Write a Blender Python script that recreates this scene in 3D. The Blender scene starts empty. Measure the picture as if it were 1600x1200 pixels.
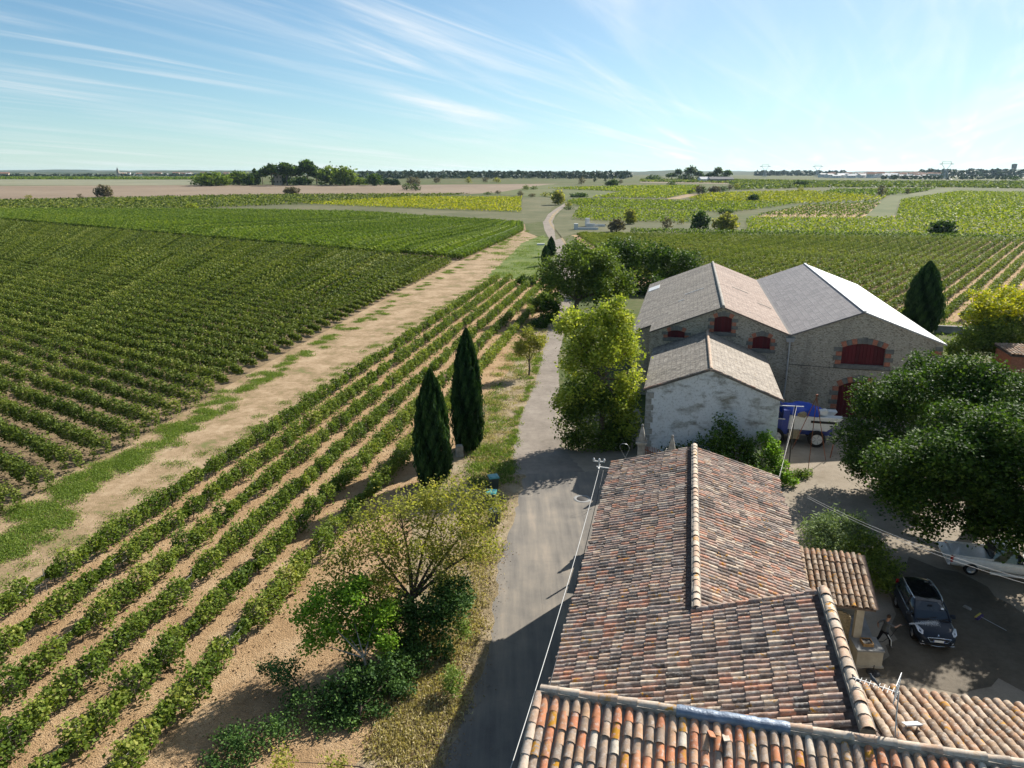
import bpy, bmesh, math, random
import numpy as np
from mathutils import Vector, Matrix, Quaternion

SC = bpy.context.scene
COL = SC.collection
R = math.radians
random.seed(7)
RNG = np.random.default_rng(11)

# ------------------------------------------------------------------ camera, sky, sun, exposure
H = 22.0
PITCH = R(16.0)
FPX = 1148.0                                  # focal length in photograph pixels (1600 wide)
cam_d = bpy.data.cameras.new('camera')
cam = bpy.data.objects.new('camera', cam_d)
COL.objects.link(cam)
cam.location = (0, 0, H)
cam.rotation_euler = (R(90) - PITCH, 0, 0)
cam_d.sensor_width = 36.0
cam_d.lens = 36.0 * FPX / 1600.0
cam_d.clip_start = 0.1
cam_d.clip_end = 60000.0
SC.camera = cam

HAZE = 0.000026
SUN_AZ, SUN_EL = R(43.5), R(33.5)             # azimuth clockwise from the view direction
w = bpy.data.worlds.new('World'); SC.world = w
w.use_nodes = True
wn, wl = w.node_tree.nodes, w.node_tree.links
wn.clear()
def N(nodes, typ, **kw):
    n = nodes.new(typ)
    for k, v in kw.items():
        setattr(n, k, v)
    return n
sky = N(wn, 'ShaderNodeTexSky', sky_type='NISHITA', sun_disc=False)
sky.sun_elevation = SUN_EL
sky.sun_rotation = SUN_AZ
sky.altitude = 60.0
sky.air_density = 1.0
sky.dust_density = 0.0
sky.ozone_density = 2.2
# thin cirrus: direction projected on a high flat layer, stretched noise
tc = N(wn, 'ShaderNodeTexCoord')
sep = N(wn, 'ShaderNodeSeparateXYZ'); wl.new(tc.outputs['Generated'], sep.inputs[0])
def M(op, a, b=None, nodes=wn, links=wl, clamp=False):
    n = nodes.new('ShaderNodeMath'); n.operation = op; n.use_clamp = clamp
    for i, q in enumerate((a, b)):
        if q is None: continue
        if isinstance(q, (int, float)): n.inputs[i].default_value = q
        else: links.new(q, n.inputs[i])
    return n.outputs[0]
zz = M('MAXIMUM', M('ADD', sep.outputs[2], 0.05), 0.03)
px = M('DIVIDE', sep.outputs[0], zz)
py = M('DIVIDE', sep.outputs[1], zz)
cmb = N(wn, 'ShaderNodeCombineXYZ'); wl.new(px, cmb.inputs[0]); wl.new(py, cmb.inputs[1])
def cirrus(rot, scl, nscale, lo, hi, dist, seed, detail=9.0):
    mp = N(wn, 'ShaderNodeMapping', vector_type='TEXTURE'); mp.inputs['Rotation'].default_value = (0, 0, R(rot))
    mp.inputs['Scale'].default_value = scl; mp.inputs['Location'].default_value = (seed, seed * 1.7, 0)
    wl.new(cmb.outputs[0], mp.inputs[0])
    nz = N(wn, 'ShaderNodeTexNoise'); nz.inputs['Scale'].default_value = nscale
    nz.inputs['Detail'].default_value = detail; nz.inputs['Roughness'].default_value = 0.58
    nz.inputs['Distortion'].default_value = dist
    wl.new(mp.outputs[0], nz.inputs['Vector'])
    mr = N(wn, 'ShaderNodeMapRange', interpolation_type='SMOOTHSTEP')
    mr.inputs['From Min'].default_value = lo; mr.inputs['From Max'].default_value = hi
    wl.new(nz.outputs['Fac'], mr.inputs['Value'])
    return mr.outputs[0]
c1 = cirrus(70, (7.5, 0.95, 1), 1.0, 0.46, 0.78, 0.7, 3.1)
c2 = cirrus(60, (5.5, 0.42, 1), 1.0, 0.46, 0.82, 1.0, 8.4)
c3 = cirrus(66, (9.0, 4.0, 1), 1.0, 0.40, 0.62, 0.4, 1.3, 4.0)
dens = M('MULTIPLY', M('ADD', M('MULTIPLY', c1, 0.75), M('MULTIPLY', c2, 0.45)), M('ADD', M('MULTIPLY', c3, 0.85), 0.18))
# forward scattering: thin cloud is brighter towards the sun
sv = (math.sin(SUN_AZ) * math.cos(SUN_EL), math.cos(SUN_AZ) * math.cos(SUN_EL), math.sin(SUN_EL))
vd = N(wn, 'ShaderNodeVectorMath', operation='DOT_PRODUCT'); vd.inputs[1].default_value = sv
wl.new(tc.outputs['Generated'], vd.inputs[0])
ph = M('POWER', M('MAXIMUM', vd.outputs['Value'], 0.0), 2.6)
veil = M('MULTIPLY', ph, 0.42)
hzn = M('MULTIPLY', M('POWER', M('SUBTRACT', 1.0, M('MAXIMUM', sep.outputs[2], 0.0)), 9.0), 0.42)
dens = M('MULTIPLY', dens, 1.9)
dens = M('MINIMUM', M('ADD', hzn, M('MULTIPLY', M('SUBTRACT', 1.0, hzn), M('ADD', M('MULTIPLY', dens, M('ADD', M('MULTIPLY', ph, 0.9), 0.62)), veil))), 0.97)
bri = M('ADD', M('MULTIPLY', ph, 3.0), 8.6)
cc = N(wn, 'ShaderNodeCombineColor'); wl.new(bri, cc.inputs[0]); wl.new(M('MULTIPLY', bri, 1.03), cc.inputs[1]); wl.new(M('MULTIPLY', bri, 1.05), cc.inputs[2])
mxs = N(wn, 'ShaderNodeMix', data_type='RGBA'); wl.new(dens, mxs.inputs['Factor'])
tnt = N(wn, 'ShaderNodeMix', data_type='RGBA', blend_type='MULTIPLY'); tnt.inputs['Factor'].default_value = 1.0; tnt.inputs['B'].default_value = (0.56, 0.92, 1.06, 1); wl.new(sky.outputs[0], tnt.inputs['A']); wl.new(tnt.outputs['Result'], mxs.inputs['A']); wl.new(cc.outputs[0], mxs.inputs['B'])
bg = N(wn, 'ShaderNodeBackground'); bg.inputs['Strength'].default_value = 0.054
wl.new(mxs.outputs['Result'], bg.inputs[0])
wo = N(wn, 'ShaderNodeOutputWorld'); wl.new(bg.outputs[0], wo.inputs[0])

sl = bpy.data.lights.new('sun', 'SUN'); sl.energy = 5.0; sl.angle = R(0.53); sl.color = (1.0, 0.945, 0.86)
so = bpy.data.objects.new('sun', sl); COL.objects.link(so)
so.rotation_euler = Vector(sv).to_track_quat('Z', 'Y').to_euler()
so.location = (60, 40, 80)

SC.view_settings.view_transform = 'Standard'
SC.view_settings.look = 'None'
SC.view_settings.exposure = 0.98
SC.view_settings.gamma = 1.0
SC.view_settings.use_curve_mapping = False
SC.render.engine = 'CYCLES'
SC.cycles.max_bounces = 6
SC.cycles.transparent_max_bounces = 8
SC.cycles.use_adaptive_sampling = True
SC.cycles.volume_bounces = 0

# ------------------------------------------------------------------ the lie of the land and pixel rays
KN = [(-300, 0), (250, 0), (350, .8), (450, 2.3), (600, 5.5), (800, 9.5), (1000, 11.5), (1500, 13), (3000, 15), (20000, 15)]
def T(y):
    for (a, b), (c, d) in zip(KN, KN[1:]):
        if y <= c: return b + (d - b) * (y - a) / (c - a)
    return 15.0
SP, CP = math.sin(PITCH), math.cos(PITCH)
def ray(u, v):
    x, y = (u - 800) / FPX, (600 - v) / FPX
    return x, CP + y * SP, -SP + y * CP
def G(u, v, z=0.0):
    """the point of the ground (raised by z) that a photograph pixel looks at"""
    dx, dy, dz = ray(u, v)
    lo, hi = 1.0, 19000.0
    for _ in range(50):
        m = (lo + hi) / 2
        if H + dz * m > T(dy * m) + z: lo = m
        else: hi = m
    return Vector((dx * lo, dy * lo, H + dz * lo))
def AT(u, v, Y):
    dx, dy, dz = ray(u, v); k = Y / dy
    return Vector((dx * k, Y, H + dz * k))
# the farm's own axes: s across, t along the buildings (13 degrees off the view direction)
AZ = R(13.2); CA, SA = math.cos(AZ), math.sin(AZ)
def ST(s, t, z=0.0):
    return Vector((s * CA + t * SA, -s * SA + t * CA, z))
def onT(u, v, t):
    """(s, h) where a pixel ray meets the vertical plane t = const"""
    dx, dy, dz = ray(u, v); k = t / (dx * SA + dy * CA)
    return dx * k * CA - dy * k * SA, H + dz * k

# ------------------------------------------------------------------ object helpers
def tag(o, label=None, cat=None, group=None, kind=None):
    if label: o['label'] = label
    if cat: o['category'] = cat
    if group: o['group'] = group
    if kind: o['kind'] = kind
    return o
def link(name, data, parent=None):
    o = bpy.data.objects.new(name, data); COL.objects.link(o)
    if parent is not None: o.parent = parent
    return o
def empty(name, loc=(0, 0, 0), rz=0.0):
    o = bpy.data.objects.new(name, None); COL.objects.link(o)
    o.location = loc; o.rotation_euler = (0, 0, rz); o.empty_display_size = 0.3
    return o
def copy_tree(o, parent=None):
    c = o.copy(); COL.objects.link(c); c.parent = parent
    for ch in list(o.children): copy_tree(ch, c)
    return c
class MB:
    """collects verts, faces (with material slots and uvs) and builds one mesh object"""
    def __init__(s): s.v = []; s.f = []; s.m = []; s.uv = []; s.sm = []
    def add(s, vs, fs, mi=0, smooth=False, uvs=None):
        b = len(s.v); s.v += [tuple(q) for q in vs]
        for i, f in enumerate(fs):
            s.f.append([b + k for k in f]); s.m.append(mi); s.sm.append(smooth)
            s.uv.append(uvs[i] if uvs else None)
        return s
    def box(s, c, d, mat=None, mi=0, taper=1.0):
        x, y, z = d[0] / 2, d[1] / 2, d[2] / 2
        vs = [Vector((sx * x * (taper if sz > 0 else 1), sy * y * (taper if sz > 0 else 1), sz * z)) for sz in (-1, 1) for sx, sy in ((-1, -1), (1, -1), (1, 1), (-1, 1))]
        if mat is not None: vs = [mat @ q for q in vs]
        vs = [q + Vector(c) for q in vs]
        return s.add(vs, [(0, 3, 2, 1), (4, 5, 6, 7), (0, 1, 5, 4), (1, 2, 6, 5), (2, 3, 7, 6), (3, 0, 4, 7)], mi)
    def bar(s, a, b, w_, h_=None, mi=0):
        a, b = Vector(a), Vector(b); d = b - a
        q = d.to_track_quat('Z', 'Y').to_matrix()
        return s.box((a + b) / 2, (w_, h_ or w_, d.length), q, mi)
    def tube(s, pts, rads, n=8, mi=0, cap=True, smooth=True):
        pts = [Vector(p) for p in pts]; rings = []
        if not isinstance(rads, (list, tuple)): rads = [rads] * len(pts)
        up = Vector((0.31, 0.17, 0.93))
        for i, p in enumerate(pts):
            d = (pts[min(i + 1, len(pts) - 1)] - pts[max(i - 1, 0)]).normalized()
            a = d.cross(up)
            if a.length < 1e-3: a = d.cross(Vector((1, 0, 0)))
            a.normalize(); bb = d.cross(a)
            rings.append([p + (a * math.cos(k * 2 * math.pi / n) + bb * math.sin(k * 2 * math.pi / n)) * rads[i] for k in range(n)])
        vs = [q for r_ in rings for q in r_]; fs = []
        for i in range(len(pts) - 1):
            for k in range(n):
                fs.append((i * n + k, i * n + (k + 1) % n, (i + 1) * n + (k + 1) % n, (i + 1) * n + k))
        s.add(vs, fs, mi, smooth)
        if cap:
            s.add(rings[0], [tuple(range(n))[::-1]], mi); s.add(rings[-1], [tuple(range(n))], mi)
        return s
    def lathe(s, prof, n=16, c=(0, 0, 0), mi=0, smooth=True, axis='Z'):
        vs = []; fs = []
        for r_, z in prof:
            for k in range(n):
                a = 2 * math.pi * k / n
                q = (r_ * math.cos(a), r_ * math.sin(a), z)
                if axis == 'Y': q = (q[0], q[2], q[1])
                if axis == 'X': q = (q[2], q[0], q[1])
                vs.append(Vector(q) + Vector(c))
        for i in range(len(prof) - 1):
            for k in range(n):
                fs.append((i * n + k, i * n + (k + 1) % n, (i + 1) * n + (k + 1) % n, (i + 1) * n + k))
        return s.add(vs, fs, mi, smooth)
    def prism(s, poly, a, b, mi=0):
        """poly: list of points at a (Vector), extruded to b (offset Vector)"""
        n = len(poly); p0 = [Vector(q) + Vector(a) for q in poly]; p1 = [Vector(q) + Vector(b) for q in poly]
        return s.add(p0 + p1, [tuple(range(n))[::-1], tuple(range(n, 2 * n))] + [(i, (i + 1) % n, n + (i + 1) % n, n + i) for i in range(n)], mi)
    def mesh(s, name, mats):
        me = bpy.data.meshes.new(name)
        me.from_pydata(s.v, [], s.f)
        for m_ in (mats if isinstance(mats, (list, tuple)) else [mats]): me.materials.append(m_)
        me.polygons.foreach_set('material_index', s.m)
        me.polygons.foreach_set('use_smooth', s.sm)
        if any(u is not None for u in s.uv):
            ul = me.uv_layers.new(name='UVMap'); k = 0
            for f, u in zip(s.f, s.uv):
                for j in range(len(f)):
                    if u is not None: ul.data[k].uv = u[j]
                    k += 1
        me.update()
        return me
    def build(s, name, mats, parent=None, loc=None, rz=None):
        o = link(name, s.mesh(name, mats), parent)
        if loc is not None: o.location = loc
        if rz is not None: o.rotation_euler = (0, 0, rz)
        return o

# ------------------------------------------------------------------ materials
MAT = {}
def new_mat(name, rough=0.85, spec=0.25):
    m = bpy.data.materials.new(name); m.use_nodes = True
    nt = m.node_tree; b = nt.nodes['Principled BSDF']
    b.inputs['Roughness'].default_value = rough
    b.inputs['Specular IOR Level'].default_value = spec
    MAT[name] = m
    return m, nt, b
def ramp(nt, stops, interp='LINEAR'):
    r_ = nt.nodes.new('ShaderNodeValToRGB'); cr = r_.color_ramp; cr.interpolation = interp
    while len(cr.elements) > 1: cr.elements.remove(cr.elements[-1])
    for i, (p, c) in enumerate(stops):
        e = cr.elements[0] if i == 0 else cr.elements.new(p)
        e.position = p; e.color = (c[0], c[1], c[2], 1)
    return r_
def noise(nt, vec, scale, detail=5.0, rough=0.6, dist=0.0):
    n = nt.nodes.new('ShaderNodeTexNoise'); n.inputs['Scale'].default_value = scale
    n.inputs['Detail'].default_value = detail; n.inputs['Roughness'].default_value = rough; n.inputs['Distortion'].default_value = dist
    if vec is not None: nt.links.new(vec, n.inputs['Vector'])
    return n.outputs['Fac']
def geo_pos(nt): return nt.nodes.new('ShaderNodeNewGeometry').outputs['Position']
def obj_pos(nt): return nt.nodes.new('ShaderNodeTexCoord').outputs['Object']
def mapping(nt, vec, scale=(1, 1, 1), rot=(0, 0, 0), loc=(0, 0, 0)):
    m_ = nt.nodes.new('ShaderNodeMapping'); m_.inputs['Scale'].default_value = scale; m_.inputs['Rotation'].default_value = rot; m_.inputs['Location'].default_value = loc
    nt.links.new(vec, m_.inputs[0]); return m_.outputs[0]
def mixc(nt, fac, a, b, mode='MIX'):
    n = nt.nodes.new('ShaderNodeMix'); n.data_type = 'RGBA'; n.blend_type = mode
    for sock, q in ((n.inputs['Factor'], fac), (n.inputs['A'], a), (n.inputs['B'], b)):
        if isinstance(q, (int, float)): sock.default_value = q
        elif isinstance(q, (tuple, list)): sock.default_value = (q[0], q[1], q[2], 1)
        else: nt.links.new(q, sock)
    return n.outputs['Result']
def mrange(nt, val, a, b, c=0.0, d=1.0):
    n = nt.nodes.new('ShaderNodeMapRange'); n.interpolation_type = 'SMOOTHSTEP'
    for i, q in enumerate((a, b, c, d)): n.inputs[1 + i].default_value = q
    nt.links.new(val, n.inputs[0]); return n.outputs[0]
def mth(nt, op, a, b=None):
    return M(op, a, b, nt.nodes, nt.links)
def bump(nt, b, height, strength=0.4, dist=0.05):
    n = nt.nodes.new('ShaderNodeBump'); n.inputs['Strength'].default_value = strength; n.inputs['Distance'].default_value = dist
    nt.links.new(height, n.inputs['Height']); nt.links.new(n.outputs[0], b.inputs['Normal'])

def plain(name, col, rough=0.7, spec=0.3, var=0.12, scale=3.0, metal=0.0, bmp=0.0):
    m, nt, b = new_mat(name, rough, spec)
    nz = noise(nt, obj_pos(nt), scale, 6)
    col = [c * (0.8 if min(col) > .1 and metal == 0 else 1) for c in col]
    d = [max(0, c * (1 - var * 1.6)) for c in col]; l = [min(1, c * (1 + var)) for c in col]
    r_ = ramp(nt, [(0.3, d), (0.7, l)]); nt.links.new(nz, r_.inputs[0]); nt.links.new(r_.outputs[0], b.inputs['Base Color'])
    b.inputs['Metallic'].default_value = metal
    if bmp: bump(nt, b, noise(nt, obj_pos(nt), scale * 8, 4), bmp, 0.02)
    return m
def foliage(name, stops, trans=0.35, hue=None, rough=0.55):
    """leaf material: colour from the per-leaf attribute 'rnd', part of the light passes through"""
    m, nt, b = new_mat(name, max(rough, .6), 0.10)
    at = nt.nodes.new('ShaderNodeAttribute'); at.attribute_name = 'rnd'
    oi = nt.nodes.new('ShaderNodeObjectInfo')
    big = noise(nt, geo_pos(nt), 0.35, 3)
    f = mth(nt, 'ADD', mth(nt, 'MULTIPLY', at.outputs['Fac'], 0.72), mth(nt, 'ADD', mth(nt, 'MULTIPLY', big, 0.42), -0.14))
    f = mth(nt, 'ADD', f, mth(nt, 'MULTIPLY', mth(nt, 'ADD', oi.outputs['Random'], -0.5), 0.12))
    r_ = ramp(nt, stops); nt.links.new(f, r_.inputs[0])
    nt.links.new(r_.outputs[0], b.inputs['Base Color'])
    tr = nt.nodes.new('ShaderNodeBsdfTranslucent')
    tcol = mixc(nt, 1.0, r_.outputs[0], (1.0, 1.05, 0.45), 'MULTIPLY')
    nt.links.new(tcol, tr.inputs['Color'])
    ms = nt.nodes.new('ShaderNodeMixShader'); ms.inputs[0].default_value = trans
    out = [n for n in nt.nodes if n.type == 'OUTPUT_MATERIAL'][0]
    nt.links.new(b.outputs[0], ms.inputs[1]); nt.links.new(tr.outputs[0], ms.inputs[2]); nt.links.new(ms.outputs[0], out.inputs[0])
    return m
GSC = 0.72
def ground_mat(name, stops, s1=0.25, s2=3.0, s3=18.0, rough=0.95, bmp=0.5, bd=0.06, w=(0.5, 0.3, 0.2)):
    m, nt, b = new_mat(name, rough, 0.1)
    stops = [(q_, tuple(c_ * GSC for c_ in col_)) for q_, col_ in stops]
    p = geo_pos(nt)
    f = mth(nt, 'ADD', mth(nt, 'MULTIPLY', noise(nt, p, s1, 4), w[0]), mth(nt, 'ADD', mth(nt, 'MULTIPLY', noise(nt, p, s2, 5), w[1]), mth(nt, 'MULTIPLY', noise(nt, p, s3, 3), w[2])))
    r_ = ramp(nt, stops); nt.links.new(f, r_.inputs[0]); nt.links.new(r_.outputs[0], b.inputs['Base Color'])
    if bmp: bump(nt, b, mth(nt, 'ADD', noise(nt, p, s2, 6), noise(nt, p, s3, 4)), bmp, bd)
    return m

# ground
ground_mat('land', [(0.36, (0.10, 0.11, 0.04)), (0.46, (0.15, 0.145, 0.065)), (0.54, (0.085, 0.115, 0.03)), (0.64, (0.19, 0.17, 0.085))], 0.012, 0.08, 0.7, bmp=0.3)
ground_mat('vine_soil', [(0.34, (0.36, 0.225, 0.115)), (0.5, (0.52, 0.345, 0.19)), (0.62, (0.64, 0.46, 0.28))], 0.4, 4.0, 16.0, bmp=0.9, bd=0.10)
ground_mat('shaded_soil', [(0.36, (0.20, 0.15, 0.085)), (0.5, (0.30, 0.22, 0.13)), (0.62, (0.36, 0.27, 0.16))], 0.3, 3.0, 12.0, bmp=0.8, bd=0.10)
ground_mat('track_soil', [(0.38, (0.20, 0.20, 0.075)), (0.45, (0.32, 0.23, 0.13)), (0.53, (0.43, 0.31, 0.19)), (0.62, (0.54, 0.41, 0.265))], 0.30, 1.6, 9.0, bmp=0.5)
ground_mat('verge_soil', [(0.36, (0.20, 0.165, 0.09)), (0.47, (0.35, 0.27, 0.16)), (0.56, (0.45, 0.36, 0.23)), (0.66, (0.52, 0.43, 0.30))], 0.5, 3.5, 20.0, bmp=0.9, bd=0.08)
ground_mat('grass_ground', [(0.36, (0.09, 0.13, 0.03)), (0.5, (0.15, 0.20, 0.05)), (0.64, (0.27, 0.26, 0.10))], 0.2, 1.6, 9.0, bmp=0.6)
ground_mat('meadow', [(0.36, (0.10, 0.13, 0.045)), (0.5, (0.145, 0.165, 0.065)), (0.64, (0.20, 0.195, 0.095))], 0.02, 0.15, 1.5, bmp=0.4)
ground_mat('ploughed', [(0.36, (0.245, 0.185, 0.13)), (0.5, (0.295, 0.228, 0.162)), (0.64, (0.345, 0.27, 0.195))], 0.01, 0.12, 0.9, bmp=0.5)
ground_mat('stubble', [(0.36, (0.22, 0.23, 0.15)), (0.5, (0.27, 0.27, 0.18)), (0.64, (0.32, 0.31, 0.21))], 0.01, 0.1, 0.6, bmp=0.3)
ground_mat('fallow', [(0.36, (0.10, 0.115, 0.05)), (0.5, (0.155, 0.155, 0.08)), (0.64, (0.22, 0.20, 0.115))], 0.03, 0.3, 2.0, bmp=0.5)
ground_mat('gravel_track', [(0.36, (0.22, 0.19, 0.155)), (0.5, (0.31, 0.265, 0.22)), (0.64, (0.40, 0.35, 0.29))], 0.3, 2.0, 22.0, bmp=0.5, bd=0.03)
ground_mat('yard_dirt', [(0.36, (0.26, 0.215, 0.155)), (0.5, (0.36, 0.305, 0.235)), (0.64, (0.44, 0.38, 0.30))], 0.22, 1.5, 12.0, bmp=0.4, bd=0.03)
ground_mat('yard_gravel', [(0.36, (0.10, 0.085, 0.062)), (0.5, (0.16, 0.13, 0.092)), (0.64, (0.21, 0.175, 0.13))], 0.5, 3.5, 26.0, bmp=0.5, bd=0.03, rough=0.7)
def asphalt():
    m, nt, b = new_mat('asphalt', 0.9, 0.2)
    p = geo_pos(nt)
    ax = mapping(nt, p, (1.6, 0.12, 1), (0, 0, AZ))
    f = mth(nt, 'ADD', mth(nt, 'MULTIPLY', noise(nt, ax, 1.0, 4), 0.4), mth(nt, 'ADD', mth(nt, 'MULTIPLY', noise(nt, p, 0.35, 5), 0.38), mth(nt, 'MULTIPLY', noise(nt, p, 30, 3), 0.22)))
    r_ = ramp(nt, [(0.36, (0.11, 0.10, 0.09)), (0.46, (0.165, 0.150, 0.13)), (0.54, (0.215, 0.19, 0.157)), (0.64, (0.30, 0.25, 0.195))])
    nt.links.new(f, r_.inputs[0])
    # fine cracks
    vo = nt.nodes.new('ShaderNodeTexVoronoi'); vo.feature = 'DISTANCE_TO_EDGE'; vo.inputs['Scale'].default_value = 0.22
    wv = mixc(nt, 0.12, p, nt.nodes.new('ShaderNodeTexNoise').outputs['Color'], 'ADD')
    nt.links.new(wv, vo.inputs['Vector'])
    ck = mrange(nt, vo.outputs['Distance'], 0.0, 0.006, 0.25, 0.0)
    ck = mth(nt, 'MULTIPLY', ck, mrange(nt, noise(nt, p, 0.4, 3), 0.5, 0.6))
    nt.links.new(mixc(nt, ck, r_.outputs[0], (0.06, 0.055, 0.05)), b.inputs['Base Color'])
    bump(nt, b, noise(nt, p, 45, 3), 0.3, 0.02)
asphalt()

# leaves
G_DK, G_MD, G_LT, G_YL = (0.02, 0.045, 0.012), (0.05, 0.10, 0.02), (0.105, 0.165, 0.03), (0.24, 0.25, 0.03)
foliage('vine_near', [(0.15, (0.045, 0.08, 0.014)), (0.40, (0.12, 0.18, 0.028)), (0.62, (0.22, 0.265, 0.05)), (0.80, (0.36, 0.36, 0.09)), (0.94, (0.46, 0.40, 0.18))], 0.38)
foliage('vine_dark', [(0.15, (0.038, 0.064, 0.012)), (0.45, (0.112, 0.152, 0.027)), (0.72, (0.215, 0.245, 0.052)), (0.92, (0.38, 0.35, 0.11))], 0.36)
foliage('vine_green', [(0.15, (0.045, 0.085, 0.012)), (0.45, (0.12, 0.185, 0.024)), (0.72, (0.215, 0.28, 0.04)), (0.92, (0.36, 0.37, 0.08))], 0.38)
foliage('vine_yellow', [(0.15, (0.15, 0.19, 0.012)), (0.45, (0.33, 0.35, 0.018)), (0.72, (0.50, 0.46, 0.025)), (0.92, (0.62, 0.48, 0.04))], 0.38)
foliage('vine_lime', [(0.15, (0.08, 0.13, 0.012)), (0.45, (0.21, 0.275, 0.02)), (0.72, (0.36, 0.39, 0.03)), (0.92, (0.50, 0.44, 0.05))], 0.38)
foliage('vine_right', [(0.15, (0.05, 0.085, 0.015)), (0.45, (0.14, 0.185, 0.034)), (0.72, (0.25, 0.28, 0.06)), (0.92, (0.38, 0.36, 0.10))], 0.36)
foliage('cypress', [(0.15, (0.012, 0.032, 0.012)), (0.5, (0.028, 0.066, 0.020)), (0.85, (0.07, 0.13, 0.034))], 0.16)
foliage('tree_dark', [(0.15, (0.022, 0.05, 0.010)), (0.5, (0.068, 0.128, 0.020)), (0.85, (0.165, 0.24, 0.038))], 0.32)
foliage('tree_mid', [(0.15, (0.05, 0.09, 0.018)), (0.5, (0.15, 0.215, 0.036)), (0.85, (0.29, 0.35, 0.065))], 0.38)
foliage('tree_lime', [(0.12, (0.10, 0.15, 0.025)), (0.4, (0.27, 0.33, 0.045)), (0.65, (0.48, 0.51, 0.08)), (0.9, (0.66, 0.62, 0.14))], 0.48)
foliage('tree_yellow', [(0.12, (0.155, 0.202, 0.019)), (0.45, (0.372, 0.388, 0.025)), (0.72, (0.620, 0.542, 0.028)), (0.9, (0.750, 0.620, 0.039))], 0.40)
foliage('tree_olive', [(0.12, (0.13, 0.14, 0.035)), (0.4, (0.30, 0.31, 0.065)), (0.68, (0.46, 0.43, 0.09)), (0.92, (0.60, 0.46, 0.11))], 0.42)
foliage('tree_bright', [(0.12, (0.078, 0.155, 0.022)), (0.45, (0.171, 0.310, 0.034)), (0.75, (0.310, 0.465, 0.054)), (0.92, (0.465, 0.558, 0.093))], 0.40)
foliage('ivy', [(0.15, (0.028, 0.062, 0.019)), (0.5, (0.070, 0.139, 0.034)), (0.85, (0.147, 0.240, 0.054))], 0.22, rough=0.4)
foliage('oleander', [(0.15, (0.093, 0.139, 0.054)), (0.5, (0.202, 0.279, 0.109)), (0.85, (0.357, 0.434, 0.186))], 0.28, rough=0.4)
foliage('bare_bush', [(0.15, (0.10, 0.085, 0.055)), (0.5, (0.18, 0.155, 0.09)), (0.85, (0.26, 0.22, 0.12))], 0.2)
foliage('grass_green', [(0.15, (0.10, 0.16, 0.03)), (0.5, (0.19, 0.27, 0.055)), (0.85, (0.31, 0.36, 0.11))], 0.35)
foliage('grass_dry', [(0.15, (0.279, 0.232, 0.109)), (0.5, (0.496, 0.419, 0.217)), (0.85, (0.713, 0.605, 0.372))], 0.3)
foliage('forest_far', [(0.2, (0.055, 0.082, 0.06)), (0.5, (0.08, 0.112, 0.08)), (0.8, (0.12, 0.15, 0.095))], 0.1)  # distance haze mixed into the leaf colours, hence lighter and bluish
plain('bark', (0.13, 0.10, 0.075), 0.95, 0.1, 0.35, 6, bmp=0.6)
plain('bark_pale', (0.36, 0.33, 0.28), 0.95, 0.1, 0.3, 6, bmp=0.5)

# ------------------------------------------------------------------ leaf clouds
def leaf_mesh(name, P, size, mat, rnd=None, aspect=0.62, vertical=0.0, rng=RNG):
    """one small diamond per point; P (n,3), size (n,)"""
    n = len(P); P = np.asarray(P, float); size = np.broadcast_to(np.asarray(size, float), (n,))
    u = rng.normal(size=(n, 3)); u[:, 2] *= 0.55 if vertical == 0 else 1.0
    if vertical > 0:
        u = u * (1 - vertical) + np.array([0, 0, 1.6]) * vertical
    u /= np.linalg.norm(u, axis=1)[:, None]
    q = rng.normal(size=(n, 3)); q[:, 2] += 1.2 if vertical == 0 else 0.0; vv = np.cross(u, q); vv /= (np.linalg.norm(vv, axis=1)[:, None] + 1e-9)
    a = u * (size * 0.5)[:, None]; b = vv * (size * 0.5 * aspect)[:, None]
    V = np.empty((n, 4, 3)); V[:, 0] = P - a; V[:, 1] = P + b; V[:, 2] = P + a; V[:, 3] = P - b
    me = bpy.data.meshes.new(name)
    me.vertices.add(4 * n); me.vertices.foreach_set('co', V.reshape(-1))
    me.loops.add(4 * n); me.loops.foreach_set('vertex_index', np.arange(4 * n, dtype=np.int32))
    me.polygons.add(n); me.polygons.foreach_set('loop_start', np.arange(0, 4 * n, 4, dtype=np.int32))
    me.update(calc_edges=True)
    at = me.attributes.new('rnd', 'FLOAT', 'FACE')
    at.data.foreach_set('value', (rng.random(n) if rnd is None else np.clip(rnd, 0, 1)).astype(np.float32))
    me.materials.append(mat)
    return me
def blob_points(blobs, per_m2, cluster=8, sigma=0.22, rng=RNG, inner=0.25, shell=(0.72, 1.06)):
    """leaf positions in clumps on the outside of ellipsoids, some inside"""
    out = []; rn = []
    for bl in blobs:
        c = np.array(bl[:3]); r_ = np.array(bl[3:6])
        area = 4 * math.pi * ((r_[0] * r_[1]) ** 1.6 + (r_[0] * r_[2]) ** 1.6 + (r_[1] * r_[2]) ** 1.6) ** (1 / 1.6) / 3 ** (1 / 1.6)
        k = max(4, int(area * per_m2 / cluster * (bl[6] if len(bl) > 6 else 1.0)))
        d = rng.normal(size=(k, 3)); d /= np.linalg.norm(d, axis=1)[:, None]
        lump = 1 + 0.16 * np.sin(d @ rng.normal(size=3) * 5 + rng.random() * 6) + 0.13 * np.sin(d @ rng.normal(size=3) * 9 + rng.random() * 6)
        rad = rng.uniform(shell[0], shell[1], k)
        ins = rng.random(k) < inner; rad[ins] *= rng.uniform(0.3, 0.9, ins.sum())
        p = c + d * r_ * (rad * lump)[:, None]
        base = rng.random(k)
        pp = np.repeat(p, cluster, 0) + rng.normal(size=(k * cluster, 3)) * sigma
        out.append(pp); rn.append(np.clip(np.repeat(base, cluster) * 0.75 + rng.random(k * cluster) * 0.35 - 0.05, 0, 1))
    return np.concatenate(out), np.concatenate(rn)
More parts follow.
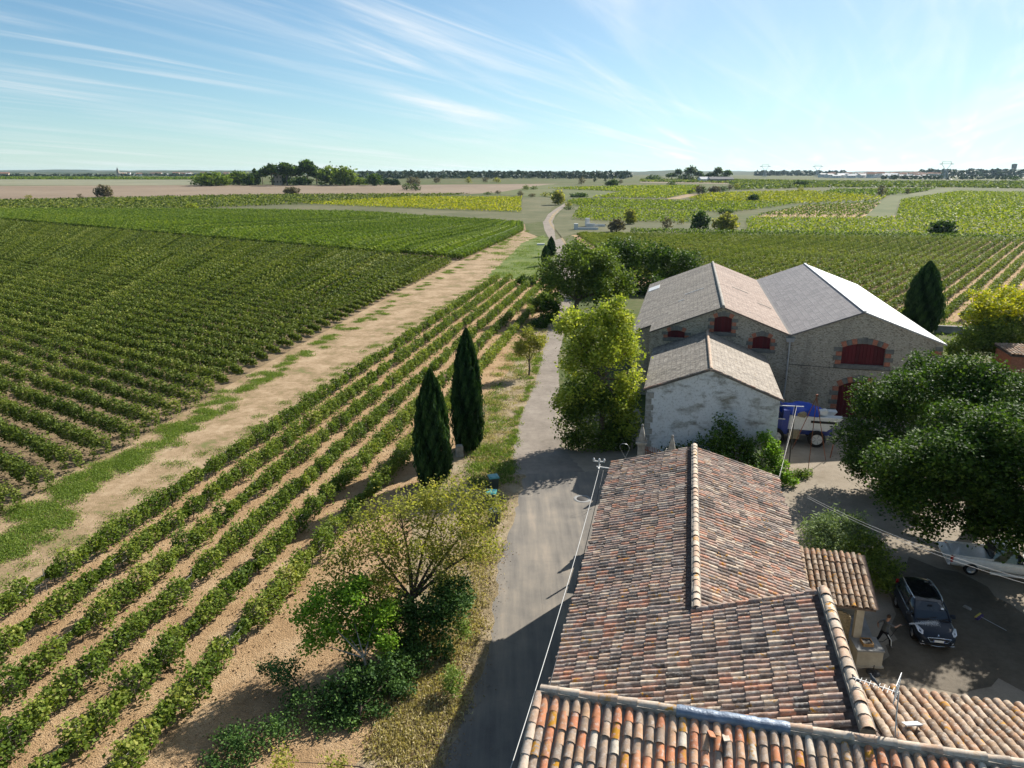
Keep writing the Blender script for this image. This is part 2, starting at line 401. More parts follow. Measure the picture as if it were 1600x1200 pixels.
# ================================================================== GROUND
def clip_slab(poly, y0, y1):
    def half(ps, keep, cut):
        o = []
        for i in range(len(ps)):
            a, b = ps[i], ps[(i + 1) % len(ps)]
            ka, kb = keep(a), keep(b)
            if ka: o.append(a)
            if ka != kb:
                k = (cut - a[1]) / (b[1] - a[1]); o.append((a[0] + (b[0] - a[0]) * k, cut))
        return o
    p = half(poly, lambda q: q[1] >= y0, y0)
    return half(p, lambda q: q[1] <= y1, y1) if len(p) > 2 else []
def sheet(name, poly, mat, off, kind='structure', jag=0.0):
    poly = [(q[0], q[1]) for q in poly]
    if jag:
        o = []
        for i in range(len(poly)):
            a, b = Vector(poly[i]), Vector(poly[(i + 1) % len(poly)]); L = (b - a).length
            n = min(60, max(1, int(L / (jag * 3))))
            nrm = Vector((-(b - a).y, (b - a).x)) / max(L, 1e-6)
            for k in range(n):
                q = a.lerp(b, k / n)
                if k: q = q + nrm * random.uniform(-jag, jag)
                o.append((q.x, q.y))
        poly = o
    mb = MB()
    for (ya, _), (yb, _) in zip(KN, KN[1:]):
        c = clip_slab(poly, ya, yb)
        if len(c) > 2: mb.add([(x, y, T(y) + off) for x, y in c], [tuple(range(len(c)))])
    me = mb.mesh(name, MAT[mat])
    bm = bmesh.new(); bm.from_mesh(me); bmesh.ops.triangulate(bm, faces=bm.faces)
    bmesh.ops.recalc_face_normals(bm, faces=bm.faces)
    for f in bm.faces:
        if f.normal.z < 0: f.normal_flip()
    bm.to_mesh(me); bm.free()
    o = link(name, me)
    if kind: o['kind'] = kind
    return o
def gp(*px): return [tuple(G(u, v).xy) for u, v in px]

sheet('ground', [(-9000, -300), (9000, -300), (9000, 12000), (-9000, 12000)], 'land', 0.0)

def rowx(i, y): return -16.9 + 2.68 * i + (y - 82.0) * 0.1853
ye = 160.0
sheet('vineyard_soil', [(rowx(-.55, 8), 8), (rowx(-.55, 60), 60), (rowx(-.55, ye), ye), (rowx(5.9, ye), ye), (rowx(6.1, 90), 90), (rowx(6.3, 60), 60), (rowx(6.4, 45), 45), (rowx(7.3, 36), 36), (rowx(8.2, 28), 28), (rowx(8.0, 8), 8)], 'vine_soil', 0.010, jag=0.25)
left_edge = [(-40, 880), (34, 815), (116, 748), (210, 708), (304, 650), (412, 583), (560, 498), (715, 413), (822, 360)]
le = gp(*left_edge)
sheet('dirt_track', [(-45, 8), (-36, 30)] + [(x - 1.6, y) for x, y in le] + gp((846, 372), (835, 400), (822, 428)) + [(rowx(-.4, ye), ye), (rowx(-.55, 60), 60), (rowx(-.55, 8), 8)], 'track_soil', 0.006)
sheet('grass_strip', gp((760, 432), (790, 405), (815, 380), (850, 366), (862, 385), (855, 420), (838, 440)), 'grass_ground', 0.014, jag=0.5)
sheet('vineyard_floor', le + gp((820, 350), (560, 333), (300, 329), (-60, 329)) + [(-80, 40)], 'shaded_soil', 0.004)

# the road past the house: asphalt near, gravel beyond
road_l = [(640, 1290), (690, 1200), (722, 1100), (748, 1000), (772, 900), (796, 800), (801, 742)]
road_r = [(955, 742), (950, 800), (930, 900), (925, 1000), (940, 1100), (950, 1290)]
sheet('road', gp(*road_l) + gp((940, 736), *road_r), 'asphalt', 0.030, jag=0.10)
sheet('road_shoulder', gp(*[(u - 7, v) for u, v in road_l]) + gp(*[(u + 12 + 10 * math.sin(v * .02), v) for u, v in road_l[::-1]]), 'verge_soil', 0.036, jag=0.16)
tr_l = [(800, 750), (803, 700), (812, 655), (836, 600), (846, 560), (855, 520), (863, 490), (870, 470), (876, 440), (873, 405), (862, 380), (851, 360), (848, 346), (856, 335), (870, 325), (882, 318)]
tr_r = [(888, 317), (879, 326), (868, 336), (863, 347), (872, 362), (890, 388), (900, 410), (900, 440), (893, 470), (888, 490), (882, 520), (872, 560), (874, 600), (870, 650), (884, 700), (945, 750)]
sheet('gravel_track', gp(*tr_l, *tr_r), 'gravel_track', 0.022, jag=0.08)
sheet('track_crown', gp((889, 392), (876, 372), (860, 352), (857, 345), (863, 335), (873, 327), (876, 326), (867, 336), (860.5, 346), (864, 353), (880, 373), (893, 392)), 'verge_soil', 0.030)
verge = [(rowx(8.0, 8), 8), (rowx(8.2, 28), 28), (rowx(7.3, 36), 36), (rowx(6.4, 45), 45), (rowx(6.3, 60), 60), (rowx(6.1, 90), 90), (rowx(5.9, ye), ye)] + gp((874, 440), (868, 470), (856, 520), (847, 560), (838, 600), (814, 655), (805, 700), (803, 742), (798, 800), (775, 900), (752, 1000), (727, 1100), (695, 1200), (650, 1280))
sheet('road_verge', verge, 'verge_soil', 0.016, jag=0.12)
sheet('courtyard', [tuple(ST(4.6, 8).xy), tuple(ST(45, 8).xy), tuple(ST(48, 76).xy), tuple(ST(6, 76).xy), tuple(ST(-3, 52).xy), tuple(ST(-3.6, 40).xy), tuple(ST(4.6, 37).xy)], 'yard_dirt', 0.012, jag=0.2)
sheet('forecourt', gp((866, 640), (905, 628), (1000, 640), (1010, 745), (945, 765), (880, 705)), 'yard_dirt', 0.027, jag=0.15)
sheet('wet_gravel', gp((1330, 1060), (1390, 1025), (1400, 960), (1380, 900), (1420, 870), (1520, 905), (1600, 960), (1700, 1040), (1640, 1105), (1560, 1060), (1500, 1085), (1420, 1060)), 'yard_gravel', 0.020, jag=0.25)

# far fields
sheet('ploughed_field', gp((-80, 314), (0, 312), (420, 304), (735, 303), (790, 300), (872, 287), (640, 289), (300, 289.5), (-80, 291)), 'ploughed', 0.04)
sheet('stubble_field', gp((-80, 290.3), (345, 289), (345, 281), (-80, 280)), 'stubble', 0.04)
sheet('fallow_field', gp((290, 329), (520, 334), (700, 340), (818, 349), (850, 346), (862, 325), (880, 314), (860, 306), (816, 309), (815, 333), (640, 326), (500, 319), (330, 322)), 'fallow', 0.03)
sheet('meadow', gp((765, 303), (860, 288), (930, 296), (960, 300), (930, 309), (885, 311), (820, 306)), 'meadow', 0.05)
sheet('waste_ground', gp((868, 375), (865, 345), (880, 325), (905, 322), (900, 345), (1090, 350), (1150, 352), (1165, 364), (900, 364)), 'fallow', 0.03)
sheet('field_path', gp((1040, 311), (1075, 303), (1098, 303), (1062, 311)), 'track_soil', 0.06)
sheet('pale_field', gp((1000, 285.5), (1120, 287), (1290, 292), (1340, 291), (1130, 285), (1000, 284)), 'ploughed', 0.06)
sheet('soil_strip_field', gp((1178, 339), (1250, 321), (1385, 315), (1400, 341)), 'vine_soil', 0.03)
sheet('grass_path', gp((1348, 341), (1378, 314), (1390, 308), (1480, 294), (1500, 296), (1405, 312), (1395, 341)), 'meadow', 0.05)
sheet('right_vineyard_soil', [(22, 275), (175, 248), (195, 248), (125, 106), (66, 108), (45, 110), (26, 150)], 'vine_soil', 0.008, jag=0.4)

# ================================================================== VINES
def row_points(L, w_, h_, per_m, z0=0.28, seed=0, gap=0.1, pitch=1.05):
    """leaf positions along a trellised row of length L (x axis)"""
    g = np.random.default_rng(seed)
    n = int(L * per_m); x = g.random(n) * L
    vine = np.floor(x / pitch).astype(int); nv = vine.max() + 2
    vig = np.clip(g.normal(1.0, 0.24, nv), 0.4, 1.45); vig[g.random(nv) < gap] *= 0.45
    lat = g.normal(0, 0.10, nv)
    k = x / pitch - vine
    v_ = vig[vine] * (0.74 + 0.36 * np.sin(np.pi * k)) * (1 + 0.12 * np.sin(x * 1.7 + seed) + 0.1 * np.sin(x * 4.3))
    th = g.uniform(-0.32 * np.pi, 1.32 * np.pi, n)
    r_ = np.sqrt(g.uniform(0.25, 1.0, n)) * (1 + 0.17 * g.normal(size=n)); sh = g.random(n) < .07; r_[sh] *= g.uniform(1.1, 1.55, sh.sum())
    zc = z0 + (h_ - z0) * 0.52
    y = np.cos(th) * r_ * w_ * 0.5 * v_ + lat[vine]
    z = zc + np.sin(th) * r_ * (h_ - z0) * 0.5 * v_
    z = np.maximum(z, 0.08)
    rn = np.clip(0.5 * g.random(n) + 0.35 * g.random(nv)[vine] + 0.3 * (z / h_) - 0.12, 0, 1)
    return np.stack([x, y, z], 1), rn
def row_mesh(name, L, w_, h_, per_m, size, mat, seed, **kw):
    P, rn = row_points(L, w_, h_, per_m, seed=seed, **kw)
    g = np.random.default_rng(seed + 99)
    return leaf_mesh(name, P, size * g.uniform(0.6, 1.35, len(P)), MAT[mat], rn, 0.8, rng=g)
def inside(px, py, poly):
    r_ = np.zeros(px.shape, bool); n = len(poly); j = n - 1
    for i in range(n):
        xi, yi = poly[i][:2]; xj, yj = poly[j][:2]
        c = ((yi > py) != (yj > py)) & (px < (xj - xi) * (py - yi) / (yj - yi + 1e-12) + xi)
        r_ ^= c; j = i
    return r_
def row_lines(poly, az, sp, step=0.5):
    d = np.array([math.sin(az), math.cos(az)]); p = np.array([d[1], -d[0]])
    Q = np.array([q[:2] for q in poly]); a = Q @ d; b = Q @ p
    ts = np.arange(a.min(), a.max(), step)
    for off in np.arange(b.min() + sp * .5, b.max(), sp):
        X = d[0] * ts + p[0] * off; Y = d[1] * ts + p[1] * off
        m = inside(X, Y, poly)
        if m.sum() < 6: continue
        i0, i1 = np.where(m)[0][[0, -1]]
        yield (X[i0], Y[i0]), (X[i1], Y[i1])

# near vineyard: six trellised rows
near_protos = []
for sd in (1, 2, 3):
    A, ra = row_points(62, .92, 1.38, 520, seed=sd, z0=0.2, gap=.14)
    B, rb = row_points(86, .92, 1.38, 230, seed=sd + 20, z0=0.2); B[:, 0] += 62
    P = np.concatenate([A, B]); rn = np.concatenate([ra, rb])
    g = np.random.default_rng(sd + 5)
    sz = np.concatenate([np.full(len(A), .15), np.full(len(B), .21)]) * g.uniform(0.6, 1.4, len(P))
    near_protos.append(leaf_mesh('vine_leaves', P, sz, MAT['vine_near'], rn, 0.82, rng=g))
tk = MB()
for k in range(140):
    x = 0.5 + k * 1.05
    tk.tube([(x, 0, 0), (x + random.uniform(-.06, .06), random.uniform(-.05, .05), .3), (x + random.uniform(-.1, .1), 0, .62)], [.035, .028, .022], 5)
trunk_me = tk.mesh('vine_trunks', MAT['bark'])
wm = MB()
for k in range(25):
    wm.bar((k * 6, 0, -0.2), (k * 6, 0, 1.35), 0.035)
for z in (.55, 1.0): wm.tube([(0, 0, z), (147, 0, z)], .006, 4)
plain('wire', (0.30, 0.29, 0.27), 0.5, 0.4, 0.1, 5, metal=0.6)
wire_me = wm.mesh('trellis', MAT['wire'])
for i in range(6):
    y0 = 12.0; x0 = rowx(i, y0); rz = math.atan2(1 / math.hypot(1, .1853), .1853 / math.hypot(1, .1853))
    o = empty('vine_row', (x0, y0, 0), rz)
    lab = ['trellised vine row bordering the pale dirt track', 'second trellised vine row counted from the dirt track', 'third trellised vine row counted from the dirt track',
           'fourth trellised vine row counted from the dirt track', 'fifth trellised vine row counted from the dirt track', 'trellised vine row nearest the cypresses and the road verge'][i]
    tag(o, lab, 'vine row', 'trellised vine rows beside the road')
    f = link('foliage', near_protos[i % 3], o); f['kind'] = 'stuff'
    if i >= 3: f.scale.y = -1
    t_ = link('trunk', trunk_me, o); t_['kind'] = 'stuff'
    link('trellis', wire_me, o)
tag(MB().tube([G(10, 940, .25), G(45, 917, .22), G(60, 905, .15)], .03, 6).build('irrigation_pipe', MAT['wire']), 'grey drip pipe lying at the end of a vine row', 'pipe')

# the wide vineyards left of the track and behind the barns: every row a thing of its own
def make_protos(lens, w_, h_, per_m, size, mat, seed, **kw):
    return [(L, row_mesh('vine_leaves', L, w_, h_, per_m, size, mat, seed + i, **kw)) for i, L in enumerate(lens)]
P_near = make_protos([22, 50, 90], 1.25, 1.75, 320, .20, 'vine_dark', 40, gap=.05)
P_mid = make_protos([60, 110, 190], 1.25, 1.75, 150, .28, 'vine_dark', 50, gap=.05)
P_far = make_protos([160, 260, 340], 1.3, 1.75, 66, .42, 'vine_dark', 60, gap=.05)
P_grn = make_protos([40, 110, 220, 340], 1.8, 1.75, 60, .55, 'vine_green', 70, gap=.02)
P_rt = make_protos([25, 60, 110, 170], 1.05, 1.5, 110, .28, 'vine_right', 80, gap=.08)
def place_rows(poly, az, sp, pick, name, label, cat, group, flip=False, frame=True):
    n = 0
    for a, b in row_lines(poly, az, sp):
        if flip: a, b = b, a
        L = math.hypot(b[0] - a[0], b[1] - a[1])
        if L < 3: continue
        dist = math.hypot(*a)
        pr = pick(dist, L)
        for Lp, me in pr:
            if Lp >= L: break
        o = link(name, me)
        o.location = (a[0], a[1], T((a[1] + b[1]) / 2) if abs(T(a[1]) - T(b[1])) < .02 else T(a[1]))
        o.rotation_euler = (0, -math.asin((T(b[1]) - T(a[1])) / L), math.atan2(b[1] - a[1], b[0] - a[0]))
        o.scale = (L / Lp if L / Lp > 0.5 or True else 1, random.choice((-1, 1)), random.uniform(.94, 1.06))
        tag(o, label, cat, group)
        n += 1
    return n
poly_l1 = [(x - .8, y) for x, y in le[:-1]] + gp((520, 396), (0, 349), (-90, 342)) + [(-75, 52), (-60, 40)]
place_rows(poly_l1, R(-55), 2.95, lambda d, L: P_near if d < 80 else (P_mid if d < 125 else P_far), 'vineyard_row',
           'dark olive vine row in the wide vineyard along the grassy dirt track', 'vine row', 'vine rows of the wide vineyard by the dirt track')
poly_l2 = gp((724, 408), (818, 363), (816, 351), (560, 334), (300, 330), (-70, 330), (-70, 338), (0, 345.5), (520, 392))
place_rows(poly_l2, R(-55), 3.0, lambda d, L: P_grn, 'vineyard_row',
           'bright green vine row in the plot beyond the dark vineyard', 'vine row', 'vine rows of the bright green plot')
poly_r = [(23, 273), (174, 247), (192, 247), (123, 109), (67, 111), (46, 113), (28, 150)]
place_rows(poly_r, R(38), 2.75, lambda d, L: P_rt, 'vineyard_row',
           'green vine row between reddish soil strips behind the stone barns', 'vine row', 'vine rows behind the stone barns')

# farther plots: each one mass of vines
def vine_plot(name, label, pxpoly, az, sp, mat, size, step, hgt=1.5, k=2, seed=0, wid=.8):
    poly = gp(*pxpoly); g = np.random.default_rng(seed + 500)
    d = np.array([math.sin(az), math.cos(az)]); p = np.array([d[1], -d[0]])
    Q = np.array(poly); a = Q @ d; b = Q @ p
    A, B = np.meshgrid(np.arange(a.min(), a.max(), step), np.arange(b.min(), b.max(), sp))
    A = A.ravel() + g.uniform(-.3, .3, A.size) * step; B = B.ravel()
    A = np.repeat(A, k); B = np.repeat(B, k) + g.normal(0, wid * .3, A.size)
    X = d[0] * A + p[0] * B; Y = d[1] * A + p[1] * B
    m = inside(X, Y, poly) & (g.random(X.size) > .06); X, Y = X[m], Y[m]
    Z = np.interp(Y, [q[0] for q in KN], [q[1] for q in KN]) + g.uniform(.25, 1.0, X.size) * hgt
    me = leaf_mesh(name, np.stack([X, Y, Z], 1), size * g.uniform(.6, 1.4, X.size), MAT[mat], None, .8, rng=g)
    o = link(name, me); tag(o, label, 'vineyard', None, 'stuff')
    return len(X)
tot = 0
tot += vine_plot('vineyard_plot', 'olive green vineyard strip along the ploughed field', [(-70, 331), (-70, 316), (0, 314), (420, 305), (735, 304), (640, 309), (500, 318), (290, 327), (130, 328)], R(-70), 3.2, 'vine_dark', 1.25, 1.2, seed=1)
tot += vine_plot('vineyard_plot', 'golden yellow vineyard plot beside the winding track', [(470, 319), (640, 309), (815, 309), (814, 332), (640, 326)], R(-60), 2.8, 'vine_yellow', .95, .8, seed=2)
tot += vine_plot('vineyard_plot', 'green vineyard band in front of the far village', [(-80, 280), (345, 280.5), (345, 277.5), (-80, 276.5)], R(-85), 8, 'vine_green', 3.2, 3.0, seed=3)
tot += vine_plot('vineyard_plot', 'yellow green vineyard beside the white concrete blocks', [(893, 343), (905, 326), (1092, 333), (1082, 348), (960, 347)], R(80), 2.7, 'vine_lime', .85, .7, seed=4)
tot += vine_plot('vineyard_plot', 'green vineyard plot beginning at the olive tree on the winding track', [(886, 316), (900, 312), (1250, 318), (1140, 333), (1100, 331), (908, 324)], R(78), 2.7, 'vine_lime', 1.0, .8, seed=5)
tot += vine_plot('vineyard_plot', 'broad green and yellow vineyard with a lone dark round tree', [(1168, 366), (1166, 345), (1180, 341), (1400, 342), (1600, 347), (1680, 349), (1680, 376), (1600, 374)], R(75), 2.6, 'vine_lime', .75, .6, seed=6)
tot += vine_plot('vineyard_plot', 'vineyard plot with pale soil stripes between its rows', [(1180, 338), (1250, 322), (1378, 316), (1350, 340)], R(34), 4.2, 'vine_green', .9, .6, seed=7, wid=.5)
tot += vine_plot('vineyard_plot', 'lime green vineyard plot below the far dark bushes', [(856, 295), (1000, 291), (1092, 291), (1090, 301), (1042, 310), (925, 309), (980, 300)], R(70), 3.0, 'vine_lime', 1.4, 1.2, seed=8)
tot += vine_plot('vineyard_plot', 'golden vineyard plot with a clump of dark shrubs', [(1075, 311), (1105, 303), (1260, 299), (1385, 308), (1372, 314), (1250, 319), (1100, 316)], R(30), 3.6, 'vine_yellow', 1.2, .9, seed=9)
tot += vine_plot('vineyard_plot', 'yellow green vineyard plot past the grassy path', [(1400, 341), (1408, 313), (1500, 300), (1680, 303), (1680, 347)], R(72), 2.8, 'vine_lime', 1.0, .8, seed=10)
tot += vine_plot('vineyard_plot', 'dark striped vineyard plot in front of the pale field', [(1280, 304), (1300, 297), (1460, 295), (1440, 301), (1385, 306)], R(40), 5.0, 'vine_green', 1.6, 1.2, seed=11)
tot += vine_plot('vineyard_plot', 'dull green vineyards towards the far white houses', [(1150, 297), (1290, 293), (1500, 293), (1700, 297), (1700, 284), (1340, 284), (1130, 282)], R(80), 6, 'vine_right', 2.6, 2.2, seed=12)
tot += vine_plot('vineyard_plot', 'green plot in front of the low hangars', [(1000, 284), (1120, 286), (1290, 291), (1300, 284), (1130, 281), (1000, 281)], R(80), 6, 'vine_right', 2.6, 2.2, seed=13)
tot += vine_plot('vineyard_plot', 'dark green hedge of vines edging the field behind the barns', [(985, 366), (1600, 377.5), (1680, 379), (1680, 376), (1600, 374.5), (985, 363)], R(98), 2.0, 'vine_green', .6, .3, seed=14, hgt=2.0, k=4)
print('far vine leaves', tot)
# ================================================================== BUILDING MATERIALS
def tile_mat(name, cols, lich=0.62, dark=0.5):
    m, nt, b = new_mat(name, 0.88, 0.15)
    at = nt.nodes.new('ShaderNodeAttribute'); at.attribute_name = 'rnd'
    oi = nt.nodes.new('ShaderNodeObjectInfo')
    f = mth(nt, 'FRACT', mth(nt, 'ADD', at.outputs['Fac'], mth(nt, 'MULTIPLY', oi.outputs['Random'], 7.31)))
    n = len(cols); cols = [(c[0] * 1.10, c[1] * 1.02, c[2] * .97) for c in cols]
    r_ = ramp(nt, [(i / n, c) for i, c in enumerate(cols)], 'CONSTANT'); nt.links.new(f, r_.inputs[0])
    p = geo_pos(nt)
    st = mrange(nt, noise(nt, p, 5.0, 6, 0.7), 0.42, 0.66)
    c = mixc(nt, mth(nt, 'MULTIPLY', st, dark), r_.outputs[0], (0.075, 0.065, 0.055))
    pale = mrange(nt, noise(nt, mapping(nt, p, loc=(7, 3, 1)), 9.0, 5, 0.7), 0.50, 0.68)
    c = mixc(nt, mth(nt, 'MULTIPLY', pale, 0.62), c, (0.54, 0.50, 0.44))
    gate = mrange(nt, mth(nt, 'FRACT', mth(nt, 'MULTIPLY', f, 37.7)), 0.80, 0.95)
    li = mth(nt, 'MULTIPLY', mrange(nt, noise(nt, mapping(nt, p, loc=(1, 9, 4)), 7.0, 5, 0.65), lich - .09, lich), mth(nt, 'ADD', mth(nt, 'MULTIPLY', gate, 0.9), 0.12))
    c = mixc(nt, li, c, (0.44, 0.215, 0.025))
    nt.links.new(c, b.inputs['Base Color'])
    bump(nt, b, noise(nt, p, 40, 5, 0.7), 0.5, 0.012)
    return m
OLD = [(0.17, 0.14, 0.12), (0.36, 0.25, 0.20), (0.12, 0.105, 0.095), (0.44, 0.34, 0.26), (0.31, 0.27, 0.24), (0.42, 0.29, 0.23), (0.20, 0.165, 0.145), (0.40, 0.30, 0.25), (0.52, 0.45, 0.36), (0.26, 0.20, 0.17), (0.44, 0.24, 0.165), (0.34, 0.29, 0.25)]
NEWER = [(0.48, 0.25, 0.155), (0.40, 0.30, 0.22), (0.50, 0.22, 0.12), (0.36, 0.29, 0.23), (0.44, 0.30, 0.20), (0.52, 0.49, 0.42), (0.46, 0.20, 0.115), (0.50, 0.33, 0.22), (0.30, 0.245, 0.20)]
TAN = [(0.30, 0.23, 0.165), (0.25, 0.195, 0.145), (0.34, 0.265, 0.20), (0.30, 0.20, 0.13), (0.20, 0.155, 0.115), (0.36, 0.30, 0.23), (0.32, 0.21, 0.14)]
tile_mat('tile_old', OLD, 0.635, 0.62)
tile_mat('tile_newer', NEWER, 0.56, 0.38)
tile_mat('tile_tan', TAN, 0.61, 0.5)
tile_mat('ridge_tile', [(0.46, 0.41, 0.34), (0.40, 0.35, 0.29), (0.50, 0.44, 0.36), (0.44, 0.33, 0.25)], 0.60, 0.35)
plain('mortar', (0.33, 0.30, 0.26), 0.95, 0.1, 0.3, 5, bmp=0.6)
plain('channel', (0.19, 0.145, 0.12), 0.95, 0.1, 0.3, 5)
plain('render_cream', (0.50, 0.45, 0.36), 0.95, 0.1, 0.2, 1.2, bmp=0.3)
plain('concrete', (0.33, 0.33, 0.32), 0.9, 0.2, 0.2, 1.5, bmp=0.3)
plain('pale_stone', (0.40, 0.375, 0.33), 0.92, 0.15, 0.28, 3.0, bmp=0.5)
plain('grey_stone', (0.22, 0.205, 0.18), 0.92, 0.15, 0.25, 3.0, bmp=0.5)
plain('red_brick', (0.40, 0.155, 0.095), 0.92, 0.15, 0.2, 4.0, bmp=0.4)
plain('zinc', (0.40, 0.42, 0.44), 0.45, 0.5, 0.12, 3.0, metal=0.7)
plain('iron', (0.035, 0.032, 0.03), 0.7, 0.4, 0.2, 6.0)
plain('rust', (0.22, 0.085, 0.045), 0.85, 0.2, 0.3, 9.0)
plain('white_metal', (0.72, 0.72, 0.70), 0.45, 0.4, 0.06, 4.0)
plain('cable', (0.60, 0.60, 0.58), 0.6, 0.3, 0.05, 2.0)
plain('cable_dark', (0.035, 0.035, 0.04), 0.6, 0.3, 0.05, 2.0)
plain('membrane', (0.15, 0.19, 0.25), 0.4, 0.5, 0.25, 2.5, metal=0.25, bmp=0.8)
def wood_red():
    m, nt, b = new_mat('red_paint', 0.65, 0.3)
    o = obj_pos(nt)
    n1 = noise(nt, mapping(nt, o, (14, 14, 0.5)), 1.0, 4)
    r_ = ramp(nt, [(0.3, (0.075, 0.007, 0.010)), (0.7, (0.125, 0.011, 0.015))]); oi = nt.nodes.new('ShaderNodeObjectInfo'); nt.links.new(mth(nt, 'ADD', mth(nt, 'MULTIPLY', n1, .6), mth(nt, 'MULTIPLY', oi.outputs['Random'], .4)), r_.inputs[0]); nt.links.new(r_.outputs[0], b.inputs['Base Color'])
wood_red()
def stone_wall(name, stops, mortar, sc=(1.55, 1.55, 3.3), wash=None):
    m, nt, b = new_mat(name, 0.95, 0.1)
    p = obj_pos(nt)
    q = mapping(nt, p, sc)
    d = mixc(nt, 0.22, q, nt.nodes.new('ShaderNodeTexNoise').outputs['Color'], 'ADD')
    vo = nt.nodes.new('ShaderNodeTexVoronoi'); vo.feature = 'F1'; vo.inputs['Randomness'].default_value = 0.85; nt.links.new(d, vo.inputs['Vector'])
    ve = nt.nodes.new('ShaderNodeTexVoronoi'); ve.feature = 'DISTANCE_TO_EDGE'; ve.inputs['Randomness'].default_value = 0.85; nt.links.new(d, ve.inputs['Vector'])
    sp_ = nt.nodes.new('ShaderNodeSeparateColor'); nt.links.new(vo.outputs['Color'], sp_.inputs[0])
    r_ = ramp(nt, stops); nt.links.new(sp_.outputs[0], r_.inputs[0])
    c = mixc(nt, mth(nt, 'MULTIPLY', noise(nt, p, 3.0, 5), 0.5), r_.outputs[0], mortar)
    jo = mrange(nt, ve.outputs['Distance'], 0.03, 0.11, 0.85, 0.0)
    c = mixc(nt, jo, c, mortar)
    st = mrange(nt, noise(nt, mapping(nt, p, (0.6, 0.6, 0.18)), 1.0, 5), 0.48, 0.68)
    c = mixc(nt, mth(nt, 'MULTIPLY', st, 0.38), c, (0.15, 0.13, 0.105))
    hole = mth(nt, 'MULTIPLY', mrange(nt, noise(nt, q, 0.9, 3, 0.7), 0.62, 0.70), mrange(nt, noise(nt, p, 0.35, 2), 0.45, 0.6))
    c = mixc(nt, mth(nt, 'MULTIPLY', hole, 0.85), c, (0.035, 0.03, 0.026))
    hgt = mth(nt, 'ADD', mrange(nt, ve.outputs['Distance'], 0.02, 0.22), mth(nt, 'MULTIPLY', noise(nt, p, 9, 5), 0.5))
    if wash:
        pw = mrange(nt, noise(nt, mapping(nt, p, (0.55, 0.55, 1.0)), 0.9, 7, 0.65, 0.3), 0.34, 0.52)
        pw = mth(nt, 'MULTIPLY', pw, mrange(nt, noise(nt, p, 5.0, 7, 0.75), 0.29, 0.50))
        c = mixc(nt, mth(nt, 'MULTIPLY', pw, 0.93), c, wash)
    nt.links.new(c, b.inputs['Base Color']); bump(nt, b, hgt, 0.7, 0.05)
    return m
stone_wall('rubble_wall', [(0.1, (0.12, 0.096, 0.072)), (0.3, (0.42, 0.35, 0.265)), (0.6, (0.40, 0.345, 0.275)), (0.9, (0.60, 0.52, 0.41))], (0.50, 0.43, 0.335))
stone_wall('washed_wall', [(0.15, (0.25, 0.22, 0.175)), (0.5, (0.36, 0.33, 0.27)), (0.9, (0.45, 0.42, 0.36))], (0.36, 0.34, 0.29), wash=(0.86, 0.85, 0.83))
def roof_mat(name, stops, bw, bh, mort, mortcol, lich=None, bd=0.03, streak=0.5, rough=0.85, spec=0.2):
    m, nt, b = new_mat(name, rough, spec); slate = name.startswith('slate')
    uv = nt.nodes.new('ShaderNodeTexCoord').outputs['UV']
    br = nt.nodes.new('ShaderNodeTexBrick'); br.inputs['Scale'].default_value = 1.0
    br.inputs['Brick Width'].default_value = bw; br.inputs['Row Height'].default_value = bh; br.inputs['Mortar Size'].default_value = mort; br.inputs['Bias'].default_value = 0.0
    br.inputs['Color1'].default_value = (0, 0, 0, 1); br.inputs['Color2'].default_value = (1, 1, 1, 1); br.inputs['Mortar'].default_value = (0.5, 0.5, 0.5, 1)
    nt.links.new(uv, br.inputs['Vector'])
    sp_ = nt.nodes.new('ShaderNodeSeparateColor'); nt.links.new(br.outputs['Color'], sp_.inputs[0])
    n1 = noise(nt, mapping(nt, uv, (0.5, 0.12, 1)), 1.3, 6, 0.65)
    fine = noise(nt, mapping(nt, uv, (4.2, 2.2, 1)), 1.0, 3, 0.7)
    f = mth(nt, 'ADD', mth(nt, 'MULTIPLY', sp_.outputs[0] if slate else fine, 0.42 if slate else 0.85), mth(nt, 'MULTIPLY', n1, 0.66 if slate else 0.42))
    r_ = ramp(nt, stops); nt.links.new(f, r_.inputs[0])
    c = mixc(nt, mth(nt, 'MULTIPLY', br.outputs['Fac'], 0.75 if slate else 0.45), r_.outputs[0], mortcol)
    sk = mrange(nt, noise(nt, mapping(nt, uv, (1.8, 0.22, 1)), 1.0, 5), 0.5, 0.7)
    c = mixc(nt, mth(nt, 'MULTIPLY', sk, streak), c, (0.10, 0.095, 0.09))
    if lich:
        li = mrange(nt, noise(nt, uv, 2.6, 5, 0.7), 0.60, 0.70)
        c = mixc(nt, mth(nt, 'MULTIPLY', li, 0.7), c, lich)
    nt.links.new(c, b.inputs['Base Color'])
    bump(nt, b, mth(nt, 'SUBTRACT', noise(nt, uv, 6, 4), br.outputs['Fac']), 0.8, bd)
    return m
roof_mat('slate_glare', [(0.3, (0.36, 0.35, 0.34)), (0.5, (0.46, 0.45, 0.44)), (0.75, (0.56, 0.55, 0.54))], 0.55, 0.50, 0.02, (0.28, 0.27, 0.27), None, 0.015, 0.12, 0.32, 0.9)  # lighter slate copy for the sunward slope, sun glare put into its colour
roof_mat('slate_grey', [(0.3, (0.15, 0.132, 0.125)), (0.5, (0.195, 0.172, 0.163)), (0.75, (0.245, 0.217, 0.205))], 0.55, 0.50, 0.028, (0.10, 0.095, 0.095), None, 0.03, 0.15, 0.55, 0.4)
roof_mat('roof_weathered', [(0.49, (0.075, 0.066, 0.056)), (0.58, (0.17, 0.15, 0.125)), (0.78, (0.34, 0.31, 0.265))], 0.22, 0.40, 0.030, (0.08, 0.073, 0.066), None, 0.05, 0.62)
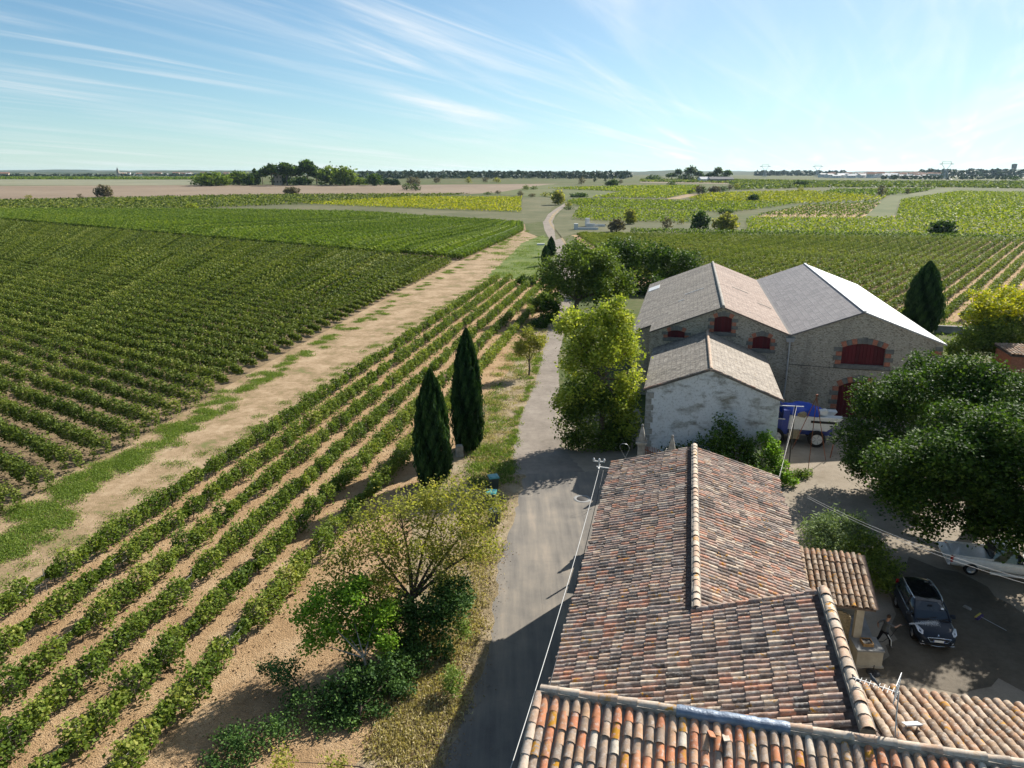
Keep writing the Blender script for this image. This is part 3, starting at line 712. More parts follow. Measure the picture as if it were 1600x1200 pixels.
roof_mat('roof_pinkish', [(0.48, (0.12, 0.085, 0.068)), (0.58, (0.23, 0.165, 0.13)), (0.78, (0.38, 0.30, 0.25))], 0.24, 0.36, 0.020, (0.14, 0.11, 0.095), (0.42, 0.38, 0.33), 0.04, 0.35)
roof_mat('roof_lichened', [(0.48, (0.12, 0.10, 0.08)), (0.58, (0.24, 0.205, 0.165)), (0.78, (0.40, 0.35, 0.29))], 0.24, 0.36, 0.020, (0.14, 0.115, 0.095), (0.36, 0.25, 0.11), 0.04, 0.35)

# ================================================================== ROOF TILES
def tile_geo(L, r0, r1, seg=6, lip=0.016):
    """half-round cover tile: x runs down the slope, widens towards its lower end"""
    mb = MB(); vs = []
    ring = lambda x, r_, h_: [(x, math.cos(math.pi * k / seg) * r_, math.sin(math.pi * k / seg) * r_ * .92 + h_) for k in range(seg + 1)]
    a = ring(0, r0, -0.02); b = ring(L, r1, 0.0); c = ring(L, r1 - lip, 0.0); n = seg + 1
    mb.add(a + b + c, [(k, n + k, n + k + 1, k + 1) for k in range(seg)], 0, True)
    mb.add(b + c, [(k, n + k, n + k + 1, k + 1) for k in range(seg)], 0)
    return mb
TILE_ME = {}
def tile_meshes(key, L, r0, r1, mat):
    if key not in TILE_ME:
        TILE_ME[key] = [tile_geo(L * s_, r0 * q, r1 * q).mesh('tile', MAT[mat]) for s_, q in ((1, 1), (1.02, .97), (.98, 1.03))]
    return TILE_ME[key]
def tile_roof(parent, key, mat, top, along, down, n_file, pitch, n_row, expo, L, r0, r1, limit=0, keep=None, seed=0, name='tile', bow=0.045):
    """rows of cover tiles on one slope, in the parent's local frame. top: first point on the high edge."""
    g = random.Random(seed); top, along, down = Vector(top), Vector(along).normalized(), Vector(down).normalized()
    nrm = down.cross(along); 
    if nrm.z < 0: nrm = -nrm
    mats_ = []
    pw = parent.matrix_world if False else Matrix.Translation(parent.location) @ Matrix.Rotation(parent.rotation_euler.z, 4, 'Z')
    for i in range(n_file):
        fo = g.uniform(-.012, .012); sag = g.uniform(-.06, .06)
        for j in range(n_row):
            p = top + along * ((i + .5) * pitch + fo + g.uniform(-.008, .008)) + down * (j * expo + sag + g.uniform(-.012, .012)) + nrm * (.045 + .012 * ((j % 2)) + g.uniform(0, .008))
            p = p + nrm * bow * math.sin(i * .37 + j * .21)
            if keep and not keep(p): continue
            yaw = Matrix.Rotation(g.uniform(-.03, .03), 3, nrm) @ Matrix(((down.x, along.x, nrm.x), (down.y, along.y, nrm.y), (down.z, along.z, nrm.z)))
            if yaw.determinant() < 0:
                yaw = yaw @ Matrix.Diagonal((1, -1, 1))
            mats_.append(Matrix.Translation(p) @ yaw.to_4x4() @ Matrix.Rotation(g.uniform(-.03, .02) + .035, 4, 'Y'))
    mes = tile_meshes(key, L, r0, r1, mat)
    def rank(m_):
        q = pw @ m_.translation
        d = (q - Vector((0, 0, H)))
        dep = d.y * CP - d.z * SP; up = d.y * SP + d.z * CP
        u = 800 + FPX * d.x / max(dep, .1); v = 600 - FPX * up / max(dep, .1)
        off = 0 if (-20 < u < 1620 and v < 1230) else 500
        return d.length + off
    mats_.sort(key=rank)
    for m_ in mats_[:limit]:
        o = link(name, g.choice(mes), parent); o.matrix_local = m_
    rest = mats_[limit:]
    if rest:
        base = mes[0]; nv = len(base.vertices); co = np.empty(nv * 3); base.vertices.foreach_get('co', co); co = co.reshape(-1, 3)
        fs = [tuple(p.vertices) for p in base.polygons]
        V = np.concatenate([co @ np.array(m_.to_3x3()).T + np.array(m_.translation) for m_ in rest])
        F = [[b * nv + k for k in f] for b in range(len(rest)) for f in fs]
        me = bpy.data.meshes.new(name); me.from_pydata(V.tolist(), [], F); me.materials.append(MAT[mat])
        me.polygons.foreach_set('use_smooth', [True, ] * len(F))
        at = me.attributes.new('rnd', 'FLOAT', 'FACE')
        at.data.foreach_set('value', np.repeat(np.array([g.random() for _ in rest], np.float32), len(fs)))
        o = link(name, me, parent); o['kind'] = 'stuff'
    return len(mats_)
def channels(parent, mat, top, along, down, n_file, pitch, length):
    """the hollow tiles between the cover tiles, seen only as gutters"""
    top, along, down = Vector(top), Vector(along).normalized(), Vector(down).normalized()
    nrm = down.cross(along)
    if nrm.z < 0: nrm = -nrm
    mb = MB(); seg = 4
    for i in range(n_file + 1):
        c = top + along * (i * pitch)
        vs = []
        for x in (0, length):
            for k in range(seg + 1):
                a = math.pi * k / seg
                vs.append(c + down * x + along * math.cos(a) * pitch * .5 + nrm * (.05 - math.sin(a) * .05))
        mb.add(vs, [(k, k + 1, seg + 2 + k, seg + 1 + k) for k in range(seg)], 0, True)
    o = mb.build('channel_tile', MAT[mat], parent); o['kind'] = 'stuff'
    return o
def ridge_row(parent, a, b, r_=.13, expo=.36, mat='ridge_tile', seed=0, mort=True, name='ridge_tile'):
    a, b = Vector(a), Vector(b); d = (b - a); L = d.length; d.normalize(); g = random.Random(seed)
    side = d.cross(Vector((0, 0, 1))).normalized(); up = side.cross(d)
    me = tile_meshes(f'ridge{r_}{mat}', expo * 1.12, r_ * .92, r_ * 1.04, mat)
    n = int(L / expo)
    rot = Matrix(((d.x, side.x, up.x), (d.y, side.y, up.y), (d.z, side.z, up.z)))
    if rot.determinant() < 0: rot = rot @ Matrix.Diagonal((1, -1, 1))
    for i in range(n):
        o = link(name, g.choice(me), parent)
        o.matrix_local = Matrix.Translation(a + d * (i * L / n) + up * (.05 + g.uniform(-.01, .012))) @ rot.to_4x4() @ Matrix.Rotation(g.uniform(-.02, .03), 4, 'Y') @ Matrix.Rotation(g.uniform(-.03, .03), 4, 'Z')
    if mort:
        MB().bar(a + up * .01, b + up * .01, r_ * 2.25, .14).build('ridge_mortar', MAT['mortar'], parent)
def slab(mb, p, off, mi=0, uvs=None):
    """thin solid plate: p four corners, off thickness downwards"""
    n = len(p); q = [Vector(a) - Vector((0, 0, off)) for a in p]
    mb.add([Vector(a) for a in p] + q, [tuple(range(n)), tuple(range(n, 2 * n))[::-1]] + [(i, n + i, n + (i + 1) % n, (i + 1) % n) for i in range(n)], mi,
           uvs=[uvs] + [None] * (n + 1) if uvs else None)

# ------------------------------------------------------------------ the long tiled house by the road
S0, T0 = -3.20, 16.0
hs = empty('tiled_house', ST(S0, T0), -AZ)
tag(hs, 'long house by the road under a weathered grey and pink tile roof', 'house')
SLP = 0.319; HE = 6.50
S_R, S_E, S_N = 1.09, 5.39, 4.92                    # mid ridge, right eave, ridge of the near part
T_F, T_N, T_G = 38.35, 22.46, 16.1                  # far gable, step to the near part, foreground ridge
H_R, H_N = 7.85, 9.07
def hl(s, t, h): return Vector((s - S0, t - T0, h))
wallp = [hl(-2.87, T_G, 0), hl(5.05, T_G, 0), hl(5.05, T_G, HE), hl(S_R, T_G, 7.73), hl(-2.87, T_G, HE)]
MB().prism(wallp, (0, 0, 0), (0, 38.2 - T_G, 0)).build('wall', MAT['render_cream'], hs)
nearp = [hl(-2.8, T_G + .05, HE), hl(5.02, T_G + .05, HE), hl(5.02, T_G + .05, 8.93), hl(-2.8, T_G + .05, HE - .04)]
MB().prism(nearp, (0, 0, 0), (0, T_N - T_G - .25, 0)).build('upper_wall', MAT['render_cream'], hs)
sq = math.hypot(1, SLP)
for top, dn in (((S_R, T_G + .05), -1), ((S_R, T_N), 1)):
    mb = MB(); e = top[0] + dn * 4.36
    slab(mb, [hl(top[0], top[1], H_R), hl(e, top[1], H_R - SLP * 4.36), hl(e, T_F, H_R - SLP * 4.36), hl(top[0], T_F, H_R)], .10)
    mb.build('roof_deck', MAT['channel'], hs)
mb = MB(); slab(mb, [hl(S_N, T_G, H_N), hl(S_R, T_G, H_R + .01), hl(S_R, T_N, H_R + .01), hl(S_N, T_N, H_N)], .10)
mb.build('roof_deck', MAT['channel'], hs)
PT = .236; EX = .374; TL = .468
nfile = int((T_F - T_N) / PT)
tile_roof(hs, 'house', 'tile_old', hl(S_R, T_N, H_R), (0, 1, 0), (1, 0, -SLP), nfile, PT, 12, EX, TL, .089, .109, 0, seed=3)
# the road side: one plane up to the mid ridge, and on to the higher ridge in the near part
nleft = int((T_F - T_G - .3) / PT)
ntop = 22
top = hl(S0 + ntop * EX / sq - .02, T_F - nleft * PT, HE + SLP * (ntop * EX / sq))
def keep_left(p):
    s, t = p.x + S0, p.y + T0
    return s < (S_N - .05 if t < T_N + .02 else S_R - .12)
tile_roof(hs, 'house', 'tile_old', top, (0, 1, 0), (-1, 0, -SLP), nleft, PT, ntop, EX, TL, .089, .109, 300, keep=keep_left, seed=4)
channels(hs, 'channel', hl(S_R, T_N, H_R - .02), (0, 1, 0), (1, 0, -SLP), nfile, PT, 4.58)
channels(hs, 'channel', hl(S_R, T_F - nleft * PT, H_R - .02), (0, 1, 0), (-1, 0, -SLP), nleft, PT, 4.54)
channels(hs, 'channel', hl(S_N - .03, T_N - 26 * PT, H_N - .02), (0, 1, 0), (-1, 0, -SLP), 26, PT, 4.0)
ridge_row(hs, hl(S_R, T_F, H_R + .07), hl(S_R, T_N + .05, H_R + .07), .14, .42, seed=5)
ridge_row(hs, hl(S_N + .04, T_N + .1, H_N + .08), hl(S_N + .04, T_G + .05, H_N + .08), .16, .45, seed=6)
MB().prism([hl(-2.7, T_N + .02, HE + .05), hl(5.02, T_N + .02, HE + .05), hl(5.02, T_N + .02, 9.0), hl(-2.7, T_N + .02, HE + .07)], (0, -.2, 0), (0, -.02, 0)).build('gable_wall', MAT['render_cream'], hs)
ridge_row(hs, hl(S_N - .04, T_N - .02, H_N + .02), hl(S_R + .03, T_N - .02, H_R + .03), .11, .40, 'tile_old', 7, mort=False, name='verge_tile')
for hh, ou in ((6.30, .20), (6.17, .11)):                # corbelled courses under the eaves
    MB().box(hl(-2.87 - ou / 2, 27.2, hh), (ou, 22.2, .10)).build('eaves_course', MAT['ridge_tile'], hs)
    MB().box(hl(5.05 + ou / 2, 30.3, hh), (ou, 15.7, .10)).build('eaves_course', MAT['ridge_tile'], hs)
for t_ in (21, 27, 33):
    for hh in (1.8, 4.6):
        MB().box(hl(-2.88, t_, hh), (.08, 1.0, 1.5)).build('shutter', MAT['iron'], hs)
# bracket with insulators on the far corner, cables along the wall
wb = MB(); p0 = hl(-3.26, 38.07, 6.28)
wb.bar(p0, p0 + Vector((-.84, 0, .05)), .055); wb.bar(p0 + Vector((-.70, -.3, .05)), p0 + Vector((-.70, .3, .05)), .06)
wb.bar(p0 + Vector((-1.05, 0, .36)), p0 + Vector((-.40, 0, .36)), .055); wb.bar(p0 + Vector((-.70, 0, -.1)), p0 + Vector((-.70, 0, .38)), .055)
for dx in (-1.0, -.70, -.43): wb.lathe([(.0, .36), (.055, .38), (.065, .47), (.035, .54), (.0, .55)], 8, p0 + Vector((dx, 0, 0)))
wb.build('wire_bracket', MAT['white_metal'], hs)
a = ST(-3.93, 38.07, 6.33); b = ST(-3.26, 10.1, 8.75)
def sagline(a, b, sag, n=14): return [a.lerp(b, k / n) - Vector((0, 0, sag * 4 * (k / n) * (1 - k / n))) for k in range(n + 1)]
tag(MB().tube(sagline(a, b, .55), .013, 5).build('power_cable', MAT['cable']), 'pale cable hanging along the road side of the long house', 'cable')
a2 = ST(-3.7, 38.07, 6.22); b2 = ST(-3.09, 10.1, 7.75)
tag(MB().tube(sagline(a2, b2, .65), .016, 5).build('power_cable', MAT['cable_dark']), 'thin black cable close under the eaves of the long house', 'cable')

# ------------------------------------------------------------------ foreground house (tile roof under the drone)
fh = empty('foreground_house', ST(-2.92, 9.0), -AZ)
tag(fh, 'house with big orange lichen spotted clay roof tiles and a patched ridge', 'house')
def fl_(s, t, h): return Vector((s + 2.92, t - 9.0, h))
RZ = 9.33; RT = 15.61; S1 = 17.4; TE = 19.48; TN_ = 9.0; DN_ = RT - TN_
MB().prism([fl_(-2.75, 9.3, 0), fl_(-2.75, 15.5, 0), fl_(-2.75, 15.5, 9.1), fl_(-2.75, 9.3, 7.15)], (0, 0, 0), (7.75, 0, 0)).build('wall', MAT['render_cream'], fh)
MB().prism([fl_(5.11, 9.3, 0), fl_(5.11, 19.2, 0), fl_(5.11, 19.2, 7.95), fl_(5.11, 15.5, 9.1), fl_(5.11, 9.3, 7.15)], (0, 0, 0), (S1 - 5.3, 0, 0)).build('wall', MAT['render_cream'], fh)
mb = MB(); slab(mb, [fl_(-2.92, RT, RZ - .06), fl_(-2.92, TN_, RZ - .06 - .32 * DN_), fl_(S1, TN_, RZ - .06 - .32 * DN_), fl_(S1, RT, RZ - .06)], .12)
mb.build('roof_deck', MAT['channel'], fh)
mb = MB(); slab(mb, [fl_(5.16, RT, RZ - .06), fl_(S1, RT, RZ - .06), fl_(S1, TE, RZ - .06 - .32 * (TE - RT)), fl_(5.16, TE, RZ - .06 - .32 * (TE - RT))], .12)
mb.build('roof_deck', MAT['channel'], fh)
FP = .26
nf = int((S1 + 2.8) / FP)
tile_roof(fh, 'front', 'tile_newer', fl_(-2.86, RT - .05, RZ - .05), (1, 0, 0), (0, -1, -.32), nf, FP, 17, .387, .49, .085, .110, 190, seed=8, bow=.012)
channels(fh, 'ridge_tile', fl_(-2.86, RT - .05, RZ - .065), (1, 0, 0), (0, -1, -.32), nf, FP, 6.7)
nb = int((S1 - 5.2) / FP)
tile_roof(fh, 'back', 'tile_tan', fl_(5.25, RT + .05, RZ - .05), (1, 0, 0), (0, 1, -.32), nb, FP, 10, .387, .49, .090, .116, 110, seed=9, bow=.012)
channels(fh, 'channel', fl_(5.25, RT + .05, RZ - .065), (1, 0, 0), (0, 1, -.32), nb, FP, 4.0)
ridge_row(fh, fl_(-2.92, RT, RZ), fl_(.5, RT, RZ), .128, .45, seed=10)
ridge_row(fh, fl_(3.08, RT, RZ), fl_(S1, RT, RZ), .128, .45, seed=11)
mb = MB()
pts = [fl_(.47 + k * .101, RT, RZ + .02 + random.uniform(-.013, .013)) for k in range(27)]
vs = []; sg = 8
for q in pts:
    for k in range(sg + 1):
        a_ = math.pi * (k / sg * 1.3 - .15); vs.append(q + Vector((0, math.cos(a_) * .174, math.sin(a_) * .14 + random.uniform(-.007, .007))))
mb.add(vs, [(i * (sg + 1) + k, i * (sg + 1) + k + 1, (i + 1) * (sg + 1) + k + 1, (i + 1) * (sg + 1) + k) for i in range(26) for k in range(sg)], 0, True)
tag(mb.build('ridge_membrane', MAT['membrane'], fh), 'blue grey waterproof strip patched over the ridge')
MB().bar(fl_(.45, RT, RZ), fl_(3.14, RT, RZ), .29, .13).build('ridge_mortar', MAT['mortar'], fh)
ridge_row(fh, fl_(-2.94, RT - .1, RZ - .02), fl_(-2.94, 9.2, RZ - .02 - .32 * (RT - 9.3)), .118, .40, 'ridge_tile', 12, mort=False, name='verge_tile')
for k, (s, t) in enumerate(((1.29, 15.1), (1.63, 15.07))):      # slipped pieces below the patch
    o = MB().box((0, 0, 0), (.145, .40, .028)).build('broken_tile', MAT['tile_newer'], fh); o.location = fl_(s, t, RZ - .32 * (RT - t) + .11); o.rotation_euler = (R(-17.7), R(12 - 22 * k), R(8))

# TV aerial, birds, small panels on the roof
ae = empty('tv_aerial', ST(5.5, 15.95, 9.1), -AZ); ae.scale = (.66, .66, .66)
tag(ae, 'white television aerial on a thin mast above the tiled roofs', 'aerial')
MB().tube([(0, 0, 0), (.02, .34, .84), (.06, .62, 1.74)], .025, 6).build('mast', MAT['zinc'], ae)
tp = Vector((.06, .62, 1.68))
bm_ = MB(); e = tp + Vector((-1.4, .62, -.06)); bm_.bar(tp, e, .03)
for k in range(9):
    c = tp.lerp(e, .12 + k * .1); bm_.bar(c + Vector((-.10, -.22, 0)) * (1 - k * .05), c + Vector((.10, .22, 0)) * (1 - k * .05), .014)
bm_.build('boom', MAT['white_metal'], ae)
rf = MB(); c = tp + Vector((-.05, .05, .02))
for k in range(7):
    x = -.42 + k * .14; rf.bar(c + Vector((x * .45, x, -.28)), c + Vector((x * .45, x, .50)), .02)
for z in (-.28, -.02, .24, .50): rf.bar(c + Vector((-.19, -.42, z)), c + Vector((.19, .42, z)), .022)
rf.build('reflector_grid', MAT['white_metal'], ae)
MB().tube([(.02, .34, .84), (.11, .11, .34), (.06, -.11, .16), (.34, -.5, .02), (.62, -.62, -.06)], .011, 5).build('aerial_lead', MAT['cable'], ae)
plain('bird_grey', (0.07, 0.075, 0.085), 0.7, 0.2, 0.3, 20)
def bird(loc, rz, label):
    o = empty('pigeon', loc, rz); o.scale = (.8, .8, .8); tag(o, label, 'bird', 'birds on the roof aerial')
    mb = MB(); mb.tube([(-.16, 0, .06), (-.09, 0, .10), (0, 0, .14), (.07, 0, .17), (.10, 0, .21), (.115, 0, .245), (.13, 0, .265), (.15, 0, .262)], [.012, .035, .062, .058, .038, .03, .028, .012], 8)
    mb.tube([(-.10, 0, .09), (-.19, 0, .04)], [.03, .022], 6); mb.tube([(.148, 0, .262), (.175, 0, .255)], [.008, .002], 5)
    for s_ in (-1, 1): mb.tube([(.02, s_ * .025, .10), (.02, s_ * .025, 0)], [.008, .006], 5)
    mb.build('body', MAT['bird_grey'], o)
wm_ = Matrix.Translation(ae.location) @ Matrix.Rotation(-AZ, 4, 'Z') @ Matrix.Scale(.66, 4)
bird(wm_ @ (tp.lerp(e, .55) + Vector((0, 0, .02))), 2.1, 'grey pigeon perched in the middle of the aerial boom')
bird(ST(4.96, 17.69, 9.36), 2.6, 'dark pigeon on the stone ridge at the tip of the aerial')
for s, t, h_, rz, lab in ((6.01, 16.56, 9.16, .3, 'small white lamp panel propped beside the aerial mast'), (9.04, 16.12, 9.26, -.2, 'small white panel lying on the tan tiles away from the mast')):
    o = empty('roof_panel', ST(s, t, h_), -AZ + rz); tag(o, lab, 'panel')
    MB().box((0, 0, .10), (.40, .22, .03), Matrix.Rotation(-.35, 3, 'X')).build('plate', MAT['white_metal'], o)
    q = MB(); q.bar((-.15, 0, -.10), (-.15, 0, .09), .03); q.bar((.15, 0, -.10), (.15, 0, .09), .03); q.build('foot', MAT['zinc'], o)
# ================================================================== STONE BARNS
def arch_loop(sl, sr, hb, hc, rise, n=8):
    """door or window outline: straight jambs, segmental arch; counter-clockwise from bottom left"""
    pts = [(sl, hb), (sr, hb), (sr, hc - rise)]
    for k in range(1, n):
        x = sr + (sl - sr) * k / n; q = 2 * k / n - 1
        pts.append((x, hc - rise + rise * (1 - q * q)))
    pts.append((sl, hc - rise))
    return pts
def facade(name, outer, holes, t, mat, parent, off, depth=.28):
    bm = bmesh.new()
    def loop(pts):
        vs = [bm.verts.new((s - off[0], t - off[1], h)) for s, h in pts]
        return [bm.edges.new((vs[i], vs[(i + 1) % len(vs)])) for i in range(len(vs))]
    es = loop(outer)
    hl_ = []
    for h in holes:
        e = loop(h); es += e; hl_.append(e)
    bmesh.ops.triangle_fill(bm, edges=es, use_beauty=True, use_dissolve=False)
    for f in bm.faces:
        if f.normal.y > 0: f.normal_flip()
    for e in hl_:
        r_ = bmesh.ops.extrude_edge_only(bm, edges=e)
        for v in r_['geom']:
            if isinstance(v, bmesh.types.BMVert): v.co.y += depth
    me = bpy.data.meshes.new(name); bm.to_mesh(me); bm.free(); me.materials.append(MAT[mat])
    return link(name, me, parent)
def opening(parent, off, t, sl, sr, hb, hc, rise, jw=.42, bh=.36, sill=True, bars=0, label=None, kind='window'):
    """painted boards in the opening and the surround of alternating stone and brick"""
    P = lambda s, tt, h: Vector((s - off[0], tt - off[1], h))
    lp = arch_loop(sl, sr, hb, hc, rise)
    fr = empty(kind, P((sl + sr) / 2, t, hb)); fr.parent = parent
    c0 = P((sl + sr) / 2, t, hb)
    n = max(2, round((sr - sl) / .30)); 
    for k in range(n):
        a = sl + (sr - sl) * k / n; b = sl + (sr - sl) * (k + 1) / n
        top = lambda x: hc - rise + rise * (1 - (2 * (x - sl) / (sr - sl) - 1) ** 2)
        pr = [P(a + .008, t + .20, hb + .02) - c0, P(b - .008, t + .20, hb + .02) - c0, P(b - .008, t + .20, top(b - .008) + .03) - c0, P((a + b) / 2, t + .20, top((a + b) / 2) + .03) - c0, P(a + .008, t + .20, top(a + .008) + .03) - c0]
        MB().prism(pr, (0, 0, 0), (0, .045, 0)).build('plank', MAT['red_paint'], fr)
    MB().box(P((sl + sr) / 2, t + .29, (hb + hc) / 2) - c0, (sr - sl, .03, hc - hb + .05)).build('backing', MAT['iron'], fr)
    nj = max(2, round((hc - rise - hb) / bh)); h_ = (hc - rise - hb) / nj
    for sd, x in ((-1, sl), (1, sr)):
        for k in range(nj):
            ww = jw * (1.35 if k % 2 else .95)
            o = MB().box(P(x + sd * ww / 2, t + .03, hb + (k + .5) * h_) - c0, (ww, .16, h_ - .015)).build('jamb_stone', MAT['grey_stone' if k % 2 else 'red_brick'], fr)
    nv = max(5, int(((sr - sl) / .38)) | 1)
    for k in range(nv):
        def pt(f, out):
            x = sl + (sr - sl) * f; q = 2 * f - 1; y = hc - rise + rise * (1 - q * q)
            nx, ny = q * 2 * rise / ((sr - sl) / 2) , 1.0; L = math.hypot(nx, ny)
            return P(x + nx / L * out, t - .05, y + ny / L * out) - c0
        f0, f1 = k / nv + .004, (k + 1) / nv - .004; ou = jw * (1.15 if k == nv // 2 else .95)
        pr = [pt(f0, 0), pt(f1, 0), pt(f1, ou), pt(f0, ou)]
        MB().prism(pr, (0, 0, 0), (0, .16, 0)).build('arch_stone', MAT['red_brick' if k % 2 == 0 and k != nv // 2 else 'grey_stone'], fr)
    if sill:
        MB().box(P((sl + sr) / 2, t + .02, hb - .17) - c0, (sr - sl + jw * 2.2, .22, .33)).build('sill', MAT['grey_stone'], fr)
    if label: fr['label'] = label
    return fr
def roof_plate(mb, a, b, c, d, th, mi):
    """a,b on the ridge (near, far), c,d on the eave (far, near); uv in metres: u down the slope... v along"""
    a, b, c, d = map(Vector, (a, b, c, d)); L = (b - a).length; W = (d - a).length
    slab(mb, [a, d, c, b], th, mi, [(0, 0), (0, W), (L, W), (L, 0)])
def barn(name, label, sl, sa, sr, t0, t1, hl_, ha, hr, wall, mats, openings, oh=.25, th=.14):
    e = empty(name, ST(sa, t0), -AZ); tag(e, label, 'barn'); off = (sa, t0)
    P = lambda s, t, h: Vector((s - off[0], t - off[1], h))
    facade('front_wall', [(sl, 0), (sr, 0), (sr, hr), (sa, ha), (sl, hl_)], [arch_loop(*o[:5]) for o in openings], t0, wall, e, off)
    mb = MB(); mb.add([P(sl, t0, 0), P(sl, t1, 0), P(sl, t1, hl_), P(sl, t0, hl_)], [(0, 1, 2, 3)]); mb.add([P(sr, t0, 0), P(sr, t0, hr), P(sr, t1, hr), P(sr, t1, 0)], [(0, 1, 2, 3)])
    mb.add([P(sl, t1, 0), P(sr, t1, 0), P(sr, t1, hr), P(sa, t1, ha), P(sl, t1, hl_)], [(0, 1, 2, 3, 4)])
    mb.build('wall', MAT[wall], e)
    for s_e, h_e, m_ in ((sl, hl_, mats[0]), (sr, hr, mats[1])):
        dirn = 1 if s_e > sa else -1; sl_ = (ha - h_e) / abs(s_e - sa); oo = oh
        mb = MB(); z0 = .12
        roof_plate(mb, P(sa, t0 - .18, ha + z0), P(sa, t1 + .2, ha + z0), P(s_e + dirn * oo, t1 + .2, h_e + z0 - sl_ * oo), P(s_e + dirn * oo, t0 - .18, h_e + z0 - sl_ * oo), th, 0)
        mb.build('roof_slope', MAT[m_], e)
    return e, off, P
TB = 70.5
def px_open(l, r, top, bot, t=TB):
    s0, hb = onT(l, bot, t); s1, _ = onT(r, bot, t); _, hc = onT((l + r) / 2, top, t)
    return s0, s1, hb, hc
ops = []
o1 = px_open(1313, 1381, 537, 569); o2 = px_open(1304, 1367, 596, 655)
opsR = [(o1[0], o1[1], o1[2], o1[3], .42), (o2[0], o2[1], 0.05, o2[3], .55)]
bR, offR, PR = barn('stone_barn', 'rubble stone barn with grey slate roof and two red arched openings', 9.9, 15.9, 22.7, TB, 107.6, 7.62, 10.0, 7.45, 'rubble_wall', ('slate_grey', 'slate_glare'), opsR)
opening(bR, offR, TB, *opsR[0], jw=.52, bh=.42, label='wide red shuttered arched window')
opening(bR, offR, TB, *opsR[1], jw=.55, bh=.45, sill=False, kind='door', label='tall red arched barn door')
MB().bar(PR(15.9, TB - .2, 10.15), PR(15.9, 107.8, 10.15), .26, .08).build('ridge_cap', MAT['zinc'], bR)
for k in range(18):                                          # corner quoins on the right
    MB().box(PR(22.7 - (.28 if k % 2 else .42) , TB + .10, .2 + k * .40), (.6 if k % 2 else .88, .28, .385)).build('quoin', MAT['red_brick' if k % 2 == 0 and k % 3 else 'grey_stone'], bR)
opsL = []
for l, r, tp_, bt, ri in ((1115, 1142.5, 494, 519, .22), (1043, 1069.5, 516, 527.5, .18), (1175, 1203, 525, 545, .22)):
    q = px_open(l, r, tp_, bt); opsL.append((q[0], q[1], q[2], q[3], ri))
bL, offL, PL = barn('stone_barn', 'rubble stone barn with mossy clay roof and three small red arched windows', -2.9, 3.7, 9.84, TB + .02, 107.0, 7.3, 9.95, 7.6, 'rubble_wall', ('roof_weathered', 'roof_pinkish'), opsL, oh=.05)
for q in opsL: opening(bL, offL, TB + .02, *q, jw=.42, bh=.34)
MB().tube([PL(3.7, TB - .2, 10.08), PL(3.7, 85, 10.10), PL(3.7, 107.2, 10.06)], .16, 8).build('ridge_cap', MAT['pale_stone'], bL)
# side aisle on the left under the same slope
mb = MB(); k_ = (9.95 - 7.3) / 6.6
mb.prism([PL(-4.5, 73.9, 0), PL(-2.95, 73.9, 0), PL(-2.95, 73.9, 7.2), PL(-4.5, 73.9, 7.3 - k_ * 1.6 - .1)], (0, 0, 0), (0, 32.9, 0)); mb.build('aisle_wall', MAT['rubble_wall'], bL)
mb = MB(); roof_plate(mb, PL(-2.94, 73.7, 7.40), PL(-2.94, 107.2, 7.40), PL(-4.8, 107.2, 7.40 - k_ * 1.86), PL(-4.8, 73.7, 7.40 - k_ * 1.86), .14, 0); mb.build('aisle_roof', MAT['roof_weathered'], bL)
MB().box(PL(-3.9, 101, 7.05), (1.5, 3.2, .05), Matrix.Rotation(-math.atan(k_), 3, 'Y').to_3x3()).build('roof_light', MAT['white_metal'], bL)
# streaks of pale replaced tiles
for s, t, L, m_ in ((1.2, 86, 2.2, 'white_metal'), (-.2, 82.6, .7, 'white_metal'), (6.3, 88, 2.0, 'pale_stone'), (8.6, 83, 1.6, 'pale_stone')):
    kk = k_ if s < 3.7 else -(9.95 - 7.6) / 6.14
    MB().box(PL(s, t, 10.10 - abs(s - 3.7) * abs(kk)), (L, .16, .03), Matrix.Rotation(-math.atan(kk), 3, 'Y')).build('replaced_tile', MAT[m_], bL)
# valley gutter, hopper and downpipe between the barns
gt = empty('downpipe', ST(9.85, TB - .12), -AZ); tag(gt, 'zinc downpipe with hopper head between the two stone barns', 'downpipe')
MB().box((0, -.05, 7.25), (.62, .34, .38), None, 0, 1.3).build('hopper', MAT['zinc'], gt)
MB().tube([(0, -.05, 7.1), (0, -.05, 3.2), (-.12, -.05, 0.1)], .085, 10).build('pipe', MAT['zinc'], gt)
for z in (1.5, 3.5, 5.5): MB().box((0, .02, z), (.26, .14, .05)).build('clamp', MAT['iron'], gt)
tag(MB().tube([ST(9.95, TB - .06, 4.9), ST(16, TB - .06, 4.75), ST(22.6, TB - .06, 4.85)], .02, 5).build('wall_cable', MAT['cable_dark']), 'dark cable running across the slate barn facade', 'cable')
tag(MB().box(ST(9.87, 89, 7.70), (.34, 37.0, .12), Matrix.Rotation(-AZ, 3, 'Z')).build('valley_gutter', MAT['iron']), 'dark valley gutter between the two barn roofs', 'gutter')

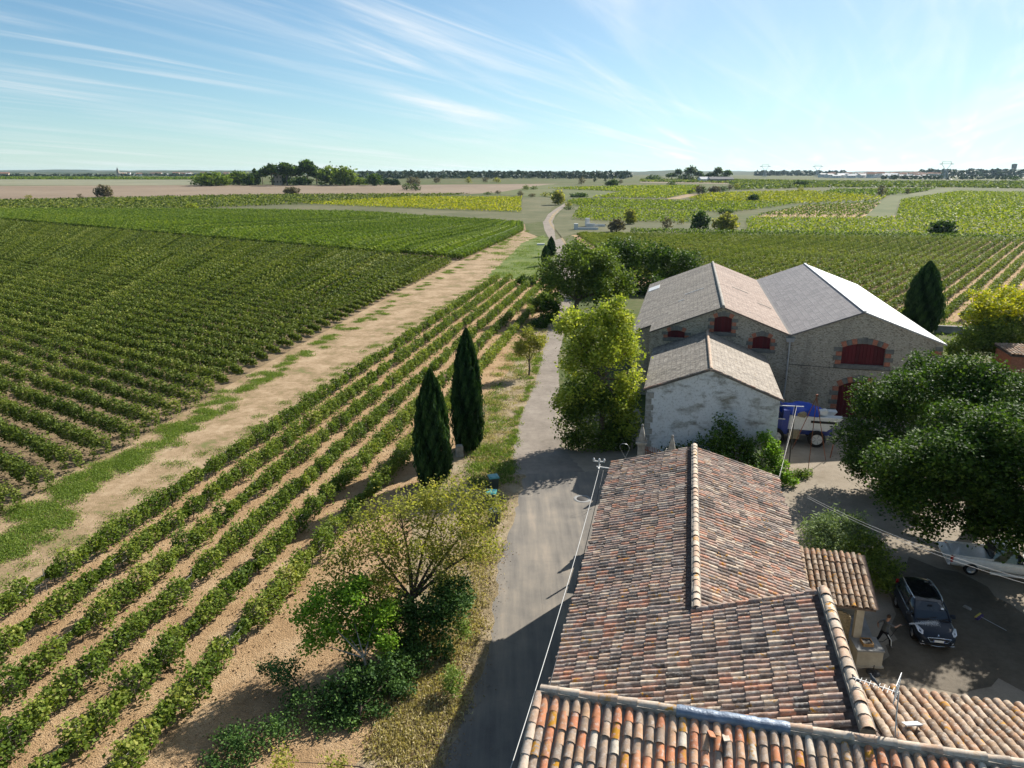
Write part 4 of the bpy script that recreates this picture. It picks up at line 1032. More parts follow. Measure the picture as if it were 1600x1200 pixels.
# ------------------------------------------------------------------ small whitewashed building
TC = 56.1
wB, offW, PW = barn('white_outbuilding', 'outbuilding with patchy whitewashed gable wall below the stone barns', -2.3, 2.4, 7.6, TC, TB - .05, 5.75, 7.6, 5.55, 'washed_wall', ('roof_weathered', 'roof_lichened'), [], oh=.25)
MB().tube([PW(2.4, TC - .2, 7.74), PW(2.4, TB - .1, 7.74)], .13, 8).build('ridge_cap', MAT['tile_old'], wB)
for sd, s_e, h_e in ((-1, -2.3, 5.75), (1, 7.6, 5.55)):
    ridge_row(wB, PW(2.4 + sd * .1, TC - .12, 7.66), PW(s_e + sd * .2, TC - .12, h_e + .02), .085, .36, 'tile_old', 20 + sd, mort=False, name='verge_tile')
for k in range(11): MB().box(PW(-2.3 + (.16 if k % 2 else .24), TC + .08, .3 + k * .5), (.45 if k % 2 else .62, .22, .47)).build('quoin', MAT['pale_stone'], wB)

# ------------------------------------------------------------------ lean-to with tiled roof against the house
lt = empty('lean_to', ST(4.85, 32.9), -AZ); tag(lt, 'open lean to shelter with a tan tiled roof and white post against the house', 'shelter')
LP = lambda s, t, h: Vector((s - 4.85, t - 32.9, h))
mb = MB(); slab(mb, [LP(5.1, 36.4, 3.48), LP(5.1, 32.8, 2.60), LP(9.6, 32.8, 2.60), LP(9.6, 36.4, 3.48)], .10); mb.build('roof_deck', MAT['channel'], lt)
lk = (3.48 - 2.60) / 3.6
tile_roof(lt, 'lean', 'tile_tan', LP(5.15, 36.4, 3.50), (1, 0, 0), (0, -1, -lk), 16, .277, 10, .37, .46, .098, .122, 170, seed=15, bow=.02)
channels(lt, 'channel', LP(5.15, 36.4, 3.48), (1, 0, 0), (0, -1, -lk), 16, .277, 3.7)
MB().box(LP(9.0, 33.15, 1.25), (.34, .34, 2.5)).build('post', MAT['render_cream'], lt)
MB().box(LP(7.35, 33.15, 2.45), (4.4, .16, .18)).build('beam', MAT['bark'], lt)
MB().box(LP(7.35, 36.3, 1.6), (4.5, .2, 3.2)).build('back_wall', MAT['render_cream'], lt)
MB().box(LP(9.3, 34.6, .06), (1.6, 3.2, .12)).build('slab', MAT['concrete'], lt)
sh = MB(); n = 10
plain('reed', (0.36, 0.30, 0.20), 0.9, 0.1, 0.25, 12)
prof = [(1.0 * math.cos(math.pi * k / n), 1.55 + .42 * math.sin(math.pi * k / n)) for k in range(n + 1)]
sh.prism([LP(6.75 + x, 33.6, z) for x, z in [(1.0, .05)] + prof + [(-1.0, .05)]], (0, 0, 0), (0, .08, 0))
shp = empty('reed_screen', ST(7.75, 33.45), -AZ); tag(shp, 'beige round topped reed screen standing under the lean to', 'screen')
for k in range(24):
    z = .05 + k * .08; half = 1.0 if z < 1.55 else 1.0 * math.sqrt(max(0, 1 - ((z - 1.55) / .42) ** 2))
    if half > .05: MB().box((0, 0, z + .04), (half * 2, .06 + .02 * (k % 2), .074)).build('slat', MAT['reed'], shp)

# ------------------------------------------------------------------ gate piers, wall and iron gate
def pier(x, y, h, label, rz=-AZ):
    o = empty('gate_pier', (x, y, 0), rz); tag(o, label, 'pier', 'stone gate piers with obelisks')
    k = h - 1.55
    MB().box((0, 0, k / 2), (.52, .52, k)).build('shaft', MAT['pale_stone'], o)
    MB().box((0, 0, .2), (.68, .68, .4)).build('plinth', MAT['pale_stone'], o)
    c = MB(); c.box((0, 0, k + .06), (.66, .66, .12)); c.box((0, 0, k + .17), (.82, .82, .10)); c.box((0, 0, k + .26), (.60, .60, .08)); c.build('cap', MAT['pale_stone'], o)
    q = MB()
    prof = [(.27, k + .30), (.25, k + .42), (.19, k + .75), (.13, k + 1.08), (.085, k + 1.26), (.06, k + 1.32)]
    for (w0, z0), (w1, z1) in zip(prof, prof[1:]): q.box((0, 0, (z0 + z1) / 2), (w0 * 2, w0 * 2, z1 - z0), None, 0, w1 / w0)
    q.build('obelisk', MAT['pale_stone'], o)
    MB().lathe([(0, k + 1.30), (.07, k + 1.33), (.11, k + 1.42), (.07, k + 1.51), (0, k + 1.55)], 10).build('ball', MAT['pale_stone'], o)
    if True:
        for sx in (-1, 1): MB().box((sx * .33, 0, k + .36), (.10, .34, .16)).build('scroll', MAT['pale_stone'], o)
pa = AT(1004, 662, 50.6); pb = AT(1051, 679, 48.2)
pier(pa.x, pa.y, pa.z, 'stone gate pier with obelisk standing next to the yellow green tree')
pier(pb.x, pb.y, pb.z, 'stone gate pier with obelisk tip just showing over the house roof')
pier(7.2, 42.2, 4.45, 'stone gate pier hidden behind the far corner of the house')
gw = empty('garden_wall', ST(-3.0, 38.45), -AZ); tag(gw, 'low garden wall joining the house corner to the gate pier', 'wall')
MB().box((.05, 2.05, 1.28), (.34, 4.0, 2.56)).build('wall', MAT['render_cream'], gw); MB().box((.05, 2.05, 2.61), (.46, 4.0, .1)).build('coping', MAT['pale_stone'], gw)
dv = (pb - pa); dv.z = 0; L = dv.length; ig = empty('iron_gate', (pa.x, pa.y, 0), math.atan2(dv.y, dv.x)); tag(ig, 'rusty iron bar gate between the two obelisk piers', 'gate')
nb_ = 15
for k in range(nb_): MB().bar((.3 + (L - .6) * k / (nb_ - 1), 0, .1), (.3 + (L - .6) * k / (nb_ - 1), 0, 2.8 + .25 * math.sin(math.pi * k / (nb_ - 1))), .035).build('bar', MAT['rust'], ig)
for z in (.3, 1.3, 2.6): MB().bar((.25, 0, z), (L - .25, 0, z), .05).build('rail', MAT['rust'], ig)
tag(MB().tube([ST(-3.35, 39.0, 0), ST(-3.35, 39.0, 3.65)], .06, 8).build('iron_post', MAT['iron']), 'iron post rising beside the garden wall', 'post')
lw = [AT(u, v, 48.5) for u, v in ((978, 718), (972, 706), (968, 697), (972, 693), (980, 694), (984, 701), (979, 711), (976, 719))]
tag(MB().tube(lw, .012, 5).build('wire_loop', MAT['zinc']), 'thin bent wire loop hanging by the gate pier', 'wire')

# ------------------------------------------------------------------ low tiled shed on the far right
sc_ = G(1600, 590); sd = empty('low_shed', (sc_.x - 1.5, sc_.y - 2, 0), -AZ); tag(sd, 'low terracotta shed with wavy grey tile roof behind the big tree', 'shed')
MB().box((3, 2.2, 1.4), (9, 4.4, 2.8)).build('wall', MAT['red_brick'], sd)
mb = MB(); slab(mb, [Vector((-1.7, 4.6, 3.15)), Vector((-1.7, -.2, 2.95)), Vector((7.7, -.2, 2.95)), Vector((7.7, 4.6, 3.15))], .08); mb.build('roof_deck', MAT['channel'], sd)
tile_roof(sd, 'shed', 'tile_tan', (-1.7, 4.6, 3.22), (1, 0, 0), (0, -1, -.04), 26, .36, 11, .44, .55, .15, .17, 0, seed=31)
# ================================================================== TREES
def tree(name, label, base, blobs, mat, per_m2, leaf, tr=.2, cat='tree', group=None, bark='bark', cluster=9, sigma=.25, seed=1, inner=.25, shell=(.72, 1.06), extra=None, limb=True, asp=.62, twigs=0, fork=.35, lumps=6):
    """blobs in world coordinates (x,y,z,rx,ry,rz[,density]); trunk from the base to limbs into each blob"""
    g = np.random.default_rng(seed); rr = random.Random(seed)
    base = Vector(base); o = empty(name, base); tag(o, label, cat, group)
    rel = [(b[0] - base.x, b[1] - base.y, b[2] - base.z) + tuple(b[3:]) for b in blobs]
    def lump(bl):
        out = []
        for b in bl:
            out.append((b[0], b[1], b[2], b[3] * .80, b[4] * .80, b[5] * .80, (b[6] if len(b) > 6 else 1) * .55))
            for _ in range(lumps):
                d = Vector((rr.gauss(0, 1), rr.gauss(0, 1), rr.gauss(.25, .9))).normalized(); q = rr.uniform(.30, .48); k = rr.uniform(.70, .92)
                out.append((b[0] + d.x * b[3] * k, b[1] + d.y * b[4] * k, b[2] + d.z * b[5] * k, b[3] * q, b[4] * q, b[5] * q, (b[6] if len(b) > 6 else 1) * .85))
        return out
    P, rn = blob_points(lump(rel), per_m2, cluster, sigma, g, inner, shell)
    ok = P[:, 2] > 0.05; P, rn = P[ok], rn[ok]
    link('crown', leaf_mesh('crown', P, leaf * g.uniform(.6, 1.4, len(P)), MAT[mat], rn, asp, rng=g), o)
    for nm, m2, bl2, pm, lf in (extra or []):
        rel2 = [(b[0] - base.x, b[1] - base.y, b[2] - base.z) + tuple(b[3:]) for b in bl2]
        P, rn = blob_points(lump(rel2), pm, cluster, sigma, g, inner, shell); ok = P[:, 2] > 0.03; P, rn = P[ok], rn[ok]
        link(nm, leaf_mesh(nm, P, lf * g.uniform(.6, 1.4, len(P)), MAT[m2], rn, asp, rng=g), o)
    if limb:
        top = max(b[2] for b in rel); low = min(b[2] for b in rel)
        cx = sum(b[0] for b in rel) / len(rel); cy = sum(b[1] for b in rel) / len(rel)
        fk = Vector((cx * .25, cy * .25, max(.5, top * fork)))
        MB().tube([(0, 0, -.1), fk * .5 + Vector((rr.uniform(-.1, .1), rr.uniform(-.1, .1), 0)), fk], [tr * 1.25, tr, tr * .85], 9).build('trunk', MAT[bark], o)
        for b in rel:
            e = Vector(b[:3]); m_ = fk.lerp(e, .5) + Vector((rr.uniform(-.3, .3), rr.uniform(-.3, .3), .25)) * min(1, tr * 3)
            bb = MB(); bb.tube([fk - Vector((0, 0, tr * .4)), m_, e], [tr * .6, tr * .38, tr * .12], 7)
            for _ in range(twigs):
                st = m_.lerp(e, rr.uniform(0, .8)); d = Vector((rr.uniform(-1, 1) * b[3], rr.uniform(-1, 1) * b[4], rr.uniform(-.3, 1) * b[5])) * .9
                bb.tube([st, st + d * .5 + Vector((0, 0, .1)), st + d], [tr * .2, tr * .12, tr * .04], 5)
            bb.build('branch', MAT[bark], o)
    return o
def B(u, v, Y, rx, ry=None, rz=None, d=1.0):
    p = AT(u, v, Y); return (p.x, p.y, p.z, rx, ry or rx, rz or rx, d)
def cypress(label, base, top_z, r_, n, leaf, seed, group='tall cypresses'):
    g = np.random.default_rng(seed); h = top_z - base[2]
    z = g.random(n) ** .8; 
    prof = lambda q: np.interp(q, [0, .06, .25, .5, .75, .92, 1.0], [.55, .85, 1.0, .92, .68, .32, .03])
    th = g.random(n) * 2 * np.pi
    lump = 1 + .10 * np.sin(th * 7 + z * 13) + .09 * np.sin(th * 11 - z * 31) + .05 * np.sin(th * 3 + z * 9)
    rad = r_ * prof(z) * lump * np.sqrt(g.uniform(.5, 1.06, n)); sp = g.random(n) < .05; rad[sp] *= g.uniform(1.05, 1.28, sp.sum())
    P = np.stack([np.cos(th) * rad, np.sin(th) * rad, .15 + z * (h - .2)], 1)
    o = empty('cypress_tree', base); tag(o, label, 'tree', group)
    rn = np.clip(.6 * g.random(n) + 2.2 * (lump - 1) + .22, 0, 1)
    link('crown', leaf_mesh('crown', P, leaf * g.uniform(.6, 1.4, n), MAT['cypress'], rn, .30, vertical=.72, rng=g), o)
    MB().tube([(0, 0, -.1), (0, 0, h * .5), (0, 0, h * .9)], [r_ * .14, r_ * .1, .03], 7).build('trunk', MAT['bark'], o)
b = G(677, 757); cypress('shorter of the two tall dark cypresses by the vine rows', b, AT(668, 578, b.y).z, 1.25, 26000, .34, 1)
b = G(731, 703); cypress('taller of the two dark cypresses, with a stone block at its foot', b, AT(724, 514, b.y).z, 1.2, 26000, .34, 2)
b = G(1437, 518); cypress('broad dark cypress at the edge of the vineyard behind the slate barn', b, AT(1443, 410, b.y).z, 2.25, 22000, .6, 3)
b = G(861, 400); cypress('small rounded cypress beside the winding track', b, AT(861, 370, b.y).z, 1.2, 3500, .5, 4)
b = G(852, 415); cypress('small dark cypress leaning behind the green roadside tree', b, AT(852, 384, b.y).z, 1.0, 3500, .5, 5)

# sparse olive yellow tree over the road verge
b = G(640, 1000)
tree('roadside_tree', 'sparse yellowing tree with dark bare limbs on the road verge', b,
     [B(575, 850, 31, 1.5, 1.5, 1.2), B(530, 890, 30.5, 1.1, 1.2, .9, .7), B(625, 800, 32.5, 1.6, 1.5, 1.3), B(690, 775, 34, 1.6, 1.6, 1.3), B(760, 790, 34.5, 1.4, 1.5, 1.1), B(700, 830, 33, 1.6, 1.6, 1.3), B(640, 870, 31.5, 1.5, 1.5, 1.3), B(760, 850, 33, 1.2, 1.3, 1.0), B(600, 915, 30.5, 1.2, 1.2, 1.0), B(690, 890, 32, 1.3, 1.2, 1.0, .7)],
     'tree_olive', 66, .14, .15, cluster=6, sigma=.22, seed=21, inner=.4, shell=(.45, 1.08), twigs=7, fork=.34)
b = G(580, 1088)
tree('roadside_tree', 'small bright green tree in front of the sparse yellowing tree', b,
     [B(500, 960, 28.5, 1.0, 1.0, .9), B(545, 935, 29.5, 1.2, 1.1, 1.0), B(590, 955, 29.5, .9, 1.0, .8), B(540, 985, 28.7, 1.1, 1.0, .8), B(590, 1005, 28.5, .9, .9, .7), B(492, 1005, 28, .6, .7, .5, .7)],
     'tree_bright', 150, .15, .06, cluster=7, sigma=.16, seed=22, inner=.3, shell=(.55, 1.08), bark='bark_pale', twigs=3, fork=.5)
def shrub(label, base, blobs, mat, per_m2=150, leaf=.15, seed=1, cat='shrub', group=None, **kw):
    return tree('shrub', label, base, blobs, mat, per_m2, leaf, .05, cat, group, cluster=7, sigma=.14, seed=seed, limb=True, fork=.25, **kw)
shrub('dark leafy shrub under the limbs of the sparse tree', G(665, 1010), [B(685, 945, 31.2, 1.45, 1.2, 1.4), B(640, 985, 30.5, 1.2, 1.0, 1.3), B(715, 930, 32, 1.0, 1.0, .9), B(620, 955, 30.5, .9, .9, .9)], 'ivy', seed=23)
shrub('rounded dark green shrub at the foot of the small bright tree', G(565, 1130), [B(560, 1065, 27.2, 1.15, 1.1, 1.1), B(608, 1060, 27.4, .95, .9, 1.0), B(528, 1090, 26.6, .85, .8, .8), B(580, 1110, 26.4, 1.1, .9, .9), B(545, 1125, 25.8, .8, .8, .6)], 'ivy', leaf=.14, seed=24)
shrub('low dark shrub between the two roadside trees', G(625, 1075), [B(625, 1045, 28.2, .8, .8, .7), B(655, 1030, 28.8, .7, .7, .6), B(690, 1010, 29.8, .6, .6, .5)], 'ivy', leaf=.14, seed=25)
shrub('small bright weed clump on the dry verge by the road', G(706, 1072), [B(706, 1060, 27.4, .38, .4, .42), B(703, 1078, 26.9, .28, .28, .22)], 'grass_green', 260, .11, seed=26, cat='weed')
shrub('upright green weed at the road edge beside the dark shrubs', G(722, 1000), [B(722, 985, 30.2, .35, .4, .5)], 'grass_green', 230, .12, seed=27, cat='weed')
shrub('patch of tall green weeds in the tree shadow on the vine soil', G(400, 1160), [B(395, 1150, 24.2, 1.3, .9, .35), B(440, 1130, 25, .8, .7, .3), B(360, 1185, 23.3, 1.0, .8, .3)], 'ivy', 130, .12, seed=28, cat='weed')
shrub('low green weeds spilling out below the small bright tree', G(450, 1060), [B(450, 1050, 27.4, .9, .7, .35), B(480, 1090, 26.3, .9, .8, .35), B(510, 1130, 25.2, 1.0, .8, .35), B(430, 1040, 28.2, .7, .5, .25)], 'ivy', 130, .12, seed=29, cat='weed')
shrub('pale weed tops poking up at the verge corner', G(590, 1215), [B(440, 1190, 22.9, .45, .4, .5), B(520, 1195, 22.6, .35, .3, .3)], 'tree_olive', 100, .12, seed=30, cat='weed')

# lime tree by the gate, dark climbers over its lower half
b = G(938, 700)
up = [B(905, 520, 58, 1.9, 1.9, 1.6), B(955, 510, 59, 1.9, 1.9, 1.7), B(985, 545, 59, 1.5, 1.7, 1.7), B(960, 490, 59, 1.1, 1.1, 1.2), B(888, 505, 57.5, 1.1, 1.2, .9), B(930, 560, 57.5, 1.9, 1.8, 1.7), B(985, 600, 58, 1.3, 1.4, 1.6), B(965, 635, 57, 1.2, 1.3, 1.3), B(925, 610, 56.5, 1.2, 1.0, 1.2, .6), B(900, 570, 57, 1.5, 1.4, 1.3, .7), B(892, 625, 56.5, 1.2, 1.1, 1.3, .6), B(985, 660, 56.5, 1.3, 1.2, 1.2, .7)]
dn = [B(905, 620, 58, 2.1, 1.8, 2.4), B(945, 650, 57.5, 2.4, 2.0, 2.4), B(896, 665, 57.5, 1.6, 1.5, 1.6), B(975, 680, 57.5, 1.6, 1.5, 1.4), B(940, 690, 57, 2.1, 1.6, 1.0)]
tree('lime_tree', 'yellow green tree with dark climbers beside the gate and the whitewashed outbuilding', b, up, 'tree_lime', 62, .25, .22, cluster=9, sigma=.26, seed=31, bark='bark', inner=.25, shell=(.6, 1.1), extra=[('climber', 'tree_mid', dn, 85, .22)], twigs=1, fork=.55)

# trees along the track, beyond
b = G(897, 497)
tree('round_tree', 'big rounded green tree where the track passes the barns', b,
     [B(912, 425, 117, 4.6, 4.4, 3.8), B(880, 425, 115, 3.6, 3.6, 3.2), B(950, 430, 118, 3.6, 3.8, 3.3), B(915, 397, 119, 3.4, 3.6, 2.4), B(868, 450, 113, 2.4, 2.6, 2.0), B(930, 460, 115, 3.4, 3.4, 2.6), B(965, 450, 117, 2.3, 2.4, 2.2)],
     'tree_mid', 20, .42, .42, cluster=9, sigma=.45, seed=32, fork=.3)
b = G(985, 452)
tree('round_tree', 'dark full tree behind the weathered barn roof', b, [B(985, 415, 142, 5.0, 4.5, 4.6), B(965, 400, 141, 3.6, 3.6, 3.0), B(1010, 395, 144, 4.2, 4.0, 3.6), B(1000, 440, 140, 4.5, 4.0, 3.4)], 'tree_dark', 14, .5, .4, cluster=9, sigma=.5, seed=33)
b = G(1062, 445)
tree('round_tree', 'smaller dark tree next to the barn ridge', b, [B(1055, 415, 146, 3.8, 3.6, 3.2), B(1080, 408, 148, 2.8, 2.8, 2.4), B(1040, 425, 144, 3.0, 3.0, 2.6)], 'tree_dark', 14, .5, .3, cluster=9, sigma=.5, seed=34)
b = G(826, 588)
tree('almond_tree', 'small grey green bushy tree alone on the track verge', b, [B(828, 545, 80, 1.35, 1.3, 1.5), B(815, 540, 80, .9, .9, 1.1), B(842, 535, 80.5, .9, .9, 1.2), B(828, 522, 80.5, .9, .9, .8)], 'tree_olive', 60, .2, .1, cluster=7, sigma=.2, seed=35, shell=(.5, 1.08), twigs=3)
for (u, v, w_, h_, mt, lab) in ((822, 438, 14, 14, 'tree_dark', 'dark round shrub at the far end of the vine rows'), (842, 470, 20, 22, 'tree_mid', 'green shrub on the vineyard edge of the gravel track'), (860, 482, 18, 26, 'tree_dark', 'dark hedge shrub crowding the gravel track'), (868, 466, 16, 16, 'grass_green', 'bright green shrub under the big rounded tree'), (846, 500, 14, 20, 'tree_dark', 'low dark shrub above the bushy grey green tree')):
    bb = G(u, v + h_ * .6); k = bb.y / FPX * 1.03
    shrub(lab, bb, [(bb.x, bb.y, h_ * k * .45, w_ * k, w_ * k, h_ * k * .6)], mt, 45, .34, seed=u)

# big trees round the courtyard
b = Vector((29.5, 42.5, 0))
tree('courtyard_tree', 'large dense dark green tree shading the courtyard and the white pickup', b,
     [B(1402, 660, 50, 3.4, 3.0, 2.7), B(1480, 630, 46, 3.5, 3.4, 2.5), B(1560, 620, 46, 3.3, 3.2, 2.5), B(1385, 720, 48, 2.7, 2.6, 2.4), B(1450, 720, 39.5, 2.9, 2.8, 2.4), B(1540, 700, 40, 3.2, 3.0, 2.6), B(1440, 790, 38.5, 2.0, 2.2, 1.7), B(1520, 780, 38.0, 2.6, 2.4, 1.9), B(1590, 760, 38, 2.4, 2.4, 2.2), B(1430, 605, 52, 2.9, 2.8, 2.0), B(1580, 820, 37, 2.0, 2.0, 1.6), B(1620, 690, 41, 3.0, 3.0, 2.6)],
     'tree_dark', 115, .20, .40, cluster=9, sigma=.22, seed=36, fork=.3)
b = Vector((33.5, 32.5, 0))
tree('courtyard_tree', 'large dense tree at the open edge of the courtyard, beyond the broom', b,
     [(29.5, 34, 6.2, 3.0, 3.0, 2.4), (33.5, 33, 7.2, 3.6, 3.6, 2.6), (30.5, 30, 6.2, 3.0, 3.0, 2.4), (34, 28.5, 6.4, 3.2, 3.0, 2.4), (27.6, 32, 5.4, 2.2, 2.6, 2.0), (37, 33, 6.4, 3.0, 3.0, 2.4), (30.5, 25.5, 5.6, 2.6, 2.6, 2.2)],
     'tree_dark', 110, .26, .40, cluster=9, sigma=.26, seed=37, fork=.3)
b = G(1555, 570)
tree('maple_tree', 'golden yellow topped round tree near the broad cypress', b,
     [B(1555, 510, 86, 3.0, 3.0, 2.4), B(1525, 525, 85, 2.4, 2.4, 2.0), B(1590, 510, 87, 2.8, 2.8, 2.4), B(1560, 545, 85, 2.8, 2.6, 1.6), B(1510, 545, 84, 1.6, 1.8, 1.2), B(1610, 540, 86, 2.6, 2.6, 2.0)],
     'tree_mid', 42, .30, .28, cluster=9, sigma=.34, seed=38, extra=[('golden_top', 'tree_yellow', [B(1555, 478, 87, 3.0, 3.0, 1.5), B(1590, 470, 88, 2.8, 2.8, 1.5), B(1530, 495, 86, 2.0, 2.0, 1.3)], 40, .30)])
b = G(1300, 862)
tree('oleander', 'grey green oleander bush beside the lean to', b, [B(1275, 840, 38.6, 1.1, 1.1, 1.1), B(1305, 822, 39.5, 1.3, 1.2, 1.2), B(1335, 835, 39, 1.0, 1.0, 1.0), B(1290, 855, 38, 1.1, .9, .8), B(1325, 855, 38, 1.0, .9, .8)], 'oleander', 130, .20, .05, 'bush', cluster=7, sigma=.18, seed=39, asp=.28, twigs=2, fork=.2)
b = G(1372, 915)
tree('oleander', 'darker green bush crowding the end of the lean to roof', b, [B(1352, 862, 36.8, .9, .9, .9), B(1378, 880, 36, 1.0, 1.0, 1.0), B(1355, 885, 35.8, .8, .8, .8), B(1375, 905, 35.5, .9, .8, .6)], 'tree_mid', 120, .18, .05, 'bush', cluster=7, sigma=.16, seed=40, asp=.4, fork=.2)
# climbers against the whitewashed wall
bb = ST(2.6, 53.5)
tree('fig_bush', 'dark spreading bush growing against the whitewashed gable', bb,
     [tuple(ST(3.6, 54.6, 3.0)) + (1.0, .9, 1.3), tuple(ST(2.6, 54.2, 1.9)) + (1.4, 1.2, 1.3), tuple(ST(4.6, 54.0, 1.9)) + (1.3, 1.2, 1.2), tuple(ST(1.0, 53.8, 1.5)) + (1.2, 1.1, 1.0), tuple(ST(5.8, 53.6, 1.6)) + (1.2, 1.1, 1.2), tuple(ST(3.5, 51.6, 1.3)) + (2.0, 1.4, 1.1), tuple(ST(-.2, 53.6, 1.2)) + (.9, .9, .8), tuple(ST(5.6, 50.4, 1.2)) + (1.4, 1.4, 1.0)],
     'tree_dark', 75, .20, .08, 'bush', cluster=8, sigma=.2, seed=41, fork=.2)
p = G(1213, 752)
shrub('bright green creeper tumbling behind the roof corner towards the courtyard', p, [(p.x - .3, p.y + .6, 1.7, .7, .7, 1.1), (p.x, p.y, .9, .8, .7, .8), (p.x + .5, p.y - .8, .6, .7, .7, .5), (p.x - .5, p.y + 1.5, 2.5, .5, .5, .8)], 'tree_bright', 120, .2, seed=42, cat='creeper')
p = G(1250, 746)
shrub('low bright grass tuft round the foot of the rusty tripod', p, [(p.x - .6, p.y, .15, 1.3, .7, .22), (p.x + .3, p.y + .2, .15, .8, .5, .2)], 'grass_green', 160, .14, seed=43, cat='grass')

# ------------------------------------------------------------------ grass and weeds on the verges (nobody could count it)
def grass(name, label, pts, mat, size, n, h_, spread, seed):
    g = np.random.default_rng(seed); k = g.integers(0, len(pts), n); c = np.array([tuple(q) for q in pts])[k]
    P = np.stack([c[:, 0] + g.normal(0, spread, n), c[:, 1] + g.normal(0, spread, n), c[:, 2] + .03 + g.random(n) * h_], 1)
    o = link(name, leaf_mesh(name, P, size * g.uniform(.6, 1.4, n), MAT[mat], None, .3, vertical=.5, rng=g)); tag(o, label, 'grass', None, 'stuff')
def along(a, b, n, jit, s):
    g = random.Random(s); return [a.lerp(b, g.random()) + Vector((g.gauss(0, jit), g.gauss(0, jit * 1.5), 0)) for _ in range(n)]
pts = []
for (a, c) in zip(left_edge[:-1], left_edge[1:]): pts += along(G(*a) + Vector((.9, 0, 0)), G(*c) + Vector((.9, 0, 0)), 30, .9, a[0])
grass('grass', 'green grass tufts along the edge of the wide vineyard', pts, 'grass_green', .16, 90000, .12, .42, 51)
pts = []
for y in np.arange(30, 160, 1.6): pts.append(Vector((rowx(-.75, y) + random.gauss(-.6, .8), y + random.uniform(-2, 2), 0)))
grass('grass', 'sparse green growth in the middle of the dirt track', pts, 'grass_green', .13, 22000, .07, .45, 52)
pts = [G(random.uniform(770, 850), random.uniform(370, 432)) for _ in range(90)]
grass('grass', 'green grass at the far end of the vine rows', pts, 'grass_green', .3, 9000, .15, 1.2, 53)
def verge_pts(n, v0, v1, s, f0=0.05, f1=.95):
    g = random.Random(s); o = []
    for _ in range(n):
        v = g.uniform(v0, v1); ul = np.interp(v, [480, 520, 600, 650, 700, 760, 900, 1000, 1200], [838, 815, 765, 745, 735, 735, 690, 640, 560]); ur = np.interp(v, [480, 520, 600, 655, 700, 742, 900, 1000, 1100, 1200], [862, 853, 836, 810, 803, 800, 770, 746, 720, 686])
        o.append(G(ul + (ur - ul) * g.uniform(f0, f1), v))
    return o
grass('grass', 'dry straw coloured grass on the road verge', verge_pts(420, 500, 1200, 3), 'grass_dry', .17, 36000, .13, .35, 54)
grass('grass', 'green grass patches on the verge beyond the cypresses', verge_pts(110, 500, 760, 4), 'grass_green', .20, 14000, .20, .45, 55)
grass('grass', 'thin green strip of grass right along the gravel track', verge_pts(90, 490, 740, 5, .86, .99), 'grass_green', .17, 8000, .13, .18, 56)
pts = [G(random.uniform(1270, 1700), random.uniform(500, 560)) for _ in range(60)]
grass('grass', 'green lawn patch behind the slate barn', pts, 'grass_green', .35, 9000, .2, 1.5, 57)
plain('leaf_litter', (0.30, 0.20, 0.10), 0.95, 0.1, 0.4, 3)
g = np.random.default_rng(77); vp = verge_pts(300, 860, 1200, 9, .3, 1.1); c = np.array([tuple(q) for q in vp])[g.integers(0, 300, 5000)]
o = link('leaf_litter', leaf_mesh('leaf_litter', c + np.stack([g.normal(0, .4, 5000), g.normal(0, .4, 5000), g.uniform(.03, .06, 5000)], 1), .07 * g.uniform(.6, 1.5, 5000), MAT['leaf_litter'], rng=g)); tag(o, 'fallen brown leaves scattered on the road verge', 'leaves', None, 'stuff')
# clods and stones on the vine soil
g = np.random.default_rng(78); n = 16000
yy = 12 + 90 * g.random(n) ** 1.8; ii = g.uniform(-.4, 7.2, n)
P = np.stack([-16.9 + 2.68 * ii + (yy - 82) * .1853, yy, g.uniform(.015, .04, n)], 1)
o = link('soil_clods', leaf_mesh('soil_clods', P, .08 * g.uniform(.5, 1.8, n), MAT['vine_soil'], rng=g, aspect=.9)); tag(o, 'clods and small stones on the bare vineyard soil', 'soil', None, 'stuff')
# ================================================================== VEHICLES, PEOPLE, SMALL THINGS
def gloss(name, col, rough=.25, spec=.5, metal=0.0, coat=0.0):
    m, nt, b = new_mat(name, rough, spec); b.inputs['Metallic'].default_value = metal; b.inputs['Coat Weight'].default_value = coat; b.inputs['Coat Roughness'].default_value = .06
    nz = noise(nt, obj_pos(nt), 7, 4); r_ = ramp(nt, [(.3, [c * .88 for c in col]), (.7, [min(1, c * 1.08) for c in col])]); nt.links.new(nz, r_.inputs[0]); nt.links.new(r_.outputs[0], b.inputs['Base Color'])
    return m
gloss('car_paint', (0.011, 0.017, 0.03), .42, .3, .0, .12)
gloss('car_glass', (0.02, 0.026, 0.032), .04, .8)
gloss('roof_glass', (0.006, 0.006, 0.008), .08, .6)
gloss('chrome', (0.65, 0.66, 0.68), .15, .5, 1.0)
gloss('lamp_glass', (0.62, 0.65, 0.68), .12, .6, .2)
gloss('plate', (0.75, 0.76, 0.74), .4)
gloss('tyre', (0.018, 0.018, 0.018), .85, .2)
gloss('alloy', (0.42, 0.43, 0.45), .3, .5, .8)
gloss('white_paint', (0.70, 0.71, 0.70), .3, .5, 0, .4)
gloss('blue_paint', (0.018, 0.045, 0.26), .4, .5, 0, .3)
gloss('tarp_blue', (0.012, 0.055, 0.38), .5, .4)
gloss('tail_lamp', (0.40, 0.012, 0.012), .2)
gloss('black_plastic', (0.02, 0.02, 0.022), .6, .3)
def loft(mb, secs, mi=0, smooth=True, caps=True):
    n = len(secs[0]); vs = [q for s in secs for q in s]
    mb.add(vs, [(i * n + k, i * n + (k + 1) % n, (i + 1) * n + (k + 1) % n, (i + 1) * n + k) for i in range(len(secs) - 1) for k in range(n)], mi, smooth)
    if caps: mb.add(secs[0], [tuple(range(n))[::-1]], mi); mb.add(secs[-1], [tuple(range(n))], mi)
